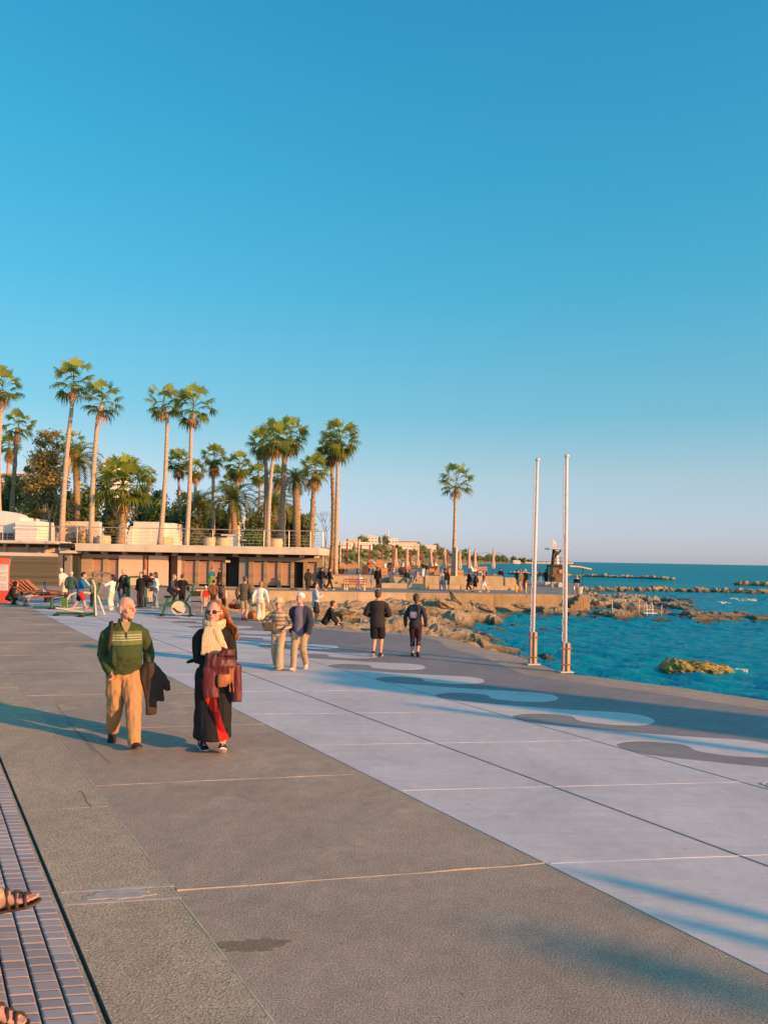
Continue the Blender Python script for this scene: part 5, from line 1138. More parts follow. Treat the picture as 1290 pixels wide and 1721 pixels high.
# ---- the two people in front
def sweater():
    m, N, L, b = nodes_of('green_sweater'); tc = N.new('ShaderNodeTexCoord').outputs['Object']; sp = N.new('ShaderNodeSeparateXYZ'); L.new(tc, sp.inputs[0])
    f = noise_n(N, L, tc, 30, 5, .7); c = ramp(N, L, f, [(.3, (.040, .062, .024)), (.7, (.064, .092, .038))])
    z = sp.outputs[2]; inb = math_n(N, L, 'MULTIPLY', math_n(N, L, 'GREATER_THAN', z, 1.275), math_n(N, L, 'LESS_THAN', z, 1.44))
    ax_ = math_n(N, L, 'LESS_THAN', math_n(N, L, 'ABSOLUTE', sp.outputs[0]), .195); fr = math_n(N, L, 'GREATER_THAN', sp.outputs[1], .02); band = math_n(N, L, 'MULTIPLY', math_n(N, L, 'MULTIPLY', inb, ax_), fr)
    c = mixc(N, L, band, c, (.13, .165, .065)); z2 = math_n(N, L, 'MULTIPLY', math_n(N, L, 'GREATER_THAN', z, 1.315), math_n(N, L, 'LESS_THAN', z, 1.41))
    st = math_n(N, L, 'LESS_THAN', math_n(N, L, 'FRACT', math_n(N, L, 'DIVIDE', z, .0295)), .28); c = mixc(N, L, math_n(N, L, 'MULTIPLY', math_n(N, L, 'MULTIPLY', band, st), z2), c, (.48, .50, .38))
    L.new(c, b.inputs['Base Color']); b.inputs['Roughness'].default_value = .9; b.inputs['Specular IOR Level'].default_value = .15
    bump_n(N, L, b, noise_n(N, L, mapping(N, L, tc, (1, 1, .3)), 190, 3), .25, .003); return m
fc = math.atan2(-.45, -.89)          # facing
HM = 1.85
man = person('grey haired man in a green striped sweater and tan trousers carrying a dark jacket', V(-3.27, 9.62, 0), R(205), HM,
             dict(feet=((-.055, .165, .0, 6, 14), (.055, -.155, .030, -8, -30)), hip=.506, hands=((-.040, .045, -.262), (-.012, .050, -.272)), elb=((-.5, -1, 0), (.5, -1, 0)), head=(40, 2), lean=-2, curl=.7),
             dict(top=sweater(), topname='sweater', bottom='trousers', bm=khaki, legw=1.12, bulk=1.1, belly=.055, hem=-.02, th=.003, hair='balding', hm=h_gray, kid=1.16, slv=.92, shoes=sh_blk, sole=M('brown_sole', (.10, .08, .05), .7), fold=2.4), 0)
f_ = man['f']; H = HM
mb = MB(); r_ = 14
for k in range(r_):       # stand-up collar open at the front
    a0 = R(115+310*k/r_); a1 = R(115+310*(k+1)/r_)
    def cp(a, zz, rr): return f_(rr*math.cos(a), -.002+rr*.95*math.sin(a), zz)
    mb.add([cp(a0, .315, .050), cp(a1, .315, .050), cp(a1, .352, .043), cp(a0, .352, .043), cp(a0, .315, .044), cp(a1, .315, .044), cp(a1, .352, .039), cp(a0, .352, .039)], [(0, 1, 2, 3), (5, 4, 7, 6), (3, 2, 6, 7)])
mb.build('collar', cloth('collar_green', (.06, .075, .03)), man['o'], True)
MB().add([f_(-.024, .068, .300), f_(.024, .068, .300), f_(.030, .046, .330), f_(-.030, .046, .330), f_(0, .083, .255)], [(0, 1, 2, 3), (4, 1, 0)]).build('undershirt', M('cloth_tanshirt', (.30, .24, .13), .9), man['o'])
MB().tube([f_(0, .0845, .262), f_(0, .0865, .238), f_(0, .0885, .222)], .004*H, 6).build('zip', dk, man['o'])
mb = MB(); mb.tube([f_(.088, -.07, .24), f_(.090, -.03, .322), f_(.086, .02, .330), f_(.092, .062, .28), f_(.102, .075, .20), f_(.110, .045, .12)], .011*H, 8); mb.build('bag_strap', cloth('strap', (.05, .04, .03)), man['o'], True)
wr = man['hands'][0][0]; mb = MB(); X_, Y_ = V(1, 0, 0), V(0, 1, 0)       # dark jacket over the left forearm
jk = lambda x, y, z: wr+V(x, y, z)
loft(mb, [(jk(-.01, .03, .08), X_*.06, Y_*.075), (jk(-.03, .04, .0), X_*.12, Y_*.085), (jk(-.055, .04, -.12), X_*.155, Y_*.07), (jk(-.07, .045, -.24), X_*.13, Y_*.055), (jk(-.06, .04, -.36), X_*.07, Y_*.035)], 16)
loft(mb, [(jk(-.08, .03, -.02), X_*.09, Y_*.05), (jk(-.19, .05, -.16), X_*.08, Y_*.035), (jk(-.25, .05, -.27), X_*.025, Y_*.02)], 12)
loft(mb, [(jk(.0, .05, -.1), X_*.08, Y_*.05), (jk(-.04, .05, -.35), X_*.07, Y_*.04), (jk(-.045, .05, -.56), X_*.062, Y_*.035)], 12)
loft(mb, [(jk(-.1, .0, -.1), X_*.08, Y_*.04), (jk(-.13, .01, -.30), X_*.06, Y_*.035), (jk(-.15, .01, -.41), X_*.055, Y_*.03)], 12)
ob = empty('jacket', man['o'].location+Matrix.Rotation(man['o'].rotation_euler.z, 3, 'Z') @ jk(0, 0, 0), man['o'].rotation_euler.z, 'dark brown jacket draped over the left forearm of the man in the green sweater', 'jacket')
mb.v = [tuple(Vector(v)-wr) for v in mb.v]; job('cloth', mb, .010, 3, cloth('dark_brown', (.055, .042, .034)), ob, .016, None, 8, (1.2, 1.2, .5))
HW = 1.83
def red_pred(c, n):
    if c.y < -.02: return 0
    z = c.z; T_ = [(.93, .10, .0), (.88, .105, .05), (.70, .05, .07), (.56, .0, .048), (.44, -.04, .042), (.30, -.085, .046), (.12, -.15, .075)]
    for (za, xa, wa), (zb, xb, wb) in zip(T_[:-1], T_[1:]):
        if zb <= z <= za:
            t = (z-za)/(zb-za); x = xa+(xb-xa)*t; w_ = wa+(wb-wa)*t
            if abs(c.x-x) < w_: return 1 if z > .74 or z < .52 else 2
            return 0
    return 0
skirt_m = [M('cloth_skirt_black', (.012, .012, .013), .8, .1, 20, .1), M('cloth_skirt_red', (.42, .012, .012), .8, .08), M('cloth_skirt_bright_red', (.72, .03, .012), .8, .06)]
wom = person('woman in sunglasses with auburn hair, cream scarf and black skirt with red stripe', V(-2.12, 9.45, 0), R(197), HW,
             dict(feet=((-.06, .115, .012, -6, 24), (.06, -.075, .0, 10, 0)), hip=.51, hands=((.10, .125, -.205), (-.13, .105, -.19)), elb=((-1, -.25, -.6), (1, -.25, -.6)), thumb=((.2, .2, 1), (-.2, .2, 1)), head=(-22, 0), lean=-1, curl=.6),
             dict(top=blk, topname='cardigan', bottom='skirt', bm=skirt_m, bpred=red_pred, hemz=.096, hem=-.03, th=.002, bulk=.94, hair='none', kid=1.12, shoes=sh_blk, sole=sh_wht, fold=1.1, slv=1.05), 0)
q, f_, Rh, s_ = wom['q'], wom['f'], wom['Rh'], wom['s']; H = HW
mb = MB()      # long wavy hair blown to one side
ell(mb, q(0, -.016, .020), (.0495*s_, .054*s_, .052*s_), Rh); ell(mb, q(-.018, -.030, -.01), (.045*s_, .040*s_, .046*s_), Rh)
r_ = random.Random(4)
for k in range(64):
    t = r_.random(); sw_ = r_.uniform(-.3, 1.0); x0 = .044-.095*t; y0 = -.012-.042*math.sin(math.pi*t); bl = (t**.7)
    P_ = [q(x0*.95, y0, .035), q(x0*1.18-.014*bl+r_.uniform(-.006, .006), y0-.010, -.012), q(x0*1.15-.040*bl+r_.uniform(-.008, .008), y0-.016, -.062), q(x0-.085*bl+r_.uniform(-.018, .018), y0-.012+r_.uniform(-.01, .01), -.100), q(x0-.095*bl+r_.uniform(-.028, .028), y0-.008, -.125-.045*r_.random())]
    limb(mb, P_, [.009*s_, .011*s_, .0095*s_, .0075*s_, .003*s_], 6)
job('hair', mb, .0055, 1, h_aub, wom['o'], .004, None, 34, (1, 1, .35))
g = MB()      # sunglasses
for sx in (-1, 1):
    ell(g, q(sx*.020, .0535, .003), (.0165*s_, .0035*s_, .0115*s_), Rh @ Matrix.Rotation(R(-sx*12), 3, 'Z'), 12, 6); g.tube([q(sx*.036, .049, .006), q(sx*.048, .02, .006), q(sx*.049, -.006, .003)], .0016*s_, 5)
g.tube([q(-.008, .057, .005), q(.008, .057, .005)], .0016*s_, 5)
g.build('sunglasses', M('dark_lens', (.045, .012, .006), .08, .1, spec=.9), wom['o'], True)
ell_ = MB(); ell(ell_, q(0, .0562, -.031), (.013*s_, .004*s_, .0042*s_), Rh, 10, 5); ell_.build('lips', M('lips', (.42, .10, .09), .5), wom['o'], True)
mb = MB()      # scarf
N_ = 22
for ring in range(2):
    pts = []
    for k in range(N_+1):
        a = 2*math.pi*k/N_; pts.append(f_(.056*math.cos(a)*(1+.06*ring), .008+.056*math.sin(a)*(1+.05*ring), .335+.022*ring-.016*math.sin(a)))
    mb.tube(pts, .0195*H, 10)
loft(mb, [(f_(.012, .072, .325), f_(.05, 0, 0)-f_(0, 0, 0), V(0, .02*H, 0)), (f_(.02, .088, .27), f_(.062, 0, 0)-f_(0, 0, 0), V(0, .016*H, 0)), (f_(.022, .096, .20), f_(.064, 0, 0)-f_(0, 0, 0), V(0, .014*H, 0)), (f_(.022, .096, .14), f_(.066, 0, 0)-f_(0, 0, 0), V(0, .012*H, 0))], 16)
loft(mb, [(f_(-.005, .086, .315), f_(.03, 0, 0)-f_(0, 0, 0), V(0, .018*H, 0)), (f_(-.03, .098, .25), f_(.032, 0, .01)-f_(0, 0, 0), V(0, .016*H, 0)), (f_(-.058, .096, .19), f_(.030, 0, .012)-f_(0, 0, 0), V(0, .012*H, 0))], 12)
job('scarf', mb, .0075, 1, M('cloth_scarf', (.60, .45, .29), .95, .15, 18, .4, 130, .005), wom['o'], .009, None, 12, (2.6, 1, .22))
cc = V(-.02*H, .155*H, .605*H)     # burgundy jacket over her folded arms
ob = empty('jacket', wom['o'].location+Matrix.Rotation(wom['o'].rotation_euler.z, 3, 'Z') @ cc, wom['o'].rotation_euler.z, 'burgundy leather jacket hanging over the folded arms of the woman in sunglasses', 'jacket')
mb = MB()
loft(mb, [(V(.06, .0, .12), X_*.10, Y_*.05), (V(-.02, .01, .05), X_*.17, Y_*.085), (V(-.03, .02, -.02), X_*.20, Y_*.085), (V(-.04, .03, -.10), X_*.21, Y_*.05), (V(-.045, .03, -.24), X_*.215, Y_*.042)], 20)
loft(mb, [(V(.10, .035, -.05), X_*.075, Y_*.05), (V(.09, .04, -.22), X_*.08, Y_*.045), (V(.075, .04, -.40), X_*.085, Y_*.04)], 14)
loft(mb, [(V(-.20, .01, -.02), X_*.07, Y_*.06), (V(-.215, .02, -.25), X_*.06, Y_*.05), (V(-.225, .02, -.46), X_*.055, Y_*.045)], 14)
loft(mb, [(V(-.08, .055, .10), X_*.10, Y_*.05), (V(-.12, .05, .17), X_*.08, Y_*.045)], 14)
job('cloth', mb, .008, 2, M('burgundy_leather', (.095, .02, .027), .5, .15, 3, .25, 60, .006, .4), ob, .013, None, 9, (1.5, 1.0, .4))
mb = MB(); loft(mb, [(V(-.05, .095, -.12), X_*.065, Y_*.03), (V(-.05, .10, -.20), X_*.075, Y_*.03), (V(-.04, .095, -.27), X_*.05, Y_*.025)], 14)
for x in (-.125, -.165): limb(mb, [V(x, .085, -.05), V(x, .09, -.2), V(x-.01, .085, -.33)], [.013, .012, .008])
job('lining', mb, .010, 2, M('tan_leather', (.30, .12, .05), .5, .3, 9), ob, .006)
for an, Rf, kn in wom['ank']:
    mb = MB()
    for y in (.02, .035, .05, .065): mb.tube([an+Rf @ V(-.016*H, y*H, -.004*H-y*.18*H), an+Rf @ V(0, (y+.004)*H, .012*H-y*.33*H), an+Rf @ V(.016*H, y*H, -.004*H-y*.18*H)], .0042*H, 5)
    mb.tube([an+Rf @ V(0, .03*H, .008*H), an+Rf @ V(.02*H, .05*H, .02*H), an+Rf @ V(.03*H, .03*H, .0)], .003*H, 5)
    mb.build('shoelace', sh_wht, wom['o'], True)
mb = MB(); loft(mb, [(f_(.09, -.06, .10), X_*.05, Y_*.05), (f_(.14, -.07, .085), X_*.05, Y_*.03), (f_(.165, -.07, .07), X_*.015, Y_*.012)], 12); job('tied_sleeve', mb, .010, 2, blk, wom['o'], .01)
# ---------------------------------------------------------------- the other people
FA = math.pi; FB = 0.0
def at(px, py, z=0): return G(px, py, z)
def pz(p): return Vector((p.x, p.y, p.z))
def hgt(px, py_head, p): return ZP(px, py_head, p.y)-p.z
A = R
# middle distance walkers
p = at(467, 1125); person('woman in a sun hat and striped beige cardigan beside the man in white cap', p, A(172), hgt(467, 1006, p),
    dict(walk(.10, 1), hands=((-.02, .11, -.20), (.07, .12, -.17)), elb=((-1, -.8, -.3), (1, -.8, -.3)), head=(8, -6)), dict(top=boards('cloth_striped', (.40, .31, .23), .085, gap=.45, var=.35), topname='cardigan', hem=-.20, flare=.02, bottom='wide', bm=beige, hair='hat', hm=M('straw_hat', (.62, .50, .32), .9, .12, 20), shoes=cloth('taupe', (.28, .22, .17)), sole=sh_sole), 1)
hb = empty('handbag', p+V(-.17, -.22, .92), A(172), 'small olive shoulder bag worn across the front of the woman in the sun hat', 'handbag')
MB().box((0, 0, 0), (.26, .10, .18), 0, .03).build('bag_body', oliv, hb); MB().tube([(-.10, 0, .08), (-.12, -.02, .32), (.02, -.06, .56)], .008, 5).build('strap', oliv, hb)
p = at(503, 1126); person('man in white cap, dark jacket and beige trousers beside the woman in the sun hat', p, A(168), hgt(503, 996, p),
    dict(walk(.11, -1), head=(-8, -14)), dict(top=[dnav, cloth('mauve', (.17, .15, .22))], pred=lambda c, n: 1 if abs(c.x+.01) < .085-.03*(c.z-1.1) and c.y > .03 and c.z < 1.45 else 0, hem=-.06, flare=.012, th=.008, bottom='trousers', bm=M('cloth_stone', (.38, .29, .19), .85, .1, 20), hair='cap', hm=wht, shoes=cloth('pale_shoe', (.55, .48, .42)), sole=sh_wht, bulk=1.05), 1)
mb = MB()
p = at(633, 1104); mblk = person('man seen from behind in a black pullover and black shorts walking away', p, A(-8), hgt(633, 990, p),
    dict(walk(.05, -1), hands=((-.0, .12, -.17), (.0, .12, -.17)), elb=((-.6, -.6, -.6), (.6, -.6, -.6)), head=(0, -10)), dict(top=dk, topname='pullover', bottom='shorts', bm=blk, hair='short', hm=M('hair_cropped', (.12, .06, .04), .7, .2), shoes=sh_blk, sole=sh_wht, bulk=1.16, hem=-.07, th=.004), 1)
p = at(697, 1104); wblk = person('woman seen from behind with a ponytail, navy jacket and black capri leggings walking away', p, A(-6), hgt(697, 998, p),
    dict(walk(.05, 1), hands=((-.06, .02, -.28), (.06, .03, -.28))), dict(top=dnav, bottom='capri', bm=cloth('plum', (.045, .025, .03)), hair='pony', hm=h_brown, shoes=sh_blk, bulk=.96, hem=-.035), 1)
bp = empty('backpack', wblk['o'].location, wblk['o'].rotation_euler.z, 'small dark backpack on the back of the woman with the ponytail', 'backpack')
mb = MB(); mb.box(tuple(wblk['f'](-.03, -.095, .20)), (.26, .14, .36), .1, .05); mb.build('bag', cloth('bag_navy', (.03, .035, .055)), bp, True); mb = MB(); mb.box(tuple(wblk['f'](-.03, -.14, .16)), (.18, .06, .16), .1, .02); mb.build('pocket', M('cloth_lilac', (.28, .25, .33), .8), bp, True)
p = at(529, 1049); person('teenager in a pale blue sweatshirt looking at a phone at the cove edge', p, A(-70), hgt(529, 980, p),
    dict(hands=((-.02, .13, -.10), (.0, .14, -.09)), elb=((-.5, -.6, -1), (.5, -.6, -1)), head=(0, -18)), dict(top=lblue, topname='sweatshirt', bottom='shorts', bm=dnav, hair='short', hm=h_dark, shoes=sh_wht, hem=-.08, th=.006), 1)
p = at(545, 1051); person('man in a black track jacket sitting on the ground beside the cove rocks', p+V(0, .1, 0), A(-75), 1.7,
    dict(hip=.07, feet=((-.06, .28, 0, 0, 0), (.06, .24, 0, 0, 0)), lean=28, hands=((-.02, .24, -.14), (.02, .22, -.18)), head=(0, -22)), dict(top=blk, bottom='trousers', bm=blk, hair='short', hm=h_brown, shoes=sh_blk), 1)
p = at(410, 1043); person('man seen from behind in an olive sweater and beige shorts walking away', p, A(-4), hgt(410, 968, p),
    dict(walk(.03, 1), hands=((-.05, .03, -.28), (.05, .0, -.29))), dict(top=oliv, topname='sweater', bottom='shorts', bm=beige, hair='short', hm=M('hair_cropped', (.12, .06, .04)), shoes=cloth('maroon', (.20, .05, .05)), bulk=1.15, hem=-.05, th=.006), 1)
p = at(437, 1044); person('woman seen from behind in a white sweater and white trousers', p, A(-3), hgt(437, 977, p),
    dict(walk(.05, -1), hands=((-.09, .0, -.28), (.09, .0, -.28))), dict(top=wht, topname='sweater', bottom='wide', bm=cream, hair='bob', hm=h_blond, shoes=sh_blk, hem=.0, th=.006, bulk=1.05), 1)
def simple(px, py, pyh, deg, label, pose, look, z=0, lod=2, off=(0, 0, 0), H=None, group=None):
    p = at(px, py, z)+V(*off); return person(label, p, A(deg), H or hgt(px, pyh, p), pose, look, lod, group)
stand = dict(hands=((-.03, .03, -.29), (.03, .03, -.29)))
reach = dict(hands=((-.03, .22, -.10), (.03, .22, -.10)), lean=6)
# exercise area, left to right
simple(14, 1016, 960, -60, 'person in a black hooded jacket crouching beside the notice board', dict(hip=.16, feet=((-.06, .14, 0, 0, 0), (.06, .10, 0, 0, 0)), lean=24, hands=((0, .2, -.2), (0, .2, -.2))), dict(top=blk, bottom='trousers', bm=dk, hair='hood', hm=blk, shoes=sh_blk, th=.008), H=1.7)
simple(34, 1018, 960, -70, 'brown haired youth in grey trousers bending low beside the crouching person', dict(hip=.2, lean=78, feet=((-.07, .10, 0, 0, 0), (.07, .16, 0, 0, 0)), hands=((-.02, .1, -.22), (.02, .12, -.2)), head=(0, 20)), dict(top=gray, bottom='trousers', bm=gray, hair='short', hm=h_brown, shoes=sh_blk), H=1.6)
simple(110, 1010, 952, 65, 'white haired person in a cream pullover bending over the sunbeds', dict(lean=32, hands=((-.02, .12, -.26), (.02, .12, -.26)), head=(0, -10)), dict(top=cream, topname='pullover', bottom='trousers', bm=cream, hair='short', hm=M('hair_white', (.6, .55, .5)), shoes=sh_blk, th=.006))
simple(119, 1016, 960, 10, 'bald man seen from behind in a dark green pullover at the exercise machines', stand, dict(top=teal, topname='pullover', bottom='trousers', bm=jean, hair='balding', hm=h_gray, shoes=sh_blk, bulk=1.15, th=.008))
simple(134, 1027, 961, -75, 'boy in a blue hoodie and red and black shorts on the walking machine', dict(walk(.16, -1), hands=((-.02, .24, -.10), (.02, .22, -.10)), lean=10), dict(top=blue, topname='hoodie', bottom='shorts', bm=[blk, redc], bpred=lambda c, n: 1 if c.x > .10 else 0, hair='short', hm=h_dark, shoes=M('shoe_coral', (.6, .16, .12)), sole=sh_wht, th=.012, hem=-.10), lod=1)
simple(157, 1021, 961, 20, 'person in a patterned khaki jacket standing behind the walking machine', reach, dict(top=camo, bottom='trousers', bm=blk, hair='hood', hm=camo, shoes=sh_blk, th=.012, hem=-.12))
simple(75, 1008, 976, -90, 'child in a pink top sitting on a sunbed', dict(hip=.27, feet=((-.05, .25, 0, 0, 0), (.05, .25, 0, 0, 0)), hands=((0, .12, -.2), (0, .12, -.2))), dict(top=pink, bottom='trousers', bm=redc, hair='short', hm=h_brown, shoes=sh_blk, kid=1.25), H=1.15)
simple(187, 1026, 966, 80, 'woman in white with long black hair leaning back against an exercise machine', dict(lean=-6, hands=((-.02, .24, -.06), (.02, .23, -.08)), head=(0, 4)), dict(top=wht, topname='jumper', bottom='wide', bm=cream, hair='long', hm=h_dark, shoes=cloth('taupe', (.28, .22, .17)), th=.006, bulk=.95), lod=1)
simple(201, 1019, 966, -40, 'youth in a black jacket and jeans gripping the green post', dict(reach, lean=16, head=(0, -18)), dict(top=blk, bottom='trousers', bm=jean, hair='short', hm=h_brown, shoes=sh_blk, th=.008))
simple(209, 1016, 956, 150, 'tall bald man in black leaning on the green bar', dict(lean=6, hands=((-.03, .18, -.16), (.03, .18, -.16))), dict(top=blk, bottom='trousers', bm=dk, hair='none', shoes=sh_blk, bulk=1.08))
simple(236, 1021, 962, 165, 'man in a black sweatshirt stretching one arm sideways to the green bar', dict(hands=((.0, .03, -.29), (.30, .02, -.02)) if False else ((-.30, .05, -.02), (.03, .03, -.29)), head=(10, -10)), dict(top=blk, topname='sweatshirt', bottom='trousers', bm=dk, hair='short', hm=h_brown, shoes=sh_blk, th=.008), lod=1)
simple(242, 1014, 957, 190, 'fair haired man in black standing behind the man with outstretched arm', stand, dict(top=blk, bottom='trousers', bm=jean, hair='short', hm=h_blond, shoes=sh_blk, bulk=1.05))
simple(253, 1014, 963, 60, 'person in a dark coat and pale trousers facing the cabins', stand, dict(top=dk, topname='coat', bottom='trousers', bm=cloth('pink_beige', (.5, .38, .30)), hair='short', hm=h_brown, shoes=sh_blk, th=.01, hem=-.12))
simple(262, 1021, 962, 95, 'woman with long dark hair, white top and pale blue flared jeans', dict(lean=3, hands=((-.02, .10, -.18), (.02, .1, -.2))), dict(top=wht, topname='shirt', bottom='wide', bm=jeanl, hair='long', hm=h_brown, shoes=sh_wht, bulk=.92), lod=1)
bike = simple(284, 1024, 976, -85, 'boy in a patterned dark top riding the green exercise bike', dict(hip=.47, lean=18, feet=((-.06, .12, .16, 0, 0), (.06, .10, .02, 0, 0)), hands=((-.01, .20, -.16), (.01, .20, -.16))), dict(top=cloth('galaxy', (.06, .055, .09), .7), bottom='trousers', bm=blk, hair='short', hm=h_blond, shoes=M('shoe_blue', (.2, .22, .3)), kid=1.12), lod=1, off=(0, 0, .16), H=1.45)
simple(305, 1021, 966, 5, 'man in a black jacket seen from behind beside the exercise bike', dict(hands=((-.06, .05, -.27), (.08, .04, -.27))), dict(top=blk, bottom='trousers', bm=blk, hair='short', hm=h_brown, shoes=sh_blk, bulk=1.12, th=.01, hem=-.08), lod=1)
simple(345, 1022, 986, 30, 'small child in red with a pale hat near the platform edge', stand, dict(top=redc, bottom='trousers', bm=pink, hair='cap', hm=wht, shoes=sh_blk, kid=1.3))
simple(358, 1022, 975, 20, 'person in a brown jacket standing by the platform edge', stand, dict(top=brown, bottom='trousers', bm=dk, hair='short', hm=h_dark, shoes=sh_blk, th=.008))
bk = simple(375, 1026, 984, -25, 'person in a white top carrying a big grey backpack', stand, dict(top=wht, bottom='trousers', bm=dk, hair='short', hm=h_dark, shoes=sh_blk))
o = empty('backpack', bk['o'].location, bk['o'].rotation_euler.z, 'big grey backpack on the person in the white top', 'backpack'); MB().box(tuple(bk['f'](0, -.10, .18)), (.36, .22, .52), 0, .08).build('bag', cloth('bag_brown', (.14, .10, .09)), o, True); MB().box(tuple(bk['f'](0, -.175, .12)), (.26, .07, .22), 0, .03).build('pocket', dk, o, True)
simple(355, 991, 954, 60, 'person in a blue and green jacket with a red hat by the cabin doors', dict(lean=-6, hands=((0, .1, -.25), (0, .1, -.25))), dict(top=[blue, M('cloth_grass', (.12, .28, .06))], pred=lambda c, n: 0 if c.z > .95 else 1, bottom='trousers', bm=M('cloth_grass', (.12, .28, .06)), hair='cap', hm=redc, shoes=sh_blk, th=.01, hem=-.1))
simple(367, 991, 955, 80, 'person in a black jacket leaning against the cabin door', dict(lean=-8, hands=((0, .08, -.26), (0, .08, -.26))), dict(top=blk, bottom='trousers', bm=blk, hair='short', hm=h_brown, shoes=sh_blk, th=.01))
simple(517, 992, 956, 20, 'person in a long dark hooded coat standing in front of the last cabin', dict(head=(0, -14)), dict(top=dk, topname='coat', bottom='trousers', bm=dk, hair='hood', hm=dk, shoes=sh_blk, th=.016, hem=-.28, flare=.015))
simple(540, 991, 953, -20, 'person in a black jacket and jeans walking left of the red bench', walk(.08, 1), dict(top=blk, bottom='trousers', bm=jean, hair='short', hm=h_brown, shoes=sh_blk, th=.01))
simple(553, 992, 954, -75, 'person in black mid stride with white trainers left of the red bench', walk(.16, 1), dict(top=blk, bottom='trousers', bm=blk, hair='pony', hm=h_dark, shoes=sh_wht, th=.006))
simple(604, 991, 955, 165, 'woman with dark hair in a white blouse sitting on the red bench', dict(hip=.27, feet=((-.05, .2, 0, 0, 0), (.05, .24, 0, 0, 0)), hands=((.02, .13, -.22), (-.02, .13, -.22))), dict(top=wht, topname='blouse', bottom='wide', bm=jeanl, hair='short', hm=h_dark, shoes=sh_blk), H=1.62)
simple(634, 990, 953, -15, 'man in black standing with his back to the cove behind the red bench', dict(head=(0, -12)), dict(top=blk, bottom='trousers', bm=blk, hair='short', hm=h_brown, shoes=sh_wht, th=.01, bulk=1.1))
simple(625, 989, 964, 20, 'small child in blue beside the man in black', stand, dict(top=M('cloth_denim_blue', (.2, .25, .36)), bottom='trousers', bm=gray, hair='short', hm=h_brown, shoes=sh_wht, kid=1.25))
simple(685, 979, 955, 200, 'person in black and white sitting on the low seat wall', dict(hip=.14, feet=((-.05, .22, -.26, 0, 0), (.05, .26, -.26, 0, 0)), hands=((0, .08, -.24), (0, .1, -.24)), lean=-10), dict(top=blk, bottom='trousers', bm=gray, hair='long', hm=h_dark, shoes=sh_wht), z=.55, H=1.6, off=(0, 1.6, .04))
simple(700, 979, 955, 150, 'person in a pale pink top reclining on the low seat wall', dict(hip=.06, feet=((-.05, .26, .0, 0, 0), (.05, .30, 0, 0, 0)), hands=((-.05, -.08, -.22), (.05, .08, -.22)), lean=-28), dict(top=pink, bottom='trousers', bm=gray, hair='short', hm=h_brown, shoes=sh_wht), z=.55, H=1.6, off=(0, 1.8, .04))
simple(713, 970, 944, 15, 'person in a black top and white trousers on the upper terrace', reach, dict(top=blk, bottom='trousers', bm=wht, hair='short', hm=h_brown, shoes=sh_wht), z=1.0, off=(0, 2, 0))
simple(720, 969, 947, 170, 'person in a dark top and grey trousers next to a closed parasol', stand, dict(top=dk, bottom='trousers', bm=gray, hair='short', hm=h_blond, shoes=sh_wht), z=1.0, off=(0, 2.5, 0))
simple(742, 992, 957, 20, 'woman in grey walking arm in arm below the lone palm', walk(.1, 1), dict(top=gray, bottom='trousers', bm=jeanl, hair='bob', hm=h_blond, shoes=sh_wht, th=.008))
simple(748, 992, 955, 15, 'person in a black jacket and pale jeans walking arm in arm below the lone palm', walk(.14, -1), dict(top=blk, bottom='trousers', bm=jeanl, hair='short', hm=h_brown, shoes=sh_wht, th=.008))
simple(788, 994, 958, 80, 'person in a black coat leading the three walkers in front of the seat wall', walk(.1, 1), dict(top=blk, bottom='trousers', bm=blk, hair='bob', hm=h_brown, shoes=sh_wht, th=.01, hem=-.1))
simple(799, 995, 961, 80, 'person in a dark jacket and shorts in the middle of the three walkers', walk(.14, -1), dict(top=dk, bottom='shorts', bm=blk, hair='short', hm=h_brown, shoes=sh_blk, th=.008))
simple(813, 996, 959, 80, 'person in a sleeveless rust top and white shorts last of the three walkers', walk(.17, 1), dict(top=M('cloth_rust', (.40, .14, .08)), sleeve=.2, bottom='shorts', bm=wht, hair='short', hm=h_blond, shoes=sh_wht))
simple(849, 986, 957, -10, 'person in black standing at the right end of the upper terrace', stand, dict(top=blk, bottom='trousers', bm=blk, hair='short', hm=h_brown, shoes=sh_blk), off=(0, 3, 0), H=1.7)
simple(869, 990, 957, -60, 'person in a navy top at the left of the group by the yellow posts', stand, dict(top=dnav, bottom='trousers', bm=gray, hair='short', hm=h_dark, shoes=sh_blk))
simple(874, 992, 958, 30, 'person in a khaki rucksack and grey trousers in the group by the yellow posts', stand, dict(top=camo, bottom='trousers', bm=gray, hair='short', hm=h_blond, shoes=sh_wht, th=.012))
simple(882, 992, 957, 120, 'person in a dark vest with a red bag by the yellow posts', stand, dict(top=dk, bottom='trousers', bm=redc, hair='cap', hm=pink, shoes=sh_wht, bulk=1.1))
simple(907, 981, 957, 5, 'person in a navy jacket and pale jeans standing left of the lifeguard tower', stand, dict(top=dnav, bottom='trousers', bm=jeanl, hair='short', hm=h_brown, shoes=sh_blk))
simple(916, 983, 957, -30, 'person in dark clothes close to the lifeguard tower', walk(.08, 1), dict(top=dk, bottom='trousers', bm=dnav, hair='short', hm=h_brown, shoes=sh_blk))
simple(928, 991, 964, 20, 'person in a black top and grey trousers in front of the lifeguard tower', stand, dict(top=blk, bottom='trousers', bm=gray, hair='short', hm=h_brown, shoes=sh_blk))
simple(969, 990, 964, 160, 'person in black and white with a green cap sitting at the terrace corner', dict(hip=.27, feet=((-.05, .2, 0, 0, 0), (.05, .22, 0, 0, 0)), hands=((0, .14, -.2), (0, .14, -.2)), lean=12), dict(top=[blk, wht], pred=lambda c, n: 1 if c.z > .9 else 0, bottom='trousers', bm=pink, hair='cap', hm=M('cloth_lime', (.25, .45, .1)), shoes=sh_wht), H=1.65)
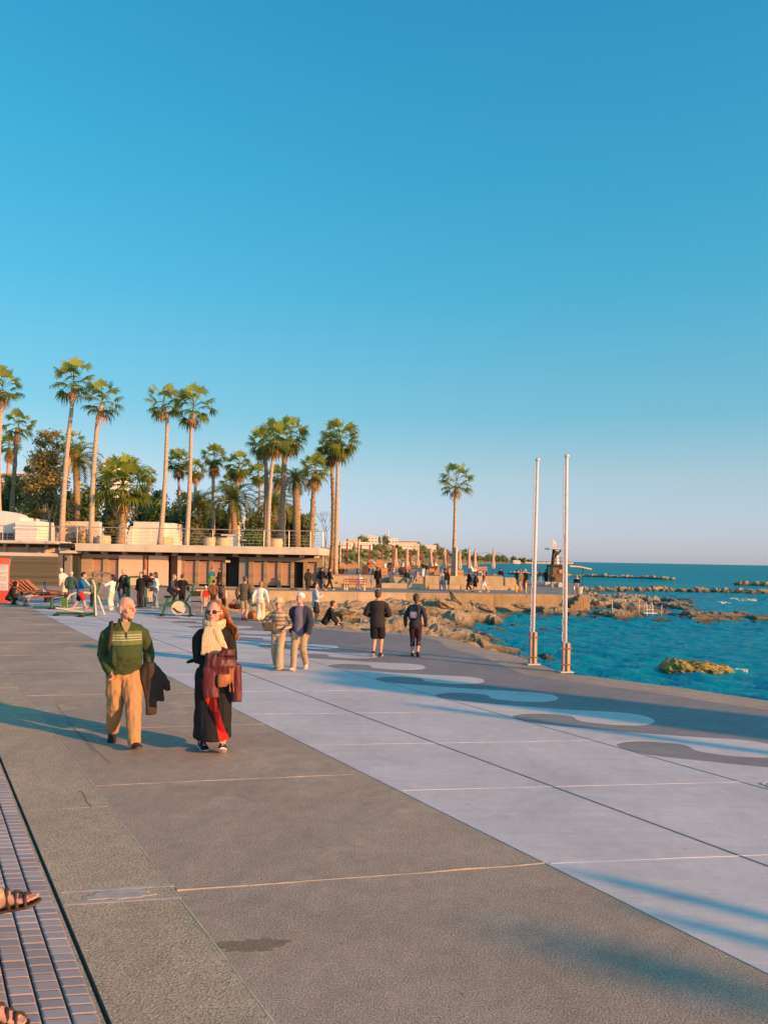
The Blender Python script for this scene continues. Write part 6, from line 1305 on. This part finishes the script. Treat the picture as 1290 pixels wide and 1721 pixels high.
for px, lb, tp in ((618, 'person in a red top sitting among the orange benches at the left', redc), (735, 'person in a pale top behind the seat wall left of the lone palm', cream), (690, 'person in a blue top sitting by the parasols', blue), (678, 'person in a white top sitting by the parasols', wht), (655, 'person in a dark top by the wooden kiosk', dk)):
    simple(px, 964, 943, rnd.choice((10, 170, 90)), lb, dict(hip=.28, feet=((-.05, .2, 0, 0, 0), (.05, .22, 0, 0, 0)), hands=((0, .12, -.2), (0, .12, -.2))), dict(top=tp, bottom='trousers', bm=dk, hair='short', hm=h_brown, shoes=sh_wht), z=1.0, H=1.65, off=(0, 4.5, 0))
# seated person at the left edge: only the sandalled feet reach into the picture
toe1 = G(52, 1716); HL = 1.68
sit = person('person with bare feet in brown strappy sandals sitting cross legged at the left edge', V(-2.675, 3.90, 0), A(-90), HL,
    dict(hip=.27, hipy=0, feet=((.0, .415, 0, 0, 0), (-.10, .385, .30, 0, 14)), knee=((-.05, .6, 1), (.05, .6, 1)), hands=((-.02, .2, -.18), (.02, .2, -.18)), lean=6), dict(top=beige, bottom='capri', bm=beige, hair='bob', hm=h_brown, shoes=None, sandal=True), 0)
fb = JOBS; m_sandal = M('sandal_strap', (.055, .035, .02), .7, .15, 20); m_nail = M('toe_nail', (.62, .34, .28), .3)
for k, (an, Rf, kn) in enumerate(sit['ank']):
    sgn = 1 if k == 0 else -1       # big toe on the inner side: left foot towards +x, right foot towards -x
    g = lambda x, y, z: an+Rf @ V(x*HL, y*HL, z*HL); X1 = Rf @ V(HL, 0, 0); Z1 = Rf @ V(0, 0, HL); mb = MB(); W_ = 1.05
    loft(mb, [(g(0, -.040, -.024), X1*.013, Z1*.012), (g(0, -.034, -.016), X1*.020, Z1*.021), (g(0, -.005, -.006), X1*.021, Z1*.033), (g(0, .028, -.016), X1*.024, Z1*.021), (g(.001*sgn, .058, -.024), X1*.028, Z1*.0125), (g(.001*sgn, .074, -.0275), X1*.027, Z1*.009)], 16)
    limb(mb, [kn.lerp(an, .5), an, g(0, -.004, -.012)], [.027*HL, .0215*HL, .022*HL])
    nb = MB()
    for j, (x, y0, ln, r0) in enumerate(((.0195, .068, .030, .0082), (.0075, .070, .029, .0058), (-.0020, .067, .026, .0054), (-.0112, .062, .022, .0050), (-.0195, .056, .018, .0048))):
        x *= sgn; limb(mb, [g(x*.9, y0-.018, -.027), g(x, y0+ln*.35, -.0265), g(x*1.02, y0+ln*.85, -.0300)], [r0*HL*1.05, r0*HL*.95, r0*HL*.92], 8)
        ell(nb, g(x*1.02, y0+ln*.95, -.0300+r0*.75), (r0*.62*HL, r0*.7*HL, r0*.22*HL), Rf, 8, 5)
    job('foot', mb, .0042, 2, m_skin, sit['o']); nb.build('toe_nails', m_nail, sit['o'], True)
    so = MB(); out = [(-.020, -.048), (-.026, -.02), (-.024, .015), (-.030, .05), (-.031, .078), (-.020, .098), (.004, .108), (.022, .104), (.030, .088), (.031, .06), (.024, .02), (.026, -.02), (.020, -.048), (0, -.056)]
    for z0, z1, ss in ((-.0475, -.040, 1.0),): 
        P0 = [g(x*sgn*ss, y, z0) for x, y in out]; P1 = [g(x*sgn*1.04, y*1.01, (z0+z1)/2) for x, y in out]; P2 = [g(x*sgn, y, z1) for x, y in out]; n_ = len(out)
        so.add(P0+P1+P2, [tuple(range(n_)), tuple(range(2*n_, 3*n_))]+[(i+a*n_, (i+1) % n_+a*n_, n_+(i+1) % n_+a*n_, n_+i+a*n_) for i in range(n_) for a in (0, 1)])
    so.build('sandal_sole', M('sandal_sole', (.075, .05, .03), .8, .15, 30), sit['o'])
    st = MB()
    def strap(x0, y0, x1, y1, hgt_, wd=.0052):
        pts = []
        for t in range(9):
            f = t/8; x = x0+(x1-x0)*f; y = y0+(y1-y0)*f; pts.append(g(x*sgn, y, -.040+hgt_*math.sin(math.pi*f)**.7))
        st.tube(pts, wd*HL, 7)
    strap(-.030, .078, .029, .060, .0290); strap(.031, .080, -.028, .048, .0310); strap(-.028, .050, .026, .030, .0400); strap(.028, .055, -.024, .020, .0430); strap(-.024, .022, .024, .010, .058, .006); strap(.024, -.03, -.024, -.03, .06)
    st.build('sandal_straps', m_sandal, sit['o'], True)
bo = empty('bench', V(-2.83, 3.95, 0), 0, 'low wooden bench under the person with sandals at the left edge', 'bench'); MB().box((0, 0, .37), (.5, 1.5, .06), 0, .01).build('seat', M('bench_wood', (.25, .15, .08), .7, .2), bo)
for y in (-.6, .6): MB().box((0, y, .17), (.4, .08, .34)).build('leg', m_greyp, bo)
# ---------------------------------------------------------------- flagpoles at the sea edge
m_pole = M('pole_paint', (.70, .64, .66), .45, .06, 3); m_rope = M('rope', (.62, .58, .56), .9, .25, 30); m_post = M('weathered_timber', (.62, .40, .24), .8, .3, 4, .5, 30, .01, .3, 0, (3, 3, .6), .5); m_postg = M('grey_timber', (.36, .32, .33), .85, .2, 4)
def flagpole(px, py, pxt, pyt, pyb, label):
    b_ = G(px, py); t = AT(pxt, pyt, b_.y)-b_; hb_ = ZP(px, pyb, b_.y); o = empty('flagpole', b_, 0, label, 'flagpole', 'white poles at the sea edge'); n = t.normalized()
    MB().tube([n*.10, n*t.length*.5, t, t+n*.03], [.041, .037, .031, .016], 14).build('pole', m_pole, o, True)
    MB().lathe([(.001, 0), (.05, .02), (.058, .05), (.035, .08), (.001, .09)], t, 12).build('cap', m_pole, o, True)
    MB().box((.045, -.04, hb_/2), (.072, .11, hb_), .15, .012).build('timber_clamp', m_post, o)
    MB().box((-.058, -.03, hb_/2+.01), (.055, .11, hb_+.02), .15, .012).build('timber_clamp', m_postg, o)
    mb = MB()
    for z in (.18, hb_-.12): mb.cyl((-.13, -.105, z), (.12, -.105, z), .014, .014, 6)
    mb.build('bolt', m_rust, o)
    mb = MB(); k = int(t.length/.05)
    for side in (-1,):
        pts = []; rr = []
        for i in range(k): f = .12+.86*i/k; p = t*f+V(side*.062+.006*math.sin(i*.9), -.02, 0); pts.append(p); rr.append(.009+.007*(i % 2))
        mb.tube(pts, rr, 5)
    mb.build('halyard', m_rope, o)
    MB().box((0, 0, .015), (.30, .28, .03), .15, .008).build('base_pad', m_slab, o)
    return o
flagpole(894, 1117, 903, 776, 1062, 'left one of the two tall white poles in timber clamps at the sea edge')
flagpole(949, 1130, 952, 770, 1080, 'right one of the two tall white poles in timber clamps at the sea edge')
# ---------------------------------------------------------------- lifeguard tower
dT = 76; m_tw = boards('tower_boards', (.17, .115, .07), .22); m_twd = M('tower_dark', (.06, .05, .045), .8)
tx = lambda p: XZ(p, dT)-XZ(936, dT); tz = lambda p: ZP(936, p, dT)
tw = empty('lifeguard_tower', (XZ(936, dT), dT, 0), 0, 'brown timber lifeguard tower with a flat roof and a side awning', 'lifeguard tower')
MB().box((tx(936), 0, tz(967)), (tx(947)-tx(925), 1.6, tz(952)-tz(982)), 0, .02).build('cabin', m_tw, tw)
MB().box((tx(936), 0, tz(951)), (tx(950)-tx(921), 2.0, .14), 0, .01).build('platform', m_twd, tw)
for px in (922, 949):
    for y in (-.8, .8): MB().box((tx(px), y, tz(951)/2), (.14, .14, tz(951))).build('leg', m_twd, tw)
MB().tube([(tx(927), 0, tz(951)), (tx(929.5), 0, tz(924))], .16, 6).build('roof_post', m_twd, tw); MB().tube([(tx(930), 0, tz(938)), (tx(941), 0, tz(925))], .09, 6).build('brace', m_twd, tw)
MB().box((tx(936), 0, tz(922.6)), (tx(955)-tx(918), 1.9, .14), 0, .03).build('roof', m_slab, tw)
mb = MB()
for px in (922, 926, 931, 937, 943, 949): mb.tube([(tx(px), -.95, tz(950)), (tx(px), -.95, tz(938))], .025, 5)
for z in (938, 943): mb.tube([(tx(922), -.95, tz(z)), (tx(949), -.95, tz(z))], .025, 5)
mb.build('guard_rail', m_twd, tw)
mb = MB(); mb.tube([(tx(952), -.6, tz(950.5)), (tx(970), -.6, tz(951.5)), (tx(987), -.6, tz(955))], .05, 6); A0 = [(tx(951), -1.4, tz(950)), (tx(951), 1.4, tz(950)), (tx(968), 1.4, tz(950.8)), (tx(968), -1.4, tz(950.8)), (tx(987), 1.4, tz(954.5)), (tx(987), -1.4, tz(954.5))]
mb.add(A0+[(x, y, z-.12) for x, y, z in A0], [(0, 3, 2, 1), (3, 5, 4, 2), (6, 7, 8, 9), (9, 8, 10, 11), (0, 6, 9, 3), (3, 9, 11, 5), (5, 11, 10, 4), (1, 2, 8, 7), (2, 4, 10, 8), (0, 1, 7, 6)]); mb.build('awning', m_cream, tw)
MB().tube([(tx(979), 0, 0), (tx(979), 0, tz(953))], .04, 5).build('awning_post', m_twd, tw)
MB().tube([(tx(934), .2, tz(948)), (tx(935), .2, tz(926))], [.32, .10], 8).build('white_mast', m_white, tw)
MB().cyl((tx(938), -.83, tz(960)), (tx(938), -.9, tz(960)), .2, .2, 12).build('life_ring', M('ring_orange', (.6, .3, .12), .5), tw)
f = empty('flag', (XZ(927.5, dT), dT, tz(922)), 0, 'small pale flag on a short staff on the lifeguard tower roof', 'flag'); MB().tube([(0, 0, 0), (0, 0, .95)], .03, 5).build('staff', m_pole, f)
mb = MB(); nn = 6
pts = [(.28*math.sqrt(k/nn)*(1 if k else 0)+.02, .05*math.sin(k), .95-.75*k/nn) for k in range(nn+1)]
mb.add([(.02, 0, p[2]) for p in pts]+[(p[0]+.1, p[1], p[2]-.12) for p in pts], [(k, k+1, nn+2+k, nn+1+k) for k in range(nn)]); mb.build('cloth', M('flag_cloth', (.75, .60, .50), .8), f)
o = empty('mast', (XZ(946.5, 74), 74, 0), 0, 'slim white mast with an orange foot in front of the lifeguard tower', 'mast'); MB().tube([(0, 0, .6), (.03, 0, ZP(946, 897, 74))], .07, 8).build('pole', m_white, o); MB().box((0, 0, .35), (.34, .34, .7), 0, .02).build('foot', M('foot_orange', (.6, .33, .16), .8), o)
for px0, px1, d, lb in ((914, 934, 73, 'flat pale concrete slab at the left foot of the lifeguard tower'), (936, 944, 72, 'small pale concrete block at the right foot of the lifeguard tower')):
    o = empty('concrete_slab', ((XZ(px0, d)+XZ(px1, d))/2, d, 0), 0, lb, 'slab'); MB().box((0, 0, .22), (XZ(px1, d)-XZ(px0, d), .8, .44), 0, .03).build('block', m_slab, o)
o = empty('plinth', AT(973, 995, 57)*1, 0, 'tapered sandstone plinth at the terrace corner', 'plinth'); o.location.z = 0; MB().lathe([(.16, 0), (.22, .1), (.30, .5), (.32, .56), (.26, .56)], n=12).build('stone', m_pot, o)
for px, d, h, mm, lb in ((867, 57.5, .62, 'yellow', 'left yellow bollard in front of the group on the terrace'), (883, 57.2, .75, 'yellow', 'right yellow bollard in front of the group on the terrace'), (873.5, 61, .4, 'red', 'short red bollard between the two yellow ones'), (964, 58, .55, 'grey', 'thin steel post beside the sandstone plinth')):
    mm = {'yellow': M('bollard_yellow', (.75, .52, .07), .5), 'red': M('bollard_red', (.6, .12, .06), .5), 'grey': m_rail}[mm]
    o = empty('bollard', (XZ(px, d), d, 0), 0, lb, 'bollard'); MB().lathe([(.075, 0), (.07, h*.95), (.05, h), (.01, h+.02)], n=10).build('post', mm, o, True); MB().lathe([(.11, 0), (.10, .04), (.08, .05)], n=10).build('base', m_greyp, o)
# bathing ladder on the reef
o = empty('bathing_ladder', G(1091, 1031, -1.1), 0, 'white bathing ladder with two curved rails at the edge of the reef', 'ladder'); o.scale = (.72, .72, .72)
for x in (-.28, .28): MB().tube([(x, .9, 0), (x, .7, .8), (x, .3, 1.0), (x, .0, .75), (x, -.15, -.5)], .045, 6).build('rail', m_white, o, True)
for z in (.35, .05): MB().tube([(-.28, -.05, z), (.28, -.05, z)], .035, 6).build('rung', m_white, o)
MB().box((.1, .2, .02), (1.3, .7, .08), 0, .01).build('plate', m_white, o)
for k, px in enumerate((1028, 1073, 1111)): o = empty('marker_post', G(px, 1030, -1.1), 0, ('thin left marker post on the reef', 'thin marker post on the reef left of the ladder', 'short bent rail right of the ladder')[k], 'post'); MB().tube([(0, 0, -.3), (0, 0, .95 if k < 2 else .5), (.1 if k == 2 else .01, 0, 1.0 if k < 2 else .55)], .03, 6).build('post', m_rail, o)
# ---------------------------------------------------------------- furniture of the upper terrace
m_ow = M('orange_wood', (.56, .27, .125), .7, .2, 3, .2, 30, .01, .3, 0, (.5, 3, 6)); m_dw = M('dark_wood', (.10, .06, .04), .7, .2)
def slat_bench(px, d, w_, label, z=1.0, rz=0, back=True):
    o = empty('wooden_bench', (XZ(px, d), d, z), rz, label, 'bench', 'orange benches on the upper terrace')
    for y in (-.14, .0, .14): MB().box((0, y, .44), (w_, .12, .045), 0, .01).build('seat_slat', m_ow, o)
    if back:
        for zz in (.58, .74): MB().box((0, .24, zz), (w_, .04, .13), 0, .01).build('back_slat', m_ow, o)
    for x in (-w_*.4, w_*.4): MB().box((x, .03, .21), (.1, .42, .42), 0, .01).build('leg', m_dw, o)
    return o
def planter_box(px, d, w_, h, label, m_=None, z=1.0):
    o = empty('planter_box', (XZ(px, d), d, z), 0, label, 'planter box', 'wooden boxes on the upper terrace')
    MB().box((0, 0, h/2), (w_, .8, h), 0, .02).build('box', m_ or m_ow, o)
    for k in range(1, int(h/.22)): MB().box((0, -.405, k*.22), (w_*.99, .02, .02)).build('gap', m_dw, o)
    MB().box((0, 0, h+.01), (w_*1.03, .84, .05), 0, .01).build('rim', m_ow if m_ is None else m_dw, o)
for a in ((586, 66, 1.75, 'orange bench with its back to the sea at the left end of the upper terrace'), (618, 67, 1.0, 'orange bench between the dark wooden boxes'), (691, 66, 1.05, 'orange bench with a high back left of the parasols'), (809, 68, 1.0, 'orange bench at the right end of the upper terrace'), (660, 72, 1.3, 'orange bench farther back near the kiosk')): slat_bench(*a)
for a in ((573, 67.5, .55, .6, 'dark wooden box at the left end of the upper terrace', m_dw), (613, 65, .5, .62, 'dark wooden box left of the wooden kiosk', m_dw), (637, 66, .55, 1.25, 'tall orange wooden box like a small kiosk'), (645, 65, .55, .55, 'low orange wooden box beside the tall one'), (676, 66, .55, .65, 'dark wooden box left of the orange bench', m_dw), (771, 66, .6, .5, 'low orange wooden box by the lone palm'), (724, 67, .45, .55, 'small orange wooden box behind the seat walls'), (732, 70, .5, .75, 'orange wooden box left of the lone palm'), (757, 66, .5, .62, 'orange wooden box just left of the lone palm trunk')): planter_box(*a)
m_par = M('parasol_cloth', (.66, .48, .35), .9, .15, 5, .4, 18, .02)
def parasol(px, d, h, label):
    o = empty('closed_parasol', (XZ(px, d), d, 1.0), rnd.uniform(0, 6), label, 'parasol', 'closed parasols on the upper terrace')
    MB().tube([(0, 0, 0), (0, 0, h+.08)], .035, 6).build('pole', m_dw, o)
    mb = MB(); n = 16; prof = [(.03, h), (.08, h*.95), (.11, h*.82), (.10, h*.66), (.13, h*.5), (.18, h*.36), (.12, h*.26)]
    vs = [(r_*(1+.22*math.cos(j*math.pi))*math.cos(2*math.pi*j/n), r_*(1+.22*math.cos(j*math.pi))*math.sin(2*math.pi*j/n), z) for r_, z in prof for j in range(n)]
    mb.add(vs, [(i*n+j, (i+1)*n+j, (i+1)*n+(j+1) % n, i*n+(j+1) % n) for i in range(len(prof)-1) for j in range(n)]+[tuple(range(n)), tuple(range(len(vs)-1, len(vs)-n-1, -1))]); mb.build('folded_cloth', m_par, o)
    MB().lathe([(.3, 0), (.3, .08), (.06, .12)], n=12).build('base', m_greyp, o)
for px, d, h, lb in ((664, 70, 2.35, 'leftmost closed parasol on the upper terrace'), (683, 68, 2.3, 'closed parasol above the orange bench'), (701, 72, 2.25, 'closed parasol behind the people on the upper terrace'), (722.5, 70, 2.3, 'closed parasol left of the lone palm'), (746, 69, 2.4, 'closed parasol nearest the lone palm on its left'), (771.5, 68, 2.2, 'closed parasol just right of the white post'), (787, 70, 2.4, 'closed parasol standing against the sea'), (797, 69, 2.35, 'closed parasol right beside the one against the sea'), (828, 72, 2.45, 'rightmost closed parasol on the upper terrace')): parasol(px, d, h, lb)
m_rp = M('red_pole', (.27, .08, .05), .6, .15)
for px, d, h, lb in ((582, 76, 3.2, 'tall dark red post at the far left of the upper terrace'), (601, 75, 3.3, 'tall dark red post right of the far left one'), (620, 76, 2.6, 'dark red post behind the orange bench'), (641, 74, 2.5, 'dark red post above the wooden kiosk'), (659, 73, 2.6, 'dark red post left of the first parasol'), (689, 74, 2.1, 'dark red post between the second and third parasols'), (708, 73, 2.2, 'dark red post behind the people on the upper terrace'), (729, 75, 2.3, 'dark red post left of the lone palm'), (750, 72, 2.3, 'dark red post touching the parasol by the lone palm')):
    o = empty('terrace_post', (XZ(px, d), d, 1.0), 0, lb, 'post', 'dark red posts on the upper terrace'); MB().box((0, 0, h/2), (.15, .15, h), 0, .01).build('post', m_rp, o); MB().box((0, 0, h+.03), (.19, .19, .06)).build('cap', m_dw, o)
o = empty('light_string', (XZ(660, 74), 74, 3.3), 0, 'thin cable strung between the terrace posts', 'cable'); MB().tube([(XZ(p, 74)-XZ(660, 74), 0, -.15*math.sin(k*math.pi/2)**2-.006*k) for k, p in enumerate(range(575, 850, 10))], .02, 4).build('cable', m_rail, o)
o = empty('frame_goal', (XZ(584, 74), 74, 1.0), 0, 'white painted rectangular frame behind the right hand palm pair', 'frame'); d0 = lambda p: XZ(p, 74)-XZ(584, 74)
mb = MB(); mb.tube([(d0(571), 0, 0), (d0(571), 0, 2.9)], .05, 6); mb.build('upright', m_white, o); MB().tube([(d0(602), 0, 0), (d0(602), 0, 2.9)], .05, 6).build('upright', m_white, o); MB().tube([(d0(571), 0, 2.9), (d0(602), 0, 2.9)], .05, 6).build('crossbar', m_white, o)
o = empty('white_post', (XZ(765.5, 64), 64, 1.0), 0, 'thick white post close to the lone palm trunk', 'post'); MB().tube([(0, 0, 0), (0, 0, ZP(765, 920, 64)-1.0)], .11, 10).build('post', m_cream, o)
for k, (px, d, lb) in enumerate(((803, 70, 'white sun lounger tilted up on the upper terrace'), (655, 78, 'white sun lounger left of the parasols far back'), (664, 80, 'white and blue lounger by the parasols far back'))):
    o = empty('sun_lounger', (XZ(px, d), d, 1.0), .4, lb, 'sun lounger'); MB().box((0, 0, .32), (.6, 1.2, .06), 0, .01).build('seat', m_white, o); MB().box((0, .75, .55), (.6, .06, .7), 0, .01, 0, Matrix.Rotation(R(-38), 3, 'X')).build('backrest', m_white, o)
    for x in (-.25, .25): MB().box((x, -.3, .15), (.05, .05, .3)).build('leg', m_white, o)
# red bench on the lower terrace
p = G(596, 992); o = empty('park_bench', p, R(-4), 'red slatted park bench with pale cast legs on the lower terrace', 'bench'); m_rb = M('red_slats', (.40, .10, .07), .6, .15)
for y, z in ((-.2, .44), (-.05, .45), (.1, .44)): MB().box((0, y, z), (1.72, .12, .04), 0, .01).build('seat_slat', m_rb, o)
for y, z in ((.22, .62), (.27, .78)): MB().box((0, y, z), (1.72, .035, .12), 0, .01, 0, Matrix.Rotation(R(-15), 3, 'X')).build('back_slat', m_rb, o)
for x in (-.75, -.58, .72): MB().tube([(x, -.28, 0), (x, -.2, .4), (x, .16, .42), (x, .32, .86)], .04, 6).build('leg', m_cream, o); MB().tube([(x, .25, 0), (x, .12, .42)], .04, 6).build('leg', m_cream, o)
# ---------------------------------------------------------------- exercise machines on the plaza
m_gr = M('machine_green', (.03, .13, .055), .4, .1); m_cr = M('machine_cream', (.62, .56, .40), .45, .06); m_bk = M('rubber_black', (.02, .02, .02), .8); m_rs = M('seat_red', (.32, .10, .07), .6, .15)
p = G(134, 1036); o = empty('walking_machine', p, R(5), 'green and cream walking machine under the boy in the blue hoodie', 'exercise machine')
MB().tube([(-.9, .1, .10), (0, 0, .10), (.5, 0, .10)], .05, 8).build('base_bar', m_gr, o); MB().tube([(.15, -.35, .06), (.15, .5, .06)], .05, 8).build('base_bar', m_gr, o)
MB().box((-.35, -.10, .25), (1.0, .16, .05), 0, .01, 0, Matrix.Rotation(R(8), 3, 'Y')).build('pedal', m_cr, o); MB().box((-.25, .28, .30), (1.0, .16, .05), 0, .01, 0, Matrix.Rotation(R(-6), 3, 'Y')).build('pedal', m_cr, o)
MB().tube([(.55, .05, 0), (.55, .05, 1.25)], .065, 8).build('post', m_gr, o)
for s_ in (-1, 1): MB().tube([(.75+.1*s_, .2*s_, .05), (.6, .2*s_, .75), (.45-.15*s_, .2*s_, 1.15), (.3-.2*s_, .2*s_, 1.38)], .035, 7).build('lever', m_cr, o)
for x, y in ((-.9, .1), (.15, -.35), (.15, .5)): MB().lathe([(.13, 0), (.12, .05), (.05, .08)], (x, y, 0), 12).build('foot', m_bk, o)
p = G(85, 1024); o = empty('situp_bench', p, R(8), 'red padded sit up bench on green legs left of the walking machine', 'exercise machine')
MB().box((0, 0, .55), (1.5, .36, .07), 0, .02, 0, Matrix.Rotation(R(-4), 3, 'Y')).build('pad', m_rs, o); MB().tube([(.05, 0, 0), (.05, 0, .5)], .07, 8).build('post', m_gr, o); MB().tube([(-.7, 0, .08), (.8, 0, .08)], .05, 8).build('base_bar', m_gr, o)
MB().tube([(.5, 0, .1), (.75, 0, .6), (1.1, 0, .75), (1.6, 0, .68)], .05, 8).build('handle', m_cr, o); MB().lathe([(.18, 0), (.15, .05), (.05, .07)], (.05, 0, 0), 12).build('foot', m_bk, o); MB().box((.55, -.1, .25), (.28, .28, .5), 0, .03).build('cover', M('machine_lime', (.35, .42, .12), .5), o)
MB().tube([(.0, .1, .4), (.6, .1, .48)], .03, 6).build('brace', m_gr, o)
p = G(300, 1036); o = empty('exercise_bike', p, R(4), 'green exercise bike with a cream flywheel cover ridden by the boy', 'exercise machine')
MB().tube([(-.62, 0, .05), (-.5, 0, .45), (-.42, 0, .72)], .05, 8).build('seat_post', m_gr, o); MB().box((-.42, 0, .76), (.3, .24, .08), 0, .03).build('saddle', m_bk, o)
MB().tube([(-.5, 0, .45), (-.1, 0, .62), (.25, 0, .55), (.42, 0, .35), (.45, 0, .03)], .045, 8).build('frame', m_gr, o); MB().tube([(.25, 0, .55), (.5, 0, .95), (.55, 0, 1.25)], .04, 8).build('handle_post', m_gr, o)
MB().tube([(.3, -.28, 1.18), (.52, -.2, 1.25), (.55, .2, 1.25), (.32, .28, 1.18)], .025, 7).build('handlebar', m_gr, o)
MB().tube([(0, -.06, .33), (0, .06, .33)], .27, 20).build('flywheel_cover', m_cr, o, False); MB().tube([(-.18, -.09, .33), (-.05, -.09, .2), (.15, -.16, .15)], .025, 6).build('crank', m_bk, o)
for x in (-.62, .45): MB().box((x, 0, .04), (.12, .5, .08), 0, .02).build('foot', m_bk, o)
p = G(215, 1019); o = empty('exercise_post', p, 0, 'green pull down post with a top bar between the men in black', 'exercise machine')
MB().tube([(0, 0, 0), (0, 0, 1.3)], .08, 10).build('post', m_gr, o); MB().tube([(-.25, 0, 1.28), (.1, 0, 1.34), (.55, 0, 1.36)], .04, 8).build('bar', m_gr, o); MB().tube([(-.45, 0, .0), (-.15, 0, .55)], .05, 8).build('leg_bar', m_cr, o); MB().lathe([(.2, 0), (.18, .05), (.08, .08)], n=14).build('foot', m_bk, o); MB().box((.75, .1, .62), (.22, .2, .45), 0, .04).build('weight_box', m_cr, o); MB().tube([(.75, .1, 0), (.75, .1, .4)], .05, 8).build('post', m_gr, o)
p = G(175, 1018); o = empty('turning_wheel', p, R(25), 'large grey hand wheel on a stand behind the woman in white', 'exercise machine')
MB().tube([(-.62+.0, 0, 0), (-.2, 0, 1.0)], .05, 8).build('stand', m_gr, o); mb = MB(); mb.tube([(.0+.52*math.cos(a*math.pi/12), .0, 1.0+.52*math.sin(a*math.pi/12)) for a in range(25)], .05, 7, cap=False); mb.build('rim', M('wheel_grey', (.16, .15, .13), .5), o, True)
for a in (0, 60, 120): MB().tube([(.5*math.cos(R(a)), 0, 1+.5*math.sin(R(a))), (-.5*math.cos(R(a)), 0, 1-.5*math.sin(R(a)))], .025, 6).build('spoke', m_greyp, o)
p = G(328, 1030); o = empty('folding_chair', p, R(20), 'folding metal chair beside the platform edge', 'chair')
for x in (-.24, .24): MB().tube([(x, -.3, 0), (x, .25, .9)], .022, 6).build('leg', m_rail, o); MB().tube([(x, .3, 0), (x, -.25, .5)], .022, 6).build('leg', m_rail, o)
MB().box((0, -.02, .47), (.5, .46, .03), 0, .01).build('seat', dk, o); MB().box((0, .2, .78), (.5, .03, .22), 0, .01).build('backrest', dk, o)
# stack of sunbeds
m_sb = M('sunbed_wood', (.42, .17, .09), .65, .25, 4)
for k in range(6):
    px = 38+6.2*k; p = G(px, 1003); o = empty('sunbed', p+V(0, .3*k*.2, 0), R(90+8), 'reddish wooden sunbed in the jumbled row by the slatted wall', 'sunbed', 'reddish sunbeds by the slatted wall')
    for x in (-.24, -.08, .08, .24): MB().box((x, -.4, .32), (.12, 1.2, .04), 0, .008).build('seat_slat', m_sb, o)
    for x in (-.2, 0, .2): MB().box((x, .55, .55), (.13, 1.0, .04), 0, .008, 0, Matrix.Rotation(R(34+2*k), 3, 'X')).build('back_slat', m_sb, o)
    for y in (-.9, .1): MB().box((0, y, .15), (.5, .06, .3)).build('leg', m_dw, o)
for k, (px, lb) in enumerate(((62, 'low reddish table in front of the sunbeds'), (95, 'reddish table beside the white haired person'))):
    p = G(px, 1012); o = empty('low_table', p, R(4), lb, 'table'); MB().box((0, 0, .45), (1.1, .6, .06), 0, .01).build('table_top', m_sb, o)
    for x in (-.45, .45): MB().box((x, 0, .21), (.08, .5, .42)).build('leg', m_dw, o)
# things left at the foot of the rocks
for px, py, c_, lb in ((391, 1023, redc, 'red bag lying by the rubble below the platform'), (398, 1024, dk, 'dark bag lying by the rubble next to the red one'), (424, 1040, orange_c, 'small orange bag by the feet of the woman in white'), (446, 1038, M('bag_yellow', (.7, .45, .05)), 'small yellow bag on the rubble')):
    p = G(px, py); o = empty('bag', p, .3, lb, 'bag'); MB().box((0, 0, .12), (.36, .24, .24), 0, .07).build('bag_body', c_, o, True); MB().tube([(-.1, 0, .22), (0, 0, .34), (.1, 0, .22)], .015, 5).build('handle', c_, o)
# ---------------------------------------------------------------- unseen at the right: poles guessed from shadows, mast and shafts added for shade
dh = V(math.sin(SUN_AZ), math.cos(SUN_AZ), 0); nh = V(-dh.y, dh.x, 0)
def sp_(n, s): return nh*n+dh*s
for k, (n, s, tip) in enumerate(((5.80, 18.4, -1.9), (5.40, 19.0, -1.3))):
    o = empty('flagpole', sp_(n, s), 0, ('tall white pole outside the right edge of the picture', 'second tall white pole outside the right edge of the picture')[k], 'flagpole'); h = (s-tip)*math.tan(SUN_EL)
    MB().tube([(0, 0, 0), (0, 0, h)], [.085, .075], 12).build('pole', m_pole, o, True); MB().box((0, 0, .4), (.24, .22, .8), 0, .01).build('timber_clamp', m_post, o)
o = empty('shadow_mast', sp_(4.68, 40), 0, 'tall unseen mast added outside the right edge to cast a soft shadow', 'mast'); MB().tube([(0, 0, 0), (0, 0, 9.4)], [.10, .08], 14).build('mast', m_pole, o, True); MB().box((0, 0, 9.5), (.5, .3, .2), 0, .03).build('mast_head', m_greyp, o)  # unseen mast added to lay a soft shadow over the near paving
for k, (n, s, wd, hh) in enumerate(((10.9, 24, .20, 7.0), (12.05, 27, .55, 8.3), (12.75, 28, .55, 8.7), (13.3, 26, .35, 8.2))):
    o = empty('shadow_caster', sp_(n, s), SUN_AZ, ('thin', 'broad', 'broadest', 'medium')[k]+' concrete pylon added unseen outside the right edge to shade the paving', 'caster'); MB().box((0, 0, hh/2), (wd, wd, hh), 0, .04).build('shaft', m_slab, o); MB().box((0, 0, .1), (wd+.3, wd+.3, .2), 0, .03).build('base', m_slab, o)  # unseen blocks added to throw the shadow band across the walk
run_jobs()
